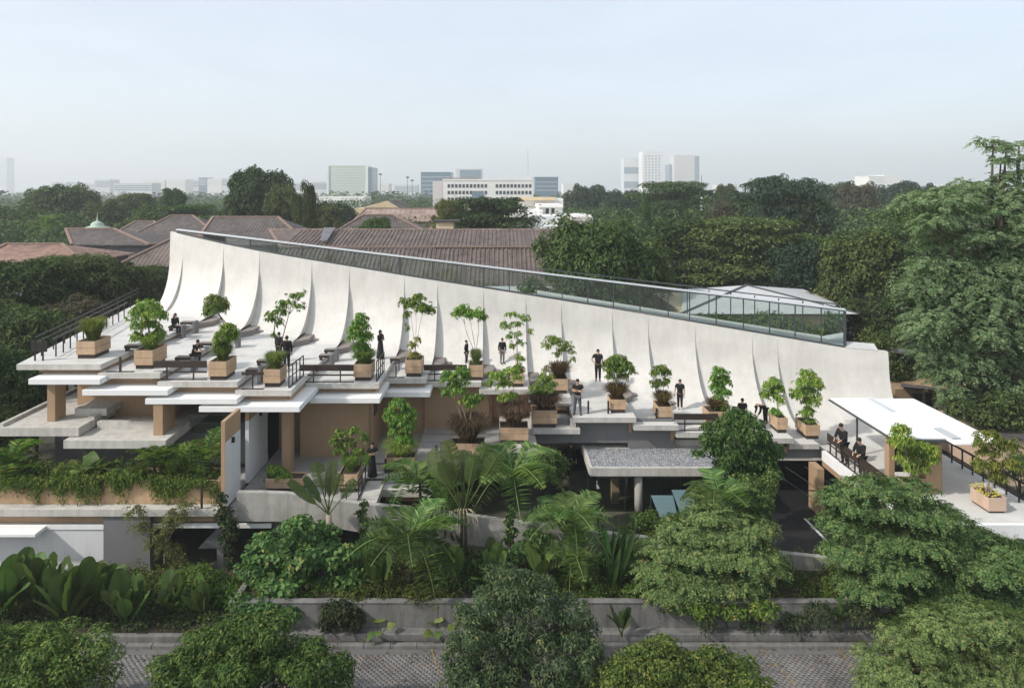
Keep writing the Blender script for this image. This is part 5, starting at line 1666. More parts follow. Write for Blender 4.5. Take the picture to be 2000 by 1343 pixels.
# climbing plant at the fin wall
bush('climbing_plant', 'dark climbing plant twining up beside the fin wall and handrail', 'vine', [(432, 975, 10, 14), (438, 1000, 16, 12), (447, 1025, 18, 14), (440, 1050, 16, 12), (455, 1040, 12, 14), (445, 1075, 11, 16), (448, 1100, 8, 14), (430, 1010, 10, 10)], 30.2, (XX(447, 30.2), 30.1, 1.0), 1500, .14, .10, 'lf_dark', 6, r0=.02, depth=.4, shell=.2, jitter=1.2)
bush('climbing_plant', 'thin climbing plant rising against the parapet left of the big fern', 'vine', [(712, 985, 7, 10), (705, 1005, 9, 10), (712, 1020, 9, 12), (708, 1040, 7, 10)], 29.9, (XX(708, 29.9), 29.8, 1.0), 320, .15, .11, 'lf_grape', 7, r0=.015, depth=.4, shell=.2, jitter=1.2)
bush('climbing_plant', 'round-leaved climber standing up past the parapet in the middle of the garden', 'vine', [(998, 1000, 7, 12), (994, 1020, 9, 12), (1000, 1040, 12, 12), (992, 1055, 12, 10)], 29.3, (XX(997, 29.3), 29.2, 1.0), 420, .15, .12, 'lf_grape', 8, r0=.015, depth=.4, shell=.2, jitter=1.2)

# round glossy shrub
gx = Vector((XX(590, 28.4), 28.5, 1.0))
bush('round_shrub', 'big glossy round-leaved shrub in front of the parapet, left of the ferns', 'shrub', [(585, 1030, 40, 18), (555, 1055, 50, 22), (620, 1055, 48, 24), (520, 1085, 46, 24), (590, 1090, 60, 30), (655, 1090, 40, 26), (500, 1120, 40, 24), (560, 1130, 60, 28), (630, 1135, 58, 28), (680, 1130, 34, 24), (545, 1165, 56, 22), (610, 1172, 58, 22), (665, 1160, 40, 20), (525, 1060, 20, 14), (490, 1100, 18, 12)], 28.2, gx, 8600, .215, .17, 'lf_grape', 9, lump=(6, .40), r0=.05, shell=.65, jitter=.9, droop=.2, rough=.22)

# ferns
for k, (px, py, Y, R, n, lift, lab) in enumerate((
        (800, 1052, 28.0, 2.5, 15, .22, 'largest tree fern, in front of the parapet right of the glossy shrub'), (1002, 922, 31.2, 2.3, 13, .20, 'tree fern below the stepped planters, behind the parapet'),
        (1112, 1020, 28.8, 2.2, 13, .25, 'bright tree fern in front of the dark porch opening'), (1405, 970, 29.8, 1.95, 13, .15, 'flat-topped tree fern under the round compact tree'),
        (820, 940, 31.6, 1.9, 11, .2, 'tree fern left of the fan-shaped palm, beside the planted pit'), (865, 985, 31.2, 1.8, 10, .2, 'tree fern half hidden behind the fan-shaped palm'), (1115, 1085, 27.9, 1.7, 10, .05, 'low hanging tree fern below the bright one'))):
    tree_fern(lab, px, py, Y, R * 1.02, n + 1, lift=lift, seed=k)

# fan palm (traveller's palm) and the single big-leaved one
fanang = [R_(a) for a in (-33, -22, -13, -5, 3, 11, 20, 31)]
leaf_plant('fan_palm', 'fan-shaped palm with torn leaves on pale stalks, in the middle of the garden', 'palm', at(905, 1085, 29.6), BAN, 8, 2.6, 3.4, 0, 0, 21, fan=fanang, stem=(1.9, .17, 'bark'))
leaf_plant('fan_palm', 'young big-leaved palm standing against the light parapet left of the ferns', 'palm', at(642, 1050, 29.2), BAN2 + BAN[:1], 6, 1.7, 2.6, 0, 0, 22, fan=[R_(a) for a in (-52, -30, -13, 2, 17, 38)], stem=(1.0, .14, 'bark_pale'))
dry = empty('dead_leaves', at(905, 1020, 29.3), label='dry broken leaf stalks hanging from the fan-shaped palm', cat='plant')
for k in range(7):
    x = -0.7 + k * .24
    MB().tube([(x * .4, 0, .6), (x * .8, -.1, .3 + .1 * (k % 3)), (x, -.15, -.5 - .12 * (k % 4))], [.025, .022, .012], 5).obj('stalk', M['dry'], dry)
for k in range(3):
    link('leaf', BAN2[k % 2], dry, (-.7 + k * .12, -.1, .1 - .18 * k), (-1.9, .3 * k, 2.2 + .5 * k), .75)

# elephant ears
for k, (px, Y, n, s, lab) in enumerate((
        (8, 26.9, 15, 2.35, 'leftmost elephant-ear plant, cut by the picture edge'), (135, 26.7, 18, 2.30, 'tall elephant-ear plant in front of the white wall'), (248, 26.6, 15, 2.0, 'elephant-ear plant in front of the grey block'),
        (70, 27.6, 12, 2.3, 'elephant-ear plant standing behind and between the two leftmost ones'), (330, 27.3, 11, 1.5, 'low elephant-ear plant by the dark opening'), (395, 27.2, 11, 1.55, 'small elephant-ear plant left of the glossy shrub'), (190, 27.6, 10, 2.0, 'elephant-ear plant between the white wall end and the grey block'))):
    leaf_plant('elephant_ear', lab, 'plant', (XX(px, Y), Y, .28), EAR, int(n * 1.2), s * .70, s * 1.2, .45, 1.42, 30 + k, group='elephant-ear plants in the front garden')
for k, (px, Y, n, s, lab, z) in enumerate(((740, 27.6, 6, 2.0, 'elephant-ear plant under the largest fern', 1.0), (880, 27.5, 7, 2.8, 'elephant-ear plant with one huge leaf under the fan-shaped palm', 1.0), (960, 27.9, 6, 2.3, 'elephant-ear plant left of the spiky-leaved bush top', 1.0), (1060, 27.9, 7, 2.4, 'elephant-ear plant behind the spiky-leaved bush', 1.0), (1240, 28.2, 6, 2.0, 'elephant-ear plant right of the sword-leaved clump', 1.0))):
    leaf_plant('elephant_ear', lab, 'plant', (XX(px, Y), Y, z), EAR, n, s * .7, s, .35, 1.15, 44 + k, group='elephant-ear plants in the front garden')
for k, (px, py, Y, lab) in enumerate(((745, 1225, 26.2, 'small heart-leaved plant hanging over the garden wall under the big fern'), (858, 1222, 26.2, 'small heart-leaved plant hanging over the garden wall beside the spiky bush'))):
    p = at(px, py, Y); p.z = .3
    leaf_plant('heart_leaf_plant', lab, 'plant', p, HEART, 5, .7, .95, .1, .8, 70 + k, group='heart-leaved plants at the garden wall')
# sword-leaved clump
leaf_plant('sword_plant', 'clump of long sword leaves between the bright fern and the feathery tree', 'plant', (XX(1195, 27.8), 27.8, 1.0), SWORD, 22, 2.2, 3.3, .75, 1.35, 80)
for k, (px, Y, lab, s, n) in enumerate(((1420, 29.6, 'upright banana plant in front of the tree fern on the right', 1.9, 6), (1270, 30.5, 'banana plant with one upright leaf beside the round porch column', 2.0, 4), (1640, 26.3, 'small banana plant at the garden wall under the feathery tree', 1.35, 7))):
    leaf_plant('banana_plant', lab, 'plant', (XX(px, Y), Y, 1.0 if Y > 26.5 else .3), BAN2, n, s * .8, s * 1.1, .8, 1.3, 84 + k, group='young banana plants')
leaf_plant('banana_plant', 'leafy banana-like plant on the kerb in front of the wall, right of the spiky bush', 'plant', (XX(1215, 26.05), 26.05, .3), BAN2, 9, .9, 1.25, .5, 1.3, 90, group='young banana plants')

# shrubs around
SH = (
    ('dark drooping shrub spilling over the left end of the garden wall', [(475, 1180, 30, 18), (520, 1190, 36, 20), (560, 1200, 30, 18), (500, 1210, 26, 16)], 26.5, 1900, .18, .09, 'lf_grape'),
    ('leafy shrub in the low bed between the elephant ears and the glossy shrub', [(400, 1175, 34, 20), (440, 1165, 34, 22), (360, 1185, 30, 18), (430, 1195, 34, 16)], 27.6, 2200, .17, .07, 'lf_ivy'),
    ('mixed green shrub below the parapet between the big fern and the middle climber', [(900, 1110, 40, 20), (950, 1100, 36, 20), (870, 1130, 34, 18), (930, 1135, 40, 18)], 28.3, 2300, .17, .09, 'lf_grape'),
    ('mixed green shrub right of the middle climber under the hanging fern', [(1080, 1130, 40, 20), (1130, 1125, 36, 20), (1040, 1140, 34, 18), (1160, 1140, 34, 18)], 28.2, 2300, .17, .09, 'lf_bush'),
    ('trailing shrub hanging over the garden wall under the feathery tree', [(1320, 1180, 36, 14), (1370, 1188, 36, 16), (1430, 1192, 36, 16), (1490, 1190, 34, 16)], 26.5, 1900, .17, .07, 'lf_ivy'),
    ('dark shrub in the low bed behind the elephant ears', [(40, 1165, 40, 22), (110, 1170, 40, 20), (190, 1170, 40, 20), (260, 1175, 36, 20), (320, 1175, 34, 20)], 28.6, 3400, .17, .08, 'lf_dark'),
    ('low shrub with upright pale-tipped leaves below the dark opening', [(360, 1130, 30, 18), (395, 1120, 28, 18), (425, 1135, 26, 20), (330, 1140, 24, 20), (455, 1145, 22, 18), (380, 1150, 40, 14)], 28.6, 3200, .17, .05, 'lf_ivy'),
    ('bright-leaved shrub beneath the stepped planters, left of the porch', [(1075, 890, 24, 14), (1090, 905, 26, 14), (1060, 915, 26, 16), (1085, 925, 22, 14), (1050, 935, 20, 14)], 34.0, 1500, .20, .11, 'lf_grape'),
    ('leafy shrub at the parapet end of the round-leaved climber', [(1040, 1045, 18, 12), (1060, 1055, 24, 12), (1025, 1070, 26, 14), (1055, 1080, 28, 14), (1000, 1085, 24, 12)], 28.6, 1500, .16, .10, 'lf_grape'),
    ('mixed shrub with yellow flowers right of the porch column', [(1245, 1020, 22, 18), (1270, 1010, 18, 16), (1225, 1045, 24, 18), (1260, 1050, 30, 18), (1290, 1035, 24, 18), (1312, 1018, 22, 16), (1338, 1010, 18, 14)], 30.2, 3000, .13, .06, 'lf_bush'),
    ('dense shrub below the flat-topped fern', [(1380, 1020, 34, 16), (1430, 1020, 36, 18), (1470, 1010, 30, 22), (1490, 985, 22, 24), (1350, 1040, 28, 14), (1500, 1020, 20, 14)], 30.4, 3000, .16, .08, 'lf_grape'),
    ('dark low shrub along the garden wall left of the spiky bush', [(700, 1165, 30, 16), (760, 1160, 34, 16), (820, 1158, 34, 14), (730, 1145, 26, 14)], 27.2, 2200, .14, .06, 'lf_bush'),
    ('dark low shrub along the garden wall under the sword-leaved clump', [(1170, 1160, 26, 12), (1210, 1165, 30, 10), (1245, 1155, 30, 14)], 27.3, 1500, .14, .06, 'lf_ivy'),
    ('dark drooping shrub hanging over the wall below the glossy shrub', [(660, 1195, 34, 20), (690, 1210, 24, 22), (640, 1215, 20, 14)], 26.4, 1500, .17, .09, 'lf_dark'),
    ('scrubby dark weeds at the wall foot under the right feathery tree', [(1380, 1215, 24, 22), (1470, 1220, 24, 18), (1550, 1215, 40, 24), (1600, 1200, 34, 26), (1680, 1200, 40, 26)], 26.3, 2600, .16, .05, 'lf_dark'),
    ('green shrub behind the parapet at the driveway edge', [(1455, 950, 30, 26), (1490, 960, 26, 28), (1440, 985, 26, 20), (1505, 940, 14, 24)], 31.6, 2200, .15, .085, 'lf_grape'),
)
for k, (lab, cl, Y, n, L, Wd, mt) in enumerate(SH):
    c0 = cl[len(cl) // 2]
    bush('shrub', lab, 'shrub', cl, Y, (XX(c0[0], Y), Y + .1, 1.0 if Y > 26.6 else .1), n, L, Wd, mt, 300 + k, r0=.035, shell=.3, jitter=1.1, group='shrubs in the front garden')

# ground cover of the garden bed
rng = np.random.default_rng(17)
gb_ = []
for _ in range(1000):
    x, y = rng.uniform(-24, 26), rng.uniform(26.95, 30.1)
    f = .5 + .9 * (y - 26.9) / 3.2
    gb_.append((x, y, (1.05 if x > -10.3 else .32) + rng.uniform(0, .15) * f, rng.uniform(.2, .45), rng.uniform(.2, .4), rng.uniform(.18, .6) * f))
V, T = crown_arrays(gb_, 56000, .15, .05, rng, shell=.2, jitter=1.2, droop=.3)
gb2 = []
for _ in range(420):
    x, y = rng.uniform(-24, -10.6), rng.uniform(26.25, 28.2)
    gb2.append((x, y, .36 + rng.uniform(0, .1), rng.uniform(.15, .35), rng.uniform(.15, .3), rng.uniform(.12, .32)))
V2, T2 = crown_arrays(gb2, 15000, .13, .05, rng, shell=.2, jitter=1.2, droop=.3)
tag(link('undergrowth', fast_mesh('undergrowth', V2, T2, M['lf_dark'])), 'dark undergrowth between the elephant-ear plants', 'undergrowth', kind='stuff')
tag(link('ground_cover', fast_mesh('ground_cover', V, T, M['lf_ivy'])), 'low leafy ground cover filling the garden bed', 'ground cover', kind='stuff')

# round compact tree in front of the right terraces
o, bl = bush('round_tree', 'compact bright-green tree with rounded crown in front of the right terraces', 'tree', [(1440, 820, 30, 20), (1408, 842, 30, 20), (1470, 842, 34, 22), (1440, 860, 44, 26), (1395, 872, 28, 22), (1490, 872, 34, 26), (1425, 895, 34, 22), (1480, 905, 34, 24), (1500, 890, 26, 22), (1440, 925, 14, 12), (1475, 940, 30, 22), (1500, 930, 22, 26), (1408, 920, 22, 18), (1385, 860, 16, 12), (1365, 885, 14, 8)], 33.4, (XX(1442, 33.4), 33.4, .3), 13000, .19, .095, 'lf_bright', 41, lump=(8, .36), r0=.15, shell=.6, droop=.5, jitter=.8, rough=.2, trunk_top=(0, 0, 3.4))
# feathery trees
spray_tree('feathery_tree', 'feathery layered tree before the porch and driveway, right of the garden centre',
           [(1390, 1000, 40, 10), (1340, 1030, 46, 14), (1420, 1030, 60, 16), (1470, 1025, 36, 12), (1490, 1100, 40, 15), (1300, 1065, 46, 14), (1370, 1070, 60, 18), (1450, 1075, 66, 18), (1290, 1105, 46, 16), (1350, 1120, 60, 20), (1430, 1125, 66, 20), (1300, 1145, 50, 16), (1380, 1160, 60, 18), (1460, 1165, 60, 20), (1420, 1190, 40, 14), (1500, 1195, 36, 14)],
           27.6, (XX(1410, 27.6), 27.8, 1.0), 4600, .52, .165, 'lf_feather', 1, per=7, flat=.62, core=.4, r0=.09, depth=1.3, trunk_top=(0.1, .1, 1.6))
spray_tree('feathery_tree', 'largest feathery tree with hanging leaf sprays, in front of the right deck',
           [(1700, 950, 50, 15), (1770, 950, 46, 13), (1660, 975, 46, 18), (1740, 985, 66, 22), (1820, 1000, 50, 20), (1880, 1030, 36, 16), (1640, 1020, 34, 18), (1700, 1035, 64, 24), (1790, 1045, 80, 28), (1880, 1055, 66, 24), (1945, 1070, 50, 22), (1665, 1075, 44, 22), (1740, 1095, 70, 28), (1830, 1105, 80, 30), (1920, 1095, 76, 30), (1990, 1090, 46, 30), (1700, 1140, 54, 22), (1780, 1155, 70, 26), (1870, 1160, 76, 28), (1960, 1155, 66, 28), (1740, 1190, 44, 18), (1830, 1200, 56, 18), (2010, 1090, 30, 26)],
           27.0, (XX(1810, 27.0), 27.4, 1.0), 8400, .52, .16, 'lf_feather', 2, per=7, flat=.68, core=.4, r0=.11, depth=1.3, trunk_top=(0, .1, 2.2))
# clipped street bushes
def street_bush(label, cl, Y, n, L, Wd, mt, seed, **kw):
    c0 = cl[0]
    return bush('street_tree', label, 'tree', cl, Y, (XX(c0[0], Y), Y, .05), n, L, Wd, mt, seed, r0=.09, depth=1.15, group='rounded trees along the street edge', trunk_top=(0, 0, 1.3), **kw)
street_bush('rounded yellowish-green street tree in the lower left corner', [(95, 1300, 80, 50), (30, 1280, 60, 40), (100, 1265, 60, 32), (160, 1290, 52, 40), (20, 1330, 70, 40), (95, 1345, 80, 40), (175, 1335, 48, 36), (-30, 1300, 60, 60), (60, 1250, 34, 20), (140, 1255, 28, 18)], 21.6, 26000, .115, .065, 'lf_bush', 51, lump=(10, .36), shell=.80,  jitter=.5, rough=.22)
street_bush('wide rounded street tree at the bottom edge, second from the left corner', [(480, 1300, 90, 50), (400, 1290, 66, 40), (450, 1245, 62, 30), (520, 1240, 56, 28), (560, 1275, 70, 36), (620, 1305, 60, 40), (350, 1320, 50, 40), (430, 1345, 80, 40), (540, 1345, 90, 40), (650, 1340, 50, 34), (495, 1222, 34, 14), (320, 1345, 30, 30)], 21.3, 32000, .125, .068, 'lf_bush', 52, lump=(10, .36), shell=.80,  jitter=.5, rough=.2)
street_bush('tall dark spiky-leaved street tree in the middle of the bottom edge', [(1010, 1220, 84, 60), (1000, 1150, 56, 34), (960, 1185, 52, 40), (1050, 1175, 48, 36), (920, 1235, 50, 44), (1110, 1200, 40, 32), (1120, 1240, 48, 40), (900, 1290, 46, 46), (980, 1290, 80, 54), (1080, 1295, 80, 54), (1150, 1290, 36, 40), (930, 1340, 60, 40), (1030, 1350, 90, 40), (1130, 1340, 60, 40)], 22.6, 32000, .145, .052, 'lf_mbush', 53, lump=(9, .32), shell=.75, jitter=.6, droop=.3, rough=.2)
street_bush('low street tree in shade right of the spiky one, cut by the bottom edge', [(1330, 1320, 80, 36), (1240, 1310, 60, 34), (1290, 1290, 60, 26), (1390, 1305, 60, 30), (1450, 1325, 50, 30), (1200, 1345, 60, 40), (1330, 1350, 90, 34), (1440, 1350, 60, 30)], 21.2, 22000, .12, .065, 'lf_bush', 54, lump=(9, .32), shell=.78, jitter=.9, rough=.2)
spray_tree('street_tree', 'broad feathery street tree in the lower right corner', [(1850, 1215, 70, 22), (1930, 1205, 60, 20), (1780, 1245, 60, 24), (1850, 1260, 76, 28), (1940, 1250, 76, 30), (1720, 1290, 44, 26), (1780, 1305, 66, 30), (1860, 1310, 80, 34), (1950, 1310, 80, 36), (1730, 1335, 50, 24), (1810, 1350, 70, 30), (1910, 1355, 90, 34), (2000, 1230, 50, 36), (2010, 1300, 50, 50)], 23.0, (XX(1860, 23.0), 23.0, .05), 5200, .38, .115, 'lf_feather', 55, per=7, flat=.7, core=.4, r0=.1, depth=1.3, group='rounded trees along the street edge', trunk_top=(0, 0, 1.2))

# fallen leaves along the kerb and on the brick street
rng = np.random.default_rng(23)
n = 900
P = np.stack([rng.uniform(-24, 24, n), 25.7 - np.abs(rng.normal(0, 1.6, n)), np.full(n, .075)], 1)
N = norm_(np.array([0, 0, 1.0]) + rng.normal(size=(n, 3)) * .25)
V, T = leaves_at(P, N, norm_(rng.normal(size=(n, 3)) * np.array([1, 1, .1])), rng.uniform(.07, .15, n), rng.uniform(.03, .06, n), droop=0)
tag(link('fallen_leaves', fast_mesh('fallen_leaves', V, T, M['lf_brown'])), 'dry fallen leaves scattered along the kerb and street', 'leaves', kind='stuff')
# ================================================================== NEAR NEIGHBOURS, TREES AND CITY BEHIND
def house(name, label, x0, x1, y0, y1, ze, zr, rx0, rx1, ry=None, roof='roof_grey', wallm='wall_grey', ov=0.5, cat='house', group='tile-roofed houses behind the building', windows=()):
    """hipped roof: eaves rectangle x0..x1,y0..y1 at ze, ridge rx0..rx1 at zr"""
    ry = (y0 + y1) / 2 if ry is None else ry
    o = empty(name, (0, 0, 0), label=label, cat=cat, group=group)
    MB().box(x0 + ov, x1 - ov, y0 + ov, y1 - ov, 0, ze).obj('wall', M[wallm], o)
    vs = [(x0, y0, ze), (x1, y0, ze), (x1, y1, ze), (x0, y1, ze), (rx0, ry, zr), (rx1, ry, zr)]
    rf = MB().add(vs + [(v[0], v[1], v[2] - .12) for v in vs[:4]], [(0, 1, 5, 4), (1, 2, 5), (2, 3, 4, 5), (3, 0, 4), (0, 6, 7, 1), (1, 7, 8, 2), (2, 8, 9, 3), (3, 9, 6, 0), (9, 8, 7, 6)]).obj('roof', M[roof], o)
    for a, b in ((4, 5), (0, 4), (1, 5)):
        MB().bar(Vector(vs[a]) + Vector((0, 0, .06)), Vector(vs[b]) + Vector((0, 0, .06)), .28, .16).obj('ridge_cap', M['ridge'], rf)
    return o


def px_house(name, label, Y, pxl, pxr, pye, pyr, prl, prr, depth=9, dR=4, **kw):
    """front eave corners pxl,pxr at height pye and distance Y; ridge ends prl,prr at pyr"""
    return house(name, label, XX(pxl, Y), XX(pxr, Y), Y, Y + depth, ZZ(pye, Y), ZZ(pyr, Y + dR), XX(prl, Y + dR), XX(prr, Y + dR), ry=Y + dR, **kw)


px_house('house', 'orange-brown roof at the left edge above the dark trees', 60, -60, 160, 512, 477, 12, 121, roof='roof_orange', wallm='wall_grey')
px_house('house', 'grey-brown hipped roof over grey walls, left of the white wall top', 76, 140, 292, 478, 447, 128, 222, depth=10, roof='roof_grey')
px_house('house', 'red-brown roof slope rising behind the left end of the white wall', 63, 225, 470, 520, 462, 345, 420, depth=9, roof='roof_rust')
px_house('house', 'tallest grey-brown hipped roof behind the left end of the white wall', 96, 235, 440, 470, 421, 335, 376, depth=12, dR=6, roof='roof_grey')
px_house('house', 'small grey-brown roof behind, left of the tallest hipped roof', 104, 220, 330, 458, 432, 265, 300, depth=10, roof='roof_grey')
px_house('house', 'wide dark grey roof above the start of the glass parapet', 78, 378, 605, 478, 424, 416, 543, depth=12, dR=6, roof='roof_grey')
px_house('house', 'dark hipped roof behind the long red-brown roof', 92, 640, 850, 462, 420, 710, 768, depth=10, roof='roof_grey')
px_house('house', 'pale brown tiled roof behind the pale yellow gable', 118, 690, 870, 432, 407, 715, 862, depth=12, roof='roof_pale', wallm='wall_cream')
# long two-tier roof
lr = empty('long_house', (0, 0, 0), label='very long red-brown tiled roof in two tiers behind the glass parapet', cat='house')
YA, YB, YC = 62.0, 71.0, 78.0
xl, xr = XX(548, YB), XX(1175, YB)
zc, zb, za = ZZ(449, YC), ZZ(483, YB), ZZ(483, YB) - 4.6
MB().box(xl + .6, xr, YA + .7, YC + 6, 0, za).obj('wall', M['wall_grey'], lr)
up = MB().add([(xl, YB, zb), (xr, YB, zb), (xr, YC, zc), (XX(527, YC), YC, zc), (xl, YC + 7, zb), (xr, YC + 7, zb)], [(0, 1, 2, 3), (3, 2, 5, 4), (0, 3, 4)]).obj('upper_roof', M['roof_rust'], lr)
lo = MB().add([(xl - 1, YA, za), (xr, YA, za), (xr, YB - .05, zb - .15), (xl + .2, YB - .05, zb - .15)], [(0, 1, 2, 3)]).obj('lower_roof', M['roof_rust'], lr)
MB().bar((xl, YB, zb + .05), (xr, YB, zb + .05), .25, .14).obj('ridge_cap', M['ridge'], lo)
MB().bar((XX(527, YC), YC, zc + .06), (xr, YC, zc + .06), .3, .18).obj('ridge_cap', M['roof_pale'], up)
MB().bar((XX(527, YC), YC, zc + .06), (xl, YB, zb + .06), .28, .16).obj('ridge_cap', M['ridge'], up)
# tile rolls of the nearer tier, real ribs
rb = MB()
x = xl
while x < xr:
    rb.bar((x, YA, za + .03), (x + .05, YB - .1, zb - .12), .13, .10)
    x += .46
o = rb.obj('tile_rolls', M['roof_rust'], lo); o['kind'] = 'stuff'
rb = MB()
x = xl + .3
while x < xr:
    rb.bar((x, YB, zb + .03), (x, YC, zc + .03), .12, .09)
    x += .46
o = rb.obj('tile_rolls', M['roof_rust'], up); o['kind'] = 'stuff'
v0 = at(655, 449, 77.5)
MB().add([at(634, 449, 77.6) + Vector((0, -.3, .3)), at(656, 449, 77.6) + Vector((0, -.3, .3)), at(640, 475, 72) + Vector((0, -.3, .3)), at(626, 475, 72) + Vector((0, -.3, .3))], [(3, 2, 1, 0)]).obj('roof_valley', M['wall_grey'], lr)
MB().box(XX(850, 62.5), XX(1075, 62.5), 54, 61, 8.6, 8.75).obj('lean_to_roof', M['metal_roof'], lr)
MB().box(XX(800, 56), XX(1008, 56), 53.5, 58.5, 7.2, 7.35).obj('lean_to_roof', M['white'], lr)
# pale yellow gable
gy = empty('yellow_house', (0, 0, 0), label='pale yellow gable-ended house with a red-brown roof, above the pale tiles', cat='house')
Y = 135
MB().add([at(718, 402, Y), at(780, 406, Y), at(780, 420, Y), at(692, 420, Y), at(692, 414, Y), at(757, 392, Y) + Vector((0, 0, 0))], [(3, 2, 1, 5, 0, 4)]).obj('gable', M['wall_cream'], gy)
MB().add([at(757, 392, Y), at(780, 406, Y), at(805, 404, Y + 10), at(786, 391, Y + 10)], [(0, 1, 2, 3)]).obj('roof', M['roof_grey'], gy)
MB().box(XX(692, Y), XX(716, Y), Y - 9, Y - 8.6, 0, ZZ(413, Y)).obj('wall', M['wall_cream'], gy)
MB().box(XX(692, Y), XX(780, Y), Y + .1, Y + 9, 0, ZZ(407, Y)).obj('wall', M['wall_cream'], gy)
sh = empty('rooftop_shed', (0, 0, 0), label='small cream block with a dark cap on the ridge of the long roof', cat='shed')
MB().box(XX(852, 84), XX(885, 84), 84, 87, 0, ZZ(434, 84)).obj('wall', M['wall_cream'], sh)
MB().box(XX(849, 84), XX(897, 84), 83.7, 87.5, ZZ(434, 84) + .01, ZZ(431, 84)).obj('roof', M['dark'], sh)
# green dome
dm = empty('dome', at(190, 447, 96), label='pale green dome with a finial above the grey-brown roof on the left', cat='dome')
k = 96 / F
prof = [(24, 0), (22, 3), (12, 6), (11, 10), (8, 13), (3, 15), (1.2, 18), (1.8, 21), (.6, 24), (.3, 32)]
vs, fs = [], []
for r, z in prof:
    for s in range(16): vs.append((r * k * math.cos(s * math.pi / 8), r * k * math.sin(s * math.pi / 8), z * k))
for i in range(len(prof) - 1):
    for s in range(16): fs.append((i * 16 + s, i * 16 + (s + 1) % 16, (i + 1) * 16 + (s + 1) % 16, (i + 1) * 16 + s))
MB().add(vs, fs).obj('shell', M['verdigris'], dm, smooth=True)
MB().box(-20 * k, 20 * k, -20 * k, 20 * k, -14, -.003).obj('drum', M['wall_white'], dm)

# white modern house
wh = empty('white_house', (0, 0, 0), label='white modern house with stacked flat roofs behind the long red-brown roof', cat='house')
Yw = 125
def wbox(a, b, t, bt, m='wall_white', y=0, d=10, nm='block'):
    return MB().box(XX(a, Yw + y), XX(b, Yw + y), Yw + y, Yw + y + d, ZZ(bt, Yw + y), ZZ(t, Yw + y)).obj(nm, M[m], wh)
wbox(985, 1100, 388, 420, y=14); wbox(1005, 1085, 385, 391, 'wall_cream', 13, 2, 'parapet')
wbox(1052, 1098, 402, 424, y=5); wbox(1051, 1100, 399, 405, y=4, nm='flat_roof')
wbox(985, 1060, 410, 424, y=3); wbox(1035, 1155, 420, 450, 'wall_white', 0); wbox(1095, 1158, 424, 450, 'wall_pink', -2)
wbox(1033, 1092, 423, 450, 'wall_far', -4); wbox(1058, 1118, 442, 460, 'wall_far', -8)
MB().add([at(990, 392, Yw + 9), at(1020, 400, Yw + 8), at(1012, 412, Yw + 5), at(980, 404, Yw + 6)], [(0, 1, 2, 3)]).obj('tiled_roof', M['roof_grey'], wh)
for a in (1066, 1077):
    wbox(a, a + 6, 407, 417, 'glass_dark', 4.9, .05, 'window')
for a in (1024, 1034):
    wbox(a, a + 6, 415, 422, 'glass_dark', 2.9, .05, 'window')
# pale tent roof
Yt = 52
tr_ = empty('metal_house', (0, 0, 0), label='low building with a pale hipped metal roof right behind the glass parapet', cat='house')
pk = at(1458, 557, Yt + 6)
c = [at(1330, 604, Yt), at(1680, 612, Yt), at(1570, 573, Yt + 13), at(1335, 568, Yt + 13)]
c[0].z = c[1].z = 7.9; c[2].z = c[3].z = 7.9
MB().add([pk] + c, [(0, 1, 2), (0, 2, 3), (0, 3, 4), (0, 4, 1)]).obj('roof', M['metal_roof'], tr_)
for k in (0, 1): MB().bar(pk + Vector((0, 0, .04)), c[k] + Vector((0, 0, .04)), .22, .08).obj('hip_cap', M['alu'], tr_)
MB().box(c[0].x + .6, c[1].x - .8, Yt + .6, Yt + 12, 0, 7.7).obj('wall', M['wall_cream'], tr_)
for k in range(5):
    x = c[0].x + 1.2 + k * 2.4
    MB().box(x, x + 1.2, Yt + .54, Yt + .59, 3.5, 7.0).obj('window', M['glass_dark'], tr_)
px_house('house', 'red-brown roof edge right of the pale metal roof', 58, 1570, 1660, 602, 573, 1575, 1585, depth=8, roof='roof_orange', wallm='wall_grey')
bush('shrub', 'green shrubs seen through the glass in front of the pale metal-roofed building', 'shrub', [(1440, 640, 50, 22), (1500, 632, 50, 26), (1550, 640, 40, 22), (1390, 630, 40, 20), (1600, 655, 36, 20)], 49.6, (XX(1490, 49.6), 49.6, 0), 2600, .30, .16, 'lf_grape', 301, shell=.4)
bush('shrub', 'dark shrubs under the olive round tree beyond the right end of the white wall', 'shrub', [(1690, 640, 40, 30), (1740, 650, 40, 30), (1660, 610, 30, 30), (1720, 610, 40, 30), (1780, 640, 40, 36)], 54, (XX(1715, 54), 54, 0), 4200, .32, .15, 'lf_bg', 303, shell=.4)
# sheds at the right end
s1 = empty('shed', (0, 0, 0), label='dark open shed with clutter behind the right end of the white wall', cat='shed')
MB().box(XX(1742, 50), XX(1835, 50), 50, 58, ZZ(690, 50), ZZ(686, 50)).obj('roof', M['wall_grey'], s1)
MB().box(XX(1745, 50), XX(1830, 50), 57, 57.3, 0, ZZ(690, 50)).obj('back_wall', M['dark'], s1)
MB().box(XX(1748, 50), XX(1752, 50), 50.2, 50.4, 0, ZZ(690, 50)).obj('post', M['alu'], s1)
s2 = empty('shed', (0, 0, 0), label='brown-walled low building with dark windows behind the white canopy', cat='shed')
Ys = 47
MB().add([at(1758, 755, Ys), at(1955, 772, Ys), at(1930, 752, Ys + 6), at(1765, 740, Ys + 6)], [(0, 1, 2, 3)]).obj('roof', M['roof_grey'], s2)
MB().box(XX(1765, Ys), XX(1985, Ys), Ys + 1.0, Ys + 8, 0, ZZ(768, Ys)).obj('wall', M['tan'], s2)
for a, b in ((1800, 1818), (1826, 1838), (1852, 1890)):
    MB().box(XX(a, Ys), XX(b, Ys), Ys + .95, Ys + .99, 1.5, ZZ(776, Ys)).obj('window', M['glass_dark'], s2)
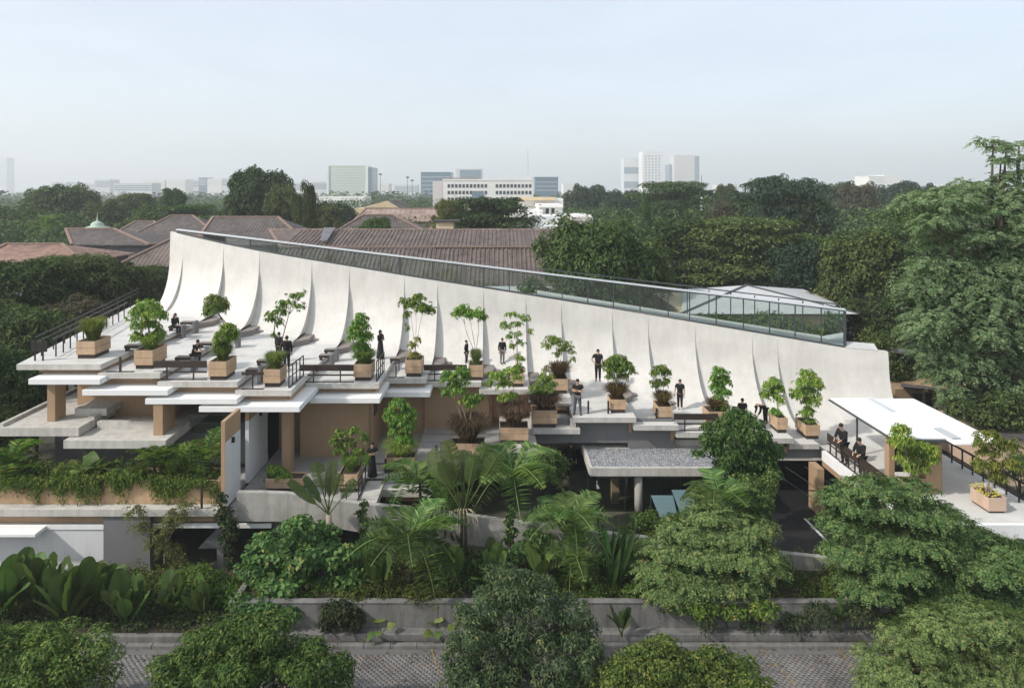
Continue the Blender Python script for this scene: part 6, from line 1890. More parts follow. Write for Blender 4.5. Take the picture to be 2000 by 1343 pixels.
for a in (1858, 1868):
    MB().tube([(XX(a, Ys - 1), Ys - 1, 0), (XX(a, Ys - 1), Ys - 1, ZZ(775, Ys - 1))], .05, 6).obj('pipe', M['alu_light'], s2)
MB().box(XX(1943, Ys - 2), XX(1948, Ys - 2), Ys - 2.2, Ys - 2, 0, ZZ(805, Ys - 2)).obj('post', M['white'], s2)
s3 = empty('annex', (0, 0, 0), label='pale plastered annex wall at the right edge behind the flower planter tree', cat='building')
MB().box(XX(1962, 40), 42, 40, 46, 0, ZZ(858, 40)).obj('wall', M['pink'], s3)
MB().box(XX(1958, 40), 42.3, 39.8, 46.2, ZZ(858, 40) + .01, ZZ(854, 40)).obj('coping', M['roof_grey'], s3)
bush('shrub', 'shaded shrubs between the white canopy and the pale annex', 'shrub', [(1880, 800, 34, 20), (1930, 815, 40, 24), (1985, 820, 40, 30), (1960, 790, 40, 26), (2010, 800, 30, 30)], 41.5, (XX(1930, 41.5), 41.5, 0), 3600, .26, .12, 'lf_bg', 302, shell=.4)
hg, _ = bush('hedge', 'green hedge below the right edge of the deck railing', 'hedge', [(1990, 905, 24, 24), (2020, 920, 40, 30), (1975, 925, 16, 14)], 34.5, (XX(1990, 34.5), 34.5, .3), 2600, .14, .07, 'lf_grape', 88, shell=.3)

# ---- city in the distance
WM = {}
def win_mesh(w, h, mat):
    k = (round(w, 2), round(h, 2), mat)
    if k not in WM: WM[k] = MB().box(-w / 2, w / 2, -.15, 0, -h / 2, h / 2).mesh('window', M[mat])
    return WM[k]


def tower(label, Y, a, b, top, wallm='wall_far', depth=20, rows=0, cols=0, wpx=(4, 5), glass='glass_blue', marg=(6, 6, 6, 6), bands=0, name='office_building', cat='building', skip=(), group='pale buildings on the skyline', side=None, cap=True):
    x0, x1, z = XX(a, Y), XX(b, Y), ZZ(top, Y)
    o = empty(name, ((x0 + x1) / 2, Y, 0), label=label, cat=cat, group=group)
    w = x1 - x0
    MB().box(-w / 2, w / 2, 0, depth, 0, z).obj('wall', M[wallm], o)
    if cap: MB().box(-w / 2 - .2, w / 2 + .2, -.2, depth + .2, z + .01, z + .8).obj('parapet', M[wallm], o)
    m = Y / F
    if rows and cols:
        me = win_mesh(wpx[0] * m, wpx[1] * m, glass)
        for r in range(rows):
            for c in range(cols):
                if (r, c) in skip: continue
                xx = -w / 2 + marg[0] * m + (w - (marg[0] + marg[1]) * m) * (c + .5) / cols
                zz = z - marg[2] * m - (marg[3] * m) * r
                if zz > 1: link('window', me, o, (xx, 0, zz))
    if bands:
        for k in range(bands):
            zz = z - (marg[2] + marg[3] * k) * m
            MB().box(-w / 2 + marg[0] * m, w / 2 - marg[1] * m, -.2, -.01, zz - wpx[1] * m / 2, zz + wpx[1] * m / 2).obj('window_band', M[glass], o)
    if side:
        MB().box(w / 2 + .01, w / 2 + side * m, 0, depth, 0, z - 1).obj('side_wing', M['glass_blue'], o)
    return o


wo = tower('long white office block with three rows of dark windows', 330, 865, 1042, 353, 'wall_white', 26, 3, 23, (4.6, 6.5), 'glass_dark', (8, 3, 10, 13), skip={(r, c) for r in range(3) for c in (11, 12)} | {(2, c) for c in range(14, 23)})
MB().box(XX(845, 330) - wo.location.x, XX(864.5, 330) - wo.location.x, 0, 26, 0, ZZ(354, 330)).obj('end_wall', M['wall_pink'], wo)
MB().box(XX(922, 330) - wo.location.x, XX(943, 330) - wo.location.x, -.3, -.02, ZZ(392, 330), ZZ(373, 330)).obj('entrance_glass', M['glass_blue'], wo)
MB().box(XX(870, 330) - wo.location.x, XX(935, 330) - wo.location.x, 4, 10, ZZ(352, 330) + .82, ZZ(350, 330) + .8).obj('plant_room', M['roof_pale'], wo)
an = empty('antenna_mast', at(1031, 353, 331), label='thin lattice antenna on the roof of the long white office block', cat='antenna')
m_ = 331 / F
for sx in (-1, 1): MB().tube([(sx * 2.2 * m_, 0, 0), (sx * .6 * m_, 0, 28 * m_), (0, 0, 63 * m_)], [.16, .12, .08], 5).obj('strut', M['wall_far'], an)
for k in range(6): MB().bar((-(2.1 - .3 * k) * m_, 0, (2 + k * 5) * m_), ((2.1 - .3 * k) * m_, 0, (4.5 + k * 5) * m_), .1, .1).obj('brace', M['wall_far'], an)
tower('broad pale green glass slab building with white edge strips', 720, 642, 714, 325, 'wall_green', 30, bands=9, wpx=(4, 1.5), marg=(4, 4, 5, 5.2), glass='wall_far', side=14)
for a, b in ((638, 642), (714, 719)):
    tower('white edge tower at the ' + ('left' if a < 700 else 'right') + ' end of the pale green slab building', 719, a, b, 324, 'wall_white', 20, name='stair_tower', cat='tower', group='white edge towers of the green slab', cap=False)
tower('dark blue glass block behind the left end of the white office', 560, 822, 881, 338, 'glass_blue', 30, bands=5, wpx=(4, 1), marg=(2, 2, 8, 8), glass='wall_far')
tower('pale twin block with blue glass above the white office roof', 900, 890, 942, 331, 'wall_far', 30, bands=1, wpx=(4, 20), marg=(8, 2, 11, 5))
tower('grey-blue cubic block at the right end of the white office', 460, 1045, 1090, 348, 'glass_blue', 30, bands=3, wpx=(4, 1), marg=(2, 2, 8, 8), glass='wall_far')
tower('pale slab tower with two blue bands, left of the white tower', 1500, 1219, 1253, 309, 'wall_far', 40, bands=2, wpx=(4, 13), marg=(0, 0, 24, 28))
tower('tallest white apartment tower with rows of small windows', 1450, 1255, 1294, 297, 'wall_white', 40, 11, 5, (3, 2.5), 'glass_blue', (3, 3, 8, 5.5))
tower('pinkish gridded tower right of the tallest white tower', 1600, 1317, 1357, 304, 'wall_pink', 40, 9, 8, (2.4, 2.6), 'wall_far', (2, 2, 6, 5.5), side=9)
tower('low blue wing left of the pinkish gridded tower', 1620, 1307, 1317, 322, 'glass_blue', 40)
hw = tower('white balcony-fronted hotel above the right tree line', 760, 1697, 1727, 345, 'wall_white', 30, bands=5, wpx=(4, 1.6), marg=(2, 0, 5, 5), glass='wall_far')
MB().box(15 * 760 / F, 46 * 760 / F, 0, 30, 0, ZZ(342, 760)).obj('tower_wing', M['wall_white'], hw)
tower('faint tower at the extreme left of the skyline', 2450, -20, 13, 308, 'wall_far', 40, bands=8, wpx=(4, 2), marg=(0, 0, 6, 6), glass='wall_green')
for k, (a, b, t, Y, mt, lab) in enumerate(((100, 130, 357, 1100, 'wall_far', 'faint low block above the left woods'), (140, 168, 360, 1000, 'wall_white', 'faint white low block left of the pale hall'), (462, 480, 354, 1100, 'wall_far', 'faint sliver of a building touching the big tree'), (575, 608, 358, 900, 'wall_far', 'faint low block between the big tree and the green slab'), (735, 760, 360, 1000, 'wall_white', 'faint low white block right of the green slab'), (770, 815, 362, 1100, 'wall_far', 'faint long low block left of the dark blue block'), (1100, 1130, 360, 900, 'wall_white', 'faint low block right of the grey-blue cube'), (1400, 1440, 361, 1200, 'wall_far', 'faint block above the trees right of the telecom mast'), (185, 215, 352, 1000, 'wall_far', 'faint pale block left of the dark-roofed hall on the skyline'), (222, 296, 359, 900, 'wall_far', 'pale hall with a shallow dark roof on the left skyline'), (280, 322, 352, 1000, 'wall_white', 'low white block right of the pale hall'), (325, 362, 352, 1000, 'wall_white', 'long white block in the middle of the left skyline'), (365, 388, 351, 1050, 'wall_far', 'narrow grey-white block on the left skyline'), (388, 404, 348, 1050, 'glass_blue', 'small bluish block on the left skyline'), (405, 433, 350, 1000, 'wall_white', 'white block left of the big tree on the left skyline'), (434, 462, 349, 1000, 'wall_far', 'pale block touching the big tree on the left skyline'), (612, 640, 356, 800, 'wall_far', 'faint bluish block left of the pale green slab'), (1850, 1872, 362, 900, 'wall_white', 'tiny white building peeping over the right trees'))):
    tower(lab, Y, a, b, t, mt, 25, bands=3, wpx=(4, 1.5), marg=(1, 1, 4, 4), glass='wall_far' if mt != 'wall_far' else 'glass_blue')
tower('low grey-roofed row below the pale green slab building', 300, 617, 712, 384, 'wall_white', 16, 1, 14, (3, 3), 'glass_dark', (4, 4, 9, 6), cap=False)
tl_ = empty('telecom_mast', at(1370, 410, 210), label='white telecom mast with antennas standing in the right-hand trees', cat='mast')
m_ = 210 / F
MB().tube([(0, 0, -9), (0, 0, 40 * m_)], [.45, .3], 8).obj('pole', M['white'], tl_)
MB().tube([(0, 0, 40 * m_), (0, 0, 68 * m_)], [.12, .06], 6).obj('tip', M['alu'], tl_)
for k in range(5):
    t = k * 1.256
    MB().box(math.cos(t) * 3.2 * m_ - .12, math.cos(t) * 3.2 * m_ + .12, math.sin(t) * .6 - .1, math.sin(t) * .6 + .1, 34 * m_, 46 * m_).obj('antenna', M['white'], tl_)
for k, px in enumerate((743, 796, 805)):
    p = at(px, 400, 420)
    o = empty('floodlight_mast', (p.x, 420, 0), label=('thin floodlight mast right of the pale green slab', 'left of two thin masts before the dark blue block', 'right of two thin masts before the dark blue block')[k], cat='mast')
    MB().tube([(0, 0, 0), (0, 0, ZZ(340 + 6 * k, 420))], [.22, .12], 5).obj('pole', M['alu'], o)
    MB().box(-.9, .9, -.15, .15, ZZ(342 + 6 * k, 420), ZZ(339 + 6 * k, 420)).obj('lamp_head', M['alu'], o)

# ---- trees one can tell apart
BT = [
    ('billow', 122, 362, 140, 150, 'broad dark tree with a domed top at the upper left'),
    ('round', 30, 402, 120, 135, 'low dark tree at the left edge under the skyline'),
    ('round2', 205, 392, 90, 140, 'dark olive tree behind the green dome'),
    ('tier', 262, 378, 90, 160, 'layered tree behind the roofs, left of the pointed tree'),
    ('round', 338, 368, 46, 150, 'small pointed tree on the left skyline'),
    ('billow', 305, 400, 90, 128, 'leafy green tree above the tallest hipped roof'),
    ('tier_dark', 385, 400, 110, 130, 'wide green tree left of the biggest tree on the left'),
    ('billow', 505, 330, 130, 118, 'biggest tall tree behind the roofs, left of the glass slab building'),
    ('round2', 552, 360, 70, 114, 'tree leaning against the right side of the biggest tall tree'),
    ('column', 603, 358, 40, 96, 'narrow dark column-shaped tree, the taller of the two'),
    ('column', 582, 378, 34, 97, 'narrow column-shaped tree, the shorter of the two'),
    ('round', 655, 396, 90, 125, 'bushy tree right of the column-shaped trees'),
    ('round2', 640, 400, 60, 112, 'olive tree just behind the end of the wide dark roof'),
    ('round', 735, 425, 70, 86, 'low green bush-like tree in front of the dark hipped roof'),
    ('mango', 880, 390, 60, 112, 'yellow-green tree left of the dark umbrella tree'),
    ('tier_dark', 965, 386, 170, 104, 'dark umbrella-shaped tree in front of the white office'),
    ('mango', 1160, 430, 225, 58, 'large glossy round tree just behind the glass parapet'),
    ('mango', 1255, 470, 110, 62, 'darker glossy tree attached to the right of the large round one'),
    ('billow', 1150, 362, 100, 210, 'bluish dark tree right of the white office'),
    ('round', 1215, 372, 80, 200, 'dark tree below the white tower'),
    ('tier', 1310, 355, 170, 150, 'broad tree under the pinkish gridded tower'),
    ('column', 1262, 376, 24, 120, 'thin light-green column tree below the white tower'),
    ('column', 1340, 412, 18, 118, 'thin light-green column tree left of the telecom mast'),
    ('round2', 1418, 360, 50, 190, 'small round tree right of the telecom mast'),
    ('tier', 1440, 395, 130, 130, 'brownish layered tree right of the telecom mast'),
    ('airy', 1530, 345, 200, 110, 'big open-topped tree with bare twigs in the right middle'),
    ('billow', 1525, 372, 190, 112, 'dense tree filling below the open-topped tree'),
    ('round', 1625, 358, 90, 170, 'dark tree left of the white hotel'),
    ('round2', 1672, 356, 90, 165, 'tree in front of the white hotel'),
    ('tier_dark', 1360, 428, 190, 86, 'wide dark tree above the right part of the glass parapet'),
    ('tier', 1470, 425, 220, 78, 'dark tree mass with yellow-lit tufts above the pale metal roof'),
    ('tier_dark', 1590, 462, 150, 80, 'bright-topped spreading tree right of the pale metal roof'),
    ('billow', 1560, 475, 130, 72, 'shaded tree below the bright-topped spreading one'),
    ('billow', 1690, 455, 160, 60, 'big olive round tree beyond the right end of the white wall'),
    ('round2', 1720, 640, 110, 52, 'low tree beside the right end of the white wall'),
    ('tier', 1780, 400, 140, 72, 'feathery tree between the olive round tree and the giant one'),
    ('round', 1760, 356, 120, 190, 'distant dark tree right of the white hotel'),
    ('billow', 1850, 362, 120, 170, 'distant dark tree behind the giant right-hand tree'),
    # left bank
    ('tier_dark', 45, 508, 190, 50, 'spreading dark tree at the left edge below the orange-brown roof'),
    ('tier', 130, 498, 170, 53, 'spreading dark tree in the middle of the left bank'),
    ('billow', 215, 512, 150, 55, 'dark tree of the left bank nearest the white wall'),
    ('tier_dark', 285, 520, 90, 59, 'dark tree squeezed between the left bank and the white wall'),
    ('tier', -20, 590, 180, 44, 'lower spreading dark tree at the left edge'),
    ('round', 70, 600, 150, 43, 'lower dark tree in front of the left bank'),
    ('round2', 150, 580, 130, 47, 'dark brownish tree behind the left roof railing'),
    ('billow', 20, 690, 150, 38, 'shaded tree beside the left roof corner'),
    ('round', -15, 800, 120, 34.5, 'lowest shaded tree at the left edge, above the long planter'),
    ('tier', -110, 640, 200, 36, 'shaded spreading tree, half outside the left edge'),
    ('billow', 1850, 560, 150, 60, 'dark tree filling the gap behind the giant one'),
    ('round', 1800, 700, 130, 55, 'shaded tree above the brown-walled low building'),
    ('tier', 1900, 690, 150, 56, 'shaded spreading tree under the giant one'),
    # right edge
    ('tier', 2060, 420, 240, 55, 'tree behind the giant one, cut by the right picture edge'),
]
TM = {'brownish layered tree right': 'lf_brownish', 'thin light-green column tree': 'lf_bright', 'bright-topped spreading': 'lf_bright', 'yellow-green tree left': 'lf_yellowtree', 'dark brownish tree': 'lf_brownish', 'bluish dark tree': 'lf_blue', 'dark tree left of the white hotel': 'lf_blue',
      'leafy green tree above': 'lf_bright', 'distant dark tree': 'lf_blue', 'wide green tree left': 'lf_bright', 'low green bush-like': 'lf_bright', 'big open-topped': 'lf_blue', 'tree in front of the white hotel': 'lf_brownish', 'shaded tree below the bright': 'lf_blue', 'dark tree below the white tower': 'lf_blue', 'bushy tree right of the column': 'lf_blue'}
for k, (kd, px, yt, w, Y, lab) in enumerate(BT):
    mt_ = next((v for q, v in TM.items() if lab.startswith(q)), None)
    put_tree(kd, px, yt, w, Y, lab, mat=mt_, group='trees on the left bank' if lab.startswith(('spreading dark', 'dark tree of', 'dark tree sq', 'lower', 'shaded', 'lowest', 'dark brownish')) and px < 300 else 'trees behind the building')
# palm with dry fan near the dome
tree_fern('grey-green palm among the trees left of the green dome', 90, 445, 110, 3.2, 12, base_z=0, lift=.6, group='trees behind the building', name='palm_tree', cat='palm', seed=33)
# giant feathery tree on the right
spray_tree('giant_tree', 'giant feathery tree towering over the right edge', [
    (1940, 278, 26, 5), (1965, 292, 30, 6), (1990, 284, 22, 6), (1985, 312, 34, 8), (1955, 318, 18, 5), (1992, 340, 30, 9), (1960, 348, 26, 6), (1900, 372, 50, 14), (1835, 386, 50, 14), (1960, 382, 56, 20), (1780, 402, 40, 14), (1870, 415, 66, 22), (1950, 425, 66, 26), (1810, 440, 40, 18), (1990, 465, 56, 30), (1900, 470, 60, 22), (1840, 480, 40, 18),
    (1830, 530, 56, 26), (1900, 535, 66, 30), (1970, 545, 60, 34), (1790, 570, 40, 26), (1850, 585, 66, 34), (1930, 600, 76, 38), (2000, 600, 60, 40), (1800, 630, 44, 30), (1870, 650, 72, 38), (1950, 665, 76, 40), (1815, 695, 46, 30), (1890, 715, 66, 36), (1960, 730, 72, 40), (1850, 755, 40, 30), (1920, 775, 60, 32), (1990, 790, 56, 40), (1875, 800, 32, 22), (2040, 540, 60, 60), (2040, 680, 60, 70), (1940, 825, 38, 20)],
    44, (XX(1985, 44), 44.5, 0), 10500, .80, .24, 'lf_giant', 71, per=7, lump=(4, .48), core=.30, flat=1.35, r0=.42, depth=1.6, group='trees behind the building', trunk_top=(0, 0, 9), droop=.5)

# ---- the far woods, one mass
def woods(name, label, n, ymin, ymax, leaves, mat, seed, zmin, zmax, size, leaf, avoid=None):
    rng = np.random.default_rng(seed)
    Y = ymin * (ymax / ymin) ** rng.random(n)
    px = rng.uniform(-120, 2120, n)
    X = (px - CX) / F * Y
    zt = rng.uniform(zmin, zmax, n)
    r = rng.uniform(*size, n)
    V, T = crown_arrays(np.stack([X, Y, zt - r * .55, r, r, r * .62], 1), n * leaves, leaf, leaf * .75, rng, shell=.75, rough=.2, jitter=1.0)
    V2, T2 = crown_arrays(np.stack([X, Y, zt * .45, r * 1.15, r * 1.15, zt * .42], 1), n * leaves // 2, leaf * 1.2, leaf, rng, shell=.8, jitter=.6)
    V, T = merge([(V, T), (V2, T2)])
    tag(link(name, fast_mesh(name, V, T, M[mat])), label, 'woods', kind='stuff')
woods('woods', 'mass of dark tree tops in the middle distance', 420, 105, 330, 260, 'lf_bg', 5, 9, 14.5, (4, 7.5), .6)
woods('far_woods', 'hazy far-off woods running to the horizon', 900, 330, 2600, 70, 'lf_bg', 6, 9, 15.5, (7, 22), 3.2)
# ================================================================== PEOPLE
SKIN = plain('skin', (0.47, 0.29, 0.20), 0.6, 0.06, 20, 0.0, 60)
HAIR = plain('black_hair', (0.012, 0.010, 0.009), 0.5, 0.2, 30, 0.2, 80)
CL = {'black': plain('black_cloth', (0.013, 0.013, 0.014), 0.9, 0.3, 8, 0.3, 60), 'jeans': plain('grey_jeans', (0.085, 0.09, 0.10), 0.9, 0.2, 10, 0.3, 60), 'grey': plain('grey_cloth', (0.16, 0.155, 0.155), 0.9, 0.15, 10, 0.3, 60), 'dark': plain('dark_cloth', (0.022, 0.022, 0.024), 0.9, 0.2, 10, 0.3, 60),
      'white': plain('white_shoe', (0.6, 0.6, 0.58), 0.7, 0.1, 10, 0.0, 60), 'brown': plain('brown_shoe', (0.16, 0.11, 0.08), 0.7, 0.1, 10, 0.0, 60)}
PHONE = plain('phone_case', (0.05, 0.05, 0.055), 0.3, 0.1, 10, 0.0, 20)
CUP = plain('paper_cup', (0.55, 0.50, 0.45), 0.6, 0.1, 10, 0.0, 20)


def skin_obj(name, pts, edges, rad, mat, parent, root=0, sub=1):
    me = bpy.data.meshes.new(name)
    me.from_pydata([tuple(p) for p in pts], edges, [])
    o = link(name, me, parent)
    md = o.modifiers.new('skin', 'SKIN')
    md.use_smooth_shade = True
    if not me.skin_vertices:
        pass
    sv = me.skin_vertices[0].data if me.skin_vertices else None
    if sv is None:
        import bmesh
        bm = bmesh.new(); bm.from_mesh(me); bm.verts.layers.skin.verify(); bm.to_mesh(me); bm.free()
        sv = me.skin_vertices[0].data
    for i, r in enumerate(rad):
        sv[i].radius = r if hasattr(r, '__len__') else (r, r)
        sv[i].use_root = (i == root)
    s = o.modifiers.new('smooth', 'SUBSURF')
    s.levels = s.render_levels = sub
    me.materials.append(mat)
    return o


def person(label, foot, h, face, pose, top='black', legs='black', shoes='dark', hair='short', sleeve='short', skirt=None, hijab=False, hold=None, category='person', sitz=0.0):
    """foot: ground point; h: standing height; face: heading in degrees (0 looks to the camera, 90 to the right); pose: joint positions in body heights"""
    o = empty('person', foot, R_(face), label=label, cat=category)
    J = dict(hip=(0, 0, .50), chest=(0, 0, .72), neck=(0, 0, .83), head=(0, -.005, .885), crown=(0, .0, .955),
             shL=(-.105, 0, .80), elL=(-.135, .01, .635), wrL=(-.135, -.03, .49), shR=(.105, 0, .80), elR=(.135, .01, .635), wrR=(.135, -.03, .49),
             hpL=(-.05, 0, .49), knL=(-.052, -.01, .275), anL=(-.055, .012, .045), toL=(-.06, -.075, .015), hpR=(.05, 0, .49), knR=(.052, -.01, .275), anR=(.055, .012, .045), toR=(.06, -.075, .015))
    J.update(pose)
    J = {k: Vector(v) * h for k, v in J.items()}
    s = h
    names = ['hip', 'chest', 'neck', 'head', 'crown', 'shL', 'elL', 'wrL', 'shR', 'elR', 'wrR', 'hpL', 'knL', 'anL', 'toL', 'hpR', 'knR', 'anR', 'toR']
    R = dict(hip=(.075, .058), chest=(.085, .058), neck=(.032, .032), head=(.046, .056), crown=(.036, .044), shL=.036, elL=.025, wrL=.017, shR=.036, elR=.025, wrR=.017, hpL=.052, knL=.034, anL=.022, toL=(.022, .016), hpR=.052, knR=.034, anR=.022, toR=(.022, .016))
    P = [J[n] for n in names]
    rad = [tuple(x * s for x in (R[n] if hasattr(R[n], '__len__') else (R[n],) * 2)) for n in names]
    ix = {n: i for i, n in enumerate(names)}
    E = [(ix[a], ix[b]) for a, b in (('hip', 'chest'), ('chest', 'neck'), ('neck', 'head'), ('head', 'crown'), ('chest', 'shL'), ('shL', 'elL'), ('elL', 'wrL'), ('chest', 'shR'), ('shR', 'elR'), ('elR', 'wrR'), ('hip', 'hpL'), ('hpL', 'knL'), ('knL', 'anL'), ('anL', 'toL'), ('hip', 'hpR'), ('hpR', 'knR'), ('knR', 'anR'), ('anR', 'toR'))]
    # hands: palm, four fingers of different length, thumb from the side of the palm
    for sd in ('L', 'R'):
        w, e = J['wr' + sd], J['el' + sd]
        d = (w - e).normalized()
        sx = d.cross(Vector((0, 1, .2)))
        sx = sx.normalized() if sx.length > .1 else Vector((1, 0, 0))
        nn = sx.cross(d)
        b = len(P)
        P.append(w + d * .045 * s); rad.append((.022 * s, .012 * s)); E.append((ix['wr' + sd], b))
        for q, ln in enumerate((.038, .045, .042, .032)):
            k = len(P)
            f0 = w + d * .058 * s + sx * (q - 1.5) * .011 * s
            P.append(f0 + d * ln * .5 * s); P.append(f0 + d * ln * .9 * s + nn * .014 * s)
            rad += [(.0058 * s,) * 2, (.0048 * s,) * 2]
            E += [(b, k), (k, k + 1)]
        k = len(P)
        P.append(w + d * .035 * s - sx * .026 * s); P.append(w + d * .058 * s - sx * .032 * s + nn * .008 * s)
        rad += [(.0068 * s,) * 2, (.0055 * s,) * 2]
        E += [(b, k), (k, k + 1)]
    skin_obj('body', P, E, rad, SKIN, o)
    up = (J['crown'] - J['head']).normalized()
    fw = Vector((0, -1, 0)) + Vector(pose.get('look', (0, 0, 0)))
    fw = (fw - up * fw.dot(up)).normalized()
    rt = fw.cross(up)
    hc = (J['head'] + J['crown']) / 2
    MB().tube([hc - up * .012 * s + fw * .048 * s, hc - up * .028 * s + fw * .062 * s], [.006 * s, .011 * s], 5).obj('nose', SKIN, o)
    MB().bar(hc - up * .047 * s + fw * .05 * s - rt * .014 * s, hc - up * .047 * s + fw * .05 * s + rt * .014 * s, .008 * s, .006 * s).obj('mouth', CL['brown'], o)
    for sg in (-1, 1):
        MB().blob(hc + up * .002 * s + fw * .047 * s + rt * sg * .019 * s, (.007 * s,) * 3, 6, 4).obj('eye', HAIR, o)
        MB().blob(hc - up * .008 * s + rt * sg * .050 * s, (.008 * s, .012 * s, .018 * s), 6, 4).obj('ear', SKIN, o)
    # hair
    if hijab:
        c = hc - fw * .012 * s + up * .005 * s
        hb = MB().blob(c, (.062 * s, .066 * s, .075 * s), 12, 9)
        hb.tube([hc - up * .05 * s - fw * .008 * s, J['neck'] + Vector((0, -.01 * s, -.02 * s)), J['chest'] + Vector((0, -.02 * s, 0))], [.055 * s, .065 * s, .10 * s], 12)
        hb.obj('headscarf', CL['black'], o, smooth=True)
        MB().blob(hc + fw * .034 * s - up * .015 * s, (.032 * s, .032 * s, .045 * s), 10, 8).obj('face', SKIN, o, smooth=True)
    else:
        c = hc - fw * .012 * s + up * .016 * s
        hb = MB().blob(c, (.050 * s, .056 * s, .056 * s), 12, 8)
        if hair == 'long':
            hb.tube([hc - fw * .03 * s, hc - up * .07 * s - fw * .045 * s, J['chest'] + Vector((0, .055 * s, .0))], [.055 * s, .058 * s, .045 * s], 10)
        hb.obj('hair', HAIR, o, smooth=True)
    # clothes
    a = J['hip'].lerp(J['chest'], .0)
    if skirt:
        zb = skirt * s
        hp = J['hip']
        prof = [(J['chest'], .09), (hp + Vector((0, 0, .08 * s)), .078), (hp, .092), (Vector((hp.x * .5, hp.y * .5, (hp.z + zb) / 2)), .115), (Vector((0, 0, zb)), .145)]
        MB().tube([p for p, _ in prof], [r * s for _, r in prof], 16).obj('dress', CL[legs], o, smooth=True)
    else:
        skin_obj('trousers', [J['hip'] + Vector((0, 0, .03 * s)), J['hpL'], J['knL'], J['anL'] + Vector((0, 0, .012 * s)), J['hpR'], J['knR'], J['anR'] + Vector((0, 0, .012 * s))], [(0, 1), (1, 2), (2, 3), (0, 4), (4, 5), (5, 6)],
                 [(.088 * s, .07 * s), (.062 * s,) * 2, (.044 * s,) * 2, (.034 * s,) * 2, (.062 * s,) * 2, (.044 * s,) * 2, (.034 * s,) * 2], CL[legs], o)
    pts = [J['hip'] + Vector((0, 0, .0)), J['chest'], J['neck'] - Vector((0, 0, .028 * s)), J['shL'], J['shR']]
    ed = [(0, 1), (1, 2), (1, 3), (1, 4)]
    rr = [(.098 * s, .076 * s), (.105 * s, .074 * s), (.05 * s, .05 * s), (.05 * s,) * 2, (.05 * s,) * 2]
    f = .62 if sleeve == 'short' else 1.0
    for sd, b in (('L', 3), ('R', 4)):
        k = len(pts)
        pts.append(J['sh' + sd].lerp(J['el' + sd], f)); rr.append((.043 * s if f < 1 else .036 * s,) * 2); ed.append((b, k))
        if sleeve == 'long':
            pts.append(J['el' + sd].lerp(J['wr' + sd], .93)); rr.append((.027 * s,) * 2); ed.append((k, k + 1))
    skin_obj('shirt', pts, ed, rr, CL[top], o, root=1)
    for sd in ('L', 'R'):
        a_, t_ = J['an' + sd], J['to' + sd]
        MB().tube([a_ - (t_ - a_) * .35, a_.lerp(t_, .4) - Vector((0, 0, .006 * s)), t_ + (t_ - a_) * .15], [.026 * s, .026 * s, .018 * s], 8).obj('shoe', CL[shoes], o, smooth=True)
    if hold:
        w = J['wr' + hold[1]] + (J['wr' + hold[1]] - J['el' + hold[1]]).normalized() * .06 * s
        if hold[0] == 'phone': pass
    return o, J


def stand(px, py, z, head_px, **kw):
    p = on(px, py, z)
    h = (py - head_px) / F * p.y
    return p, h


def held(kind, label, p, J, h, rz, side):
    w = J['wr' + side] + (J['wr' + side] - J['el' + side]).normalized() * .055 * h
    q = Matrix.Rotation(rz, 3, 'Z') @ w + Vector(p)
    o = empty(kind, q, rz, label=label, cat=kind)
    if kind == 'phone':
        MB().box(-.035, .035, -.05, -.04, -.05, .09).obj('case', PHONE, o)
        MB().box(-.031, .031, -.053, -.0503, -.045, .085).obj('screen', M['glass_dark'], o)
    else:
        MB().tube([(0, -.04, -.05), (0, -.04, .06)], [.028, .038], 10).obj('cup_body', CUP, o)
        MB().tube([(0, -.04, .0603), (0, -.04, .072)], [.040, .036], 10).obj('lid', CL['dark'], o)


def bent(side, el, wr): return {'el' + side: el, 'wr' + side: wr}


ARMS_FRONT = {**bent('L', (-.125, -.02, .645), (-.02, -.10, .66)), **bent('R', (.125, -.02, .645), (.03, -.11, .69))}
FOLD = {**bent('L', (-.135, -.02, .65), (.05, -.095, .665)), **bent('R', (.135, -.02, .65), (-.03, -.105, .70))}
WIDE = {'knL': (-.07, -.01, .275), 'anL': (-.085, .012, .045), 'toL': (-.10, -.07, .015), 'knR': (.07, -.01, .275), 'anR': (.085, .012, .045), 'toR': (.10, -.07, .015)}
# standing woman in robes with phone
p, h = stand(743, 700, BZ[5], 643.5)
_, J = person('woman in a black robe and headscarf looking at a phone on the fifth terrace', p, h, 55, {**ARMS_FRONT, 'look': (0, 0, -.3)}, sleeve='long', skirt=.03, hijab=True)
held('phone', 'phone held by the woman in the black robe and headscarf', p, J, h, R_(55), 'R')
p, h = stand(911, 712, BZ[7], 664)
person('young man in black with curly hair in profile, beside the three-stemmed sapling', p, h * 1.02, 75, {'elL': (-.12, .03, .64), 'wrL': (-.10, -.03, .50)}, sleeve='long', legs='dark')
p, h = stand(981, 709, BZ[7], 659)
person('man in black top and grey trousers standing with arms down against the white wall', p, h, 8, {'look': (-.2, 0, -.3)}, sleeve='long', legs='grey')
p = Vector((XX(1168, 42.6), 42.6, 5.42)); h = (746 - 683) / F * 42.6
person('man in black with hand on hip standing on the foot of the curved wall', p, h, -8, {'elL': (-.20, .03, .66), 'wrL': (-.10, -.03, .54), 'look': (.25, 0, 0)}, shoes='brown')
p, h = stand(1128, 809, BZ[10], 738.5)
_, J = person('man with folded arms in a black shirt and grey jeans on the projecting slab', p, h, -10, {**FOLD, **WIDE, 'look': (0, 0, .1)}, legs='jeans')
p, h = stand(1328, 799, BZ[12], 739.5)
_, J = person('man in black with white shoes holding a cup at his side', p, h, -20, {'elL': (-.155, .01, .64), 'wrL': (-.165, -.03, .50), 'look': (-.3, 0, 0)}, shoes='white')
held('cup', 'small dark cup in the hand of the man with white shoes', p, J, h, R_(-20), 'L')
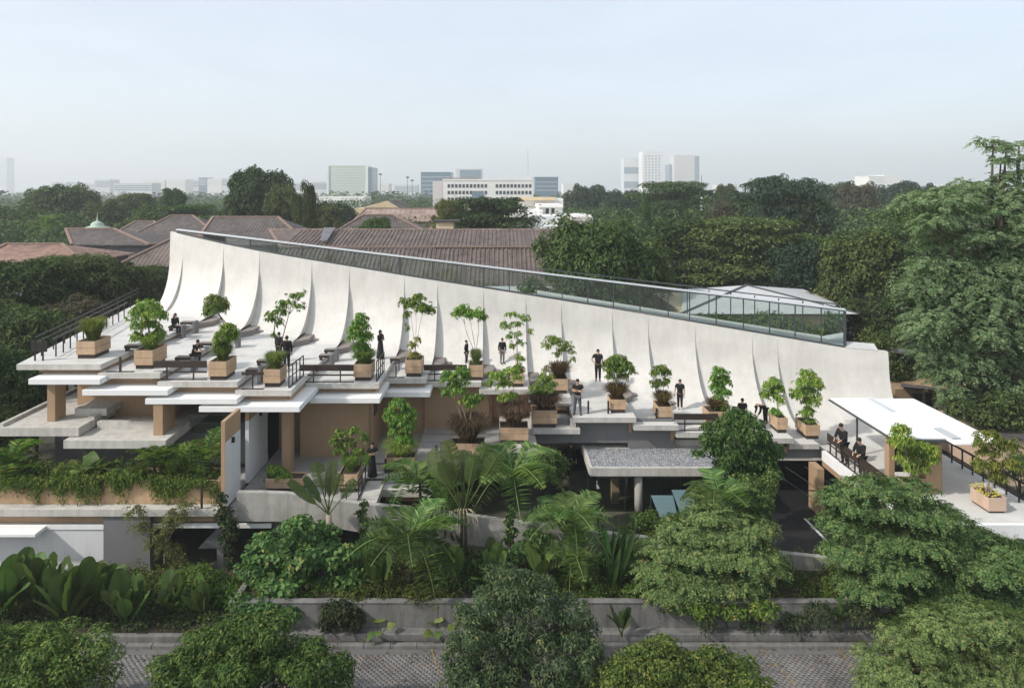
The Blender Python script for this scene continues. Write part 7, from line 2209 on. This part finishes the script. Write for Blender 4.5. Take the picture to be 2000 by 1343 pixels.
# lower storey
p, h = stand(727, 929, 2.9, 862)
_, J = person('woman in a long black dress looking down at her hands on the lower floor', p, h, 15, {**ARMS_FRONT, 'elL': (-.16, -.02, .66), 'elR': (.16, -.02, .66), 'look': (0, 0, -.3)}, skirt=.02, hair='short')
p = on(1115, 935, 2.0); p.y = 39; p = Vector((XX(1115, 39), 39, ZZ(934, 39)))
person('person in dark clothes standing in the black doorway left of the gravel roof', p, (934 - 860) / F * 39, 0, {}, sleeve='long')
# suit from behind and companion
p = on(560, 722, BZ[4])
person('man in a black suit seen from behind at the corner railing', p, (722 - 654) / F * p.y, 200, {'elR': (.17, .02, .66), 'wrR': (.20, .06, .54), 'look': (.2, 0, 0)}, sleeve='long')
p = on(545, 706, BZ[4])
person('person in black half hidden behind the two-stemmed sapling', p, (706 - 647) / F * p.y, 160, {}, sleeve='long')
# right group
p = on(1450, 838, BZ[13])
person('man in black seen from behind, cut off by the round tree top', p, (838 - 776) / F * p.y, 175, {'look': (-.2, 0, -.3)}, sleeve='short')
p = on(1495, 826, BZ[13])
person('person in black bending far forward behind the round tree', p, 1.8, -75, {'chest': (0, -.17, .60), 'neck': (0, -.27, .615), 'head': (0, -.32, .60), 'crown': (0, -.375, .565), 'shL': (-.10, -.24, .60), 'shR': (.10, -.24, .60), 'elL': (-.11, -.27, .44), 'wrL': (-.08, -.33, .32), 'elR': (.11, -.27, .44), 'wrR': (.08, -.33, .32)}, sleeve='long')
LEAN = {'chest': (0, -.05, .715), 'neck': (0, -.085, .82), 'head': (0, -.105, .87), 'crown': (0, -.115, .94), 'shL': (-.105, -.07, .79), 'shR': (.105, -.07, .79), 'elL': (-.135, -.11, .655), 'wrL': (-.09, -.20, .60), 'elR': (.135, -.11, .655), 'wrR': (.09, -.20, .60)}
for px, head, Y, lab, fc in ((1649, 824, 36.3, 'man in black leaning on the deck railing, the one nearer the curved wall', -70), (1684, 852, 34.6, 'man in black leaning on the deck railing, the one nearer the street', -65)):
    x = XX(px, Y)
    h = (ZZ(head, Y) - 2.775) / .985
    person(lab, (x, Y, 2.775), h, fc, LEAN, sleeve='long')
# seated
p = on(374, 697, BZ[2] + .30)
p = Vector((p.x, p.y + .2, BZ[2] - .13))
hh = 1.74
def sitting(label, p, h, face, seat_h, pose, **kw):
    z = seat_h / h
    base = {'hip': (0, .0, z + .055), 'hpL': (-.05, -.01, z + .05), 'hpR': (.05, -.01, z + .05)}
    dz = z + .055 - .50
    for k, v in dict(chest=(0, -.03, .70), neck=(0, -.055, .81), head=(0, -.075, .865), crown=(0, -.08, .935), shL=(-.105, -.045, .78), shR=(.105, -.045, .78)).items():
        base[k] = (v[0], v[1], v[2] + dz)
    base.update(pose(z, dz))
    return person(label, p, h, face, base, **kw)
sitting('man in a black shirt sitting cross-legged on the dark seat, in profile', p, hh, 80, .43,
        lambda z, dz: {'knL': (-.06, -.24, z + .06), 'anL': (-.05, -.25, z - .17), 'toL': (-.05, -.32, z - .20), 'knR': (.03, -.24, z + .11), 'anR': (-.10, -.30, z + .06), 'toR': (-.16, -.33, z + .03),
                       'chest': (0, -.08, .70 + dz), 'neck': (0, -.125, .80 + dz), 'head': (0, -.16, .85 + dz), 'crown': (0, -.165, .92 + dz), 'shL': (-.10, -.105, .775 + dz), 'shR': (.10, -.105, .775 + dz), 'elL': (-.12, -.15, .62 + dz), 'wrL': (-.05, -.27, .60 + dz), 'elR': (.12, -.15, .62 + dz), 'wrR': (.04, -.27, .61 + dz)})
p = on(337, 641, BZ[1] + .30)
sitting('woman with long black hair sitting on a dark seat near the curved wall', Vector((p.x, p.y + .2, BZ[1] - .13)), 1.70, 60, .43,
        lambda z, dz: {'knL': (-.05, -.24, z + .03), 'anL': (-.05, -.25, .04), 'toL': (-.05, -.33, .015), 'knR': (.05, -.24, z + .03), 'anR': (.05, -.25, .04), 'toR': (.05, -.33, .015),
                       'elL': (-.12, -.07, .61 + dz), 'wrL': (-.05, -.18, .57 + dz), 'elR': (.12, -.07, .61 + dz), 'wrR': (.05, -.18, .57 + dz)}, hair='long', sleeve='long')
# ================================================================== HAZE
m = bpy.data.materials.new('thin_haze')
m.use_nodes = True
t = m.node_tree
t.nodes.remove(t.nodes['Principled BSDF'])
v = t.nodes.new('ShaderNodeVolumePrincipled')
v.inputs['Color'].default_value = (0.95, 0.98, 1.0, 1)
v.inputs["Density"].default_value = 0.00046
v.inputs['Anisotropy'].default_value = 0.25
t.links.new(v.outputs['Volume'], t.nodes['Material Output'].inputs['Volume'])
hz = MB().box(-2600, 2600, -60, 2750, -1.2, 150).obj('haze', m)
tag(hz, 'thin pale morning haze over the whole city', 'haze', kind='stuff')
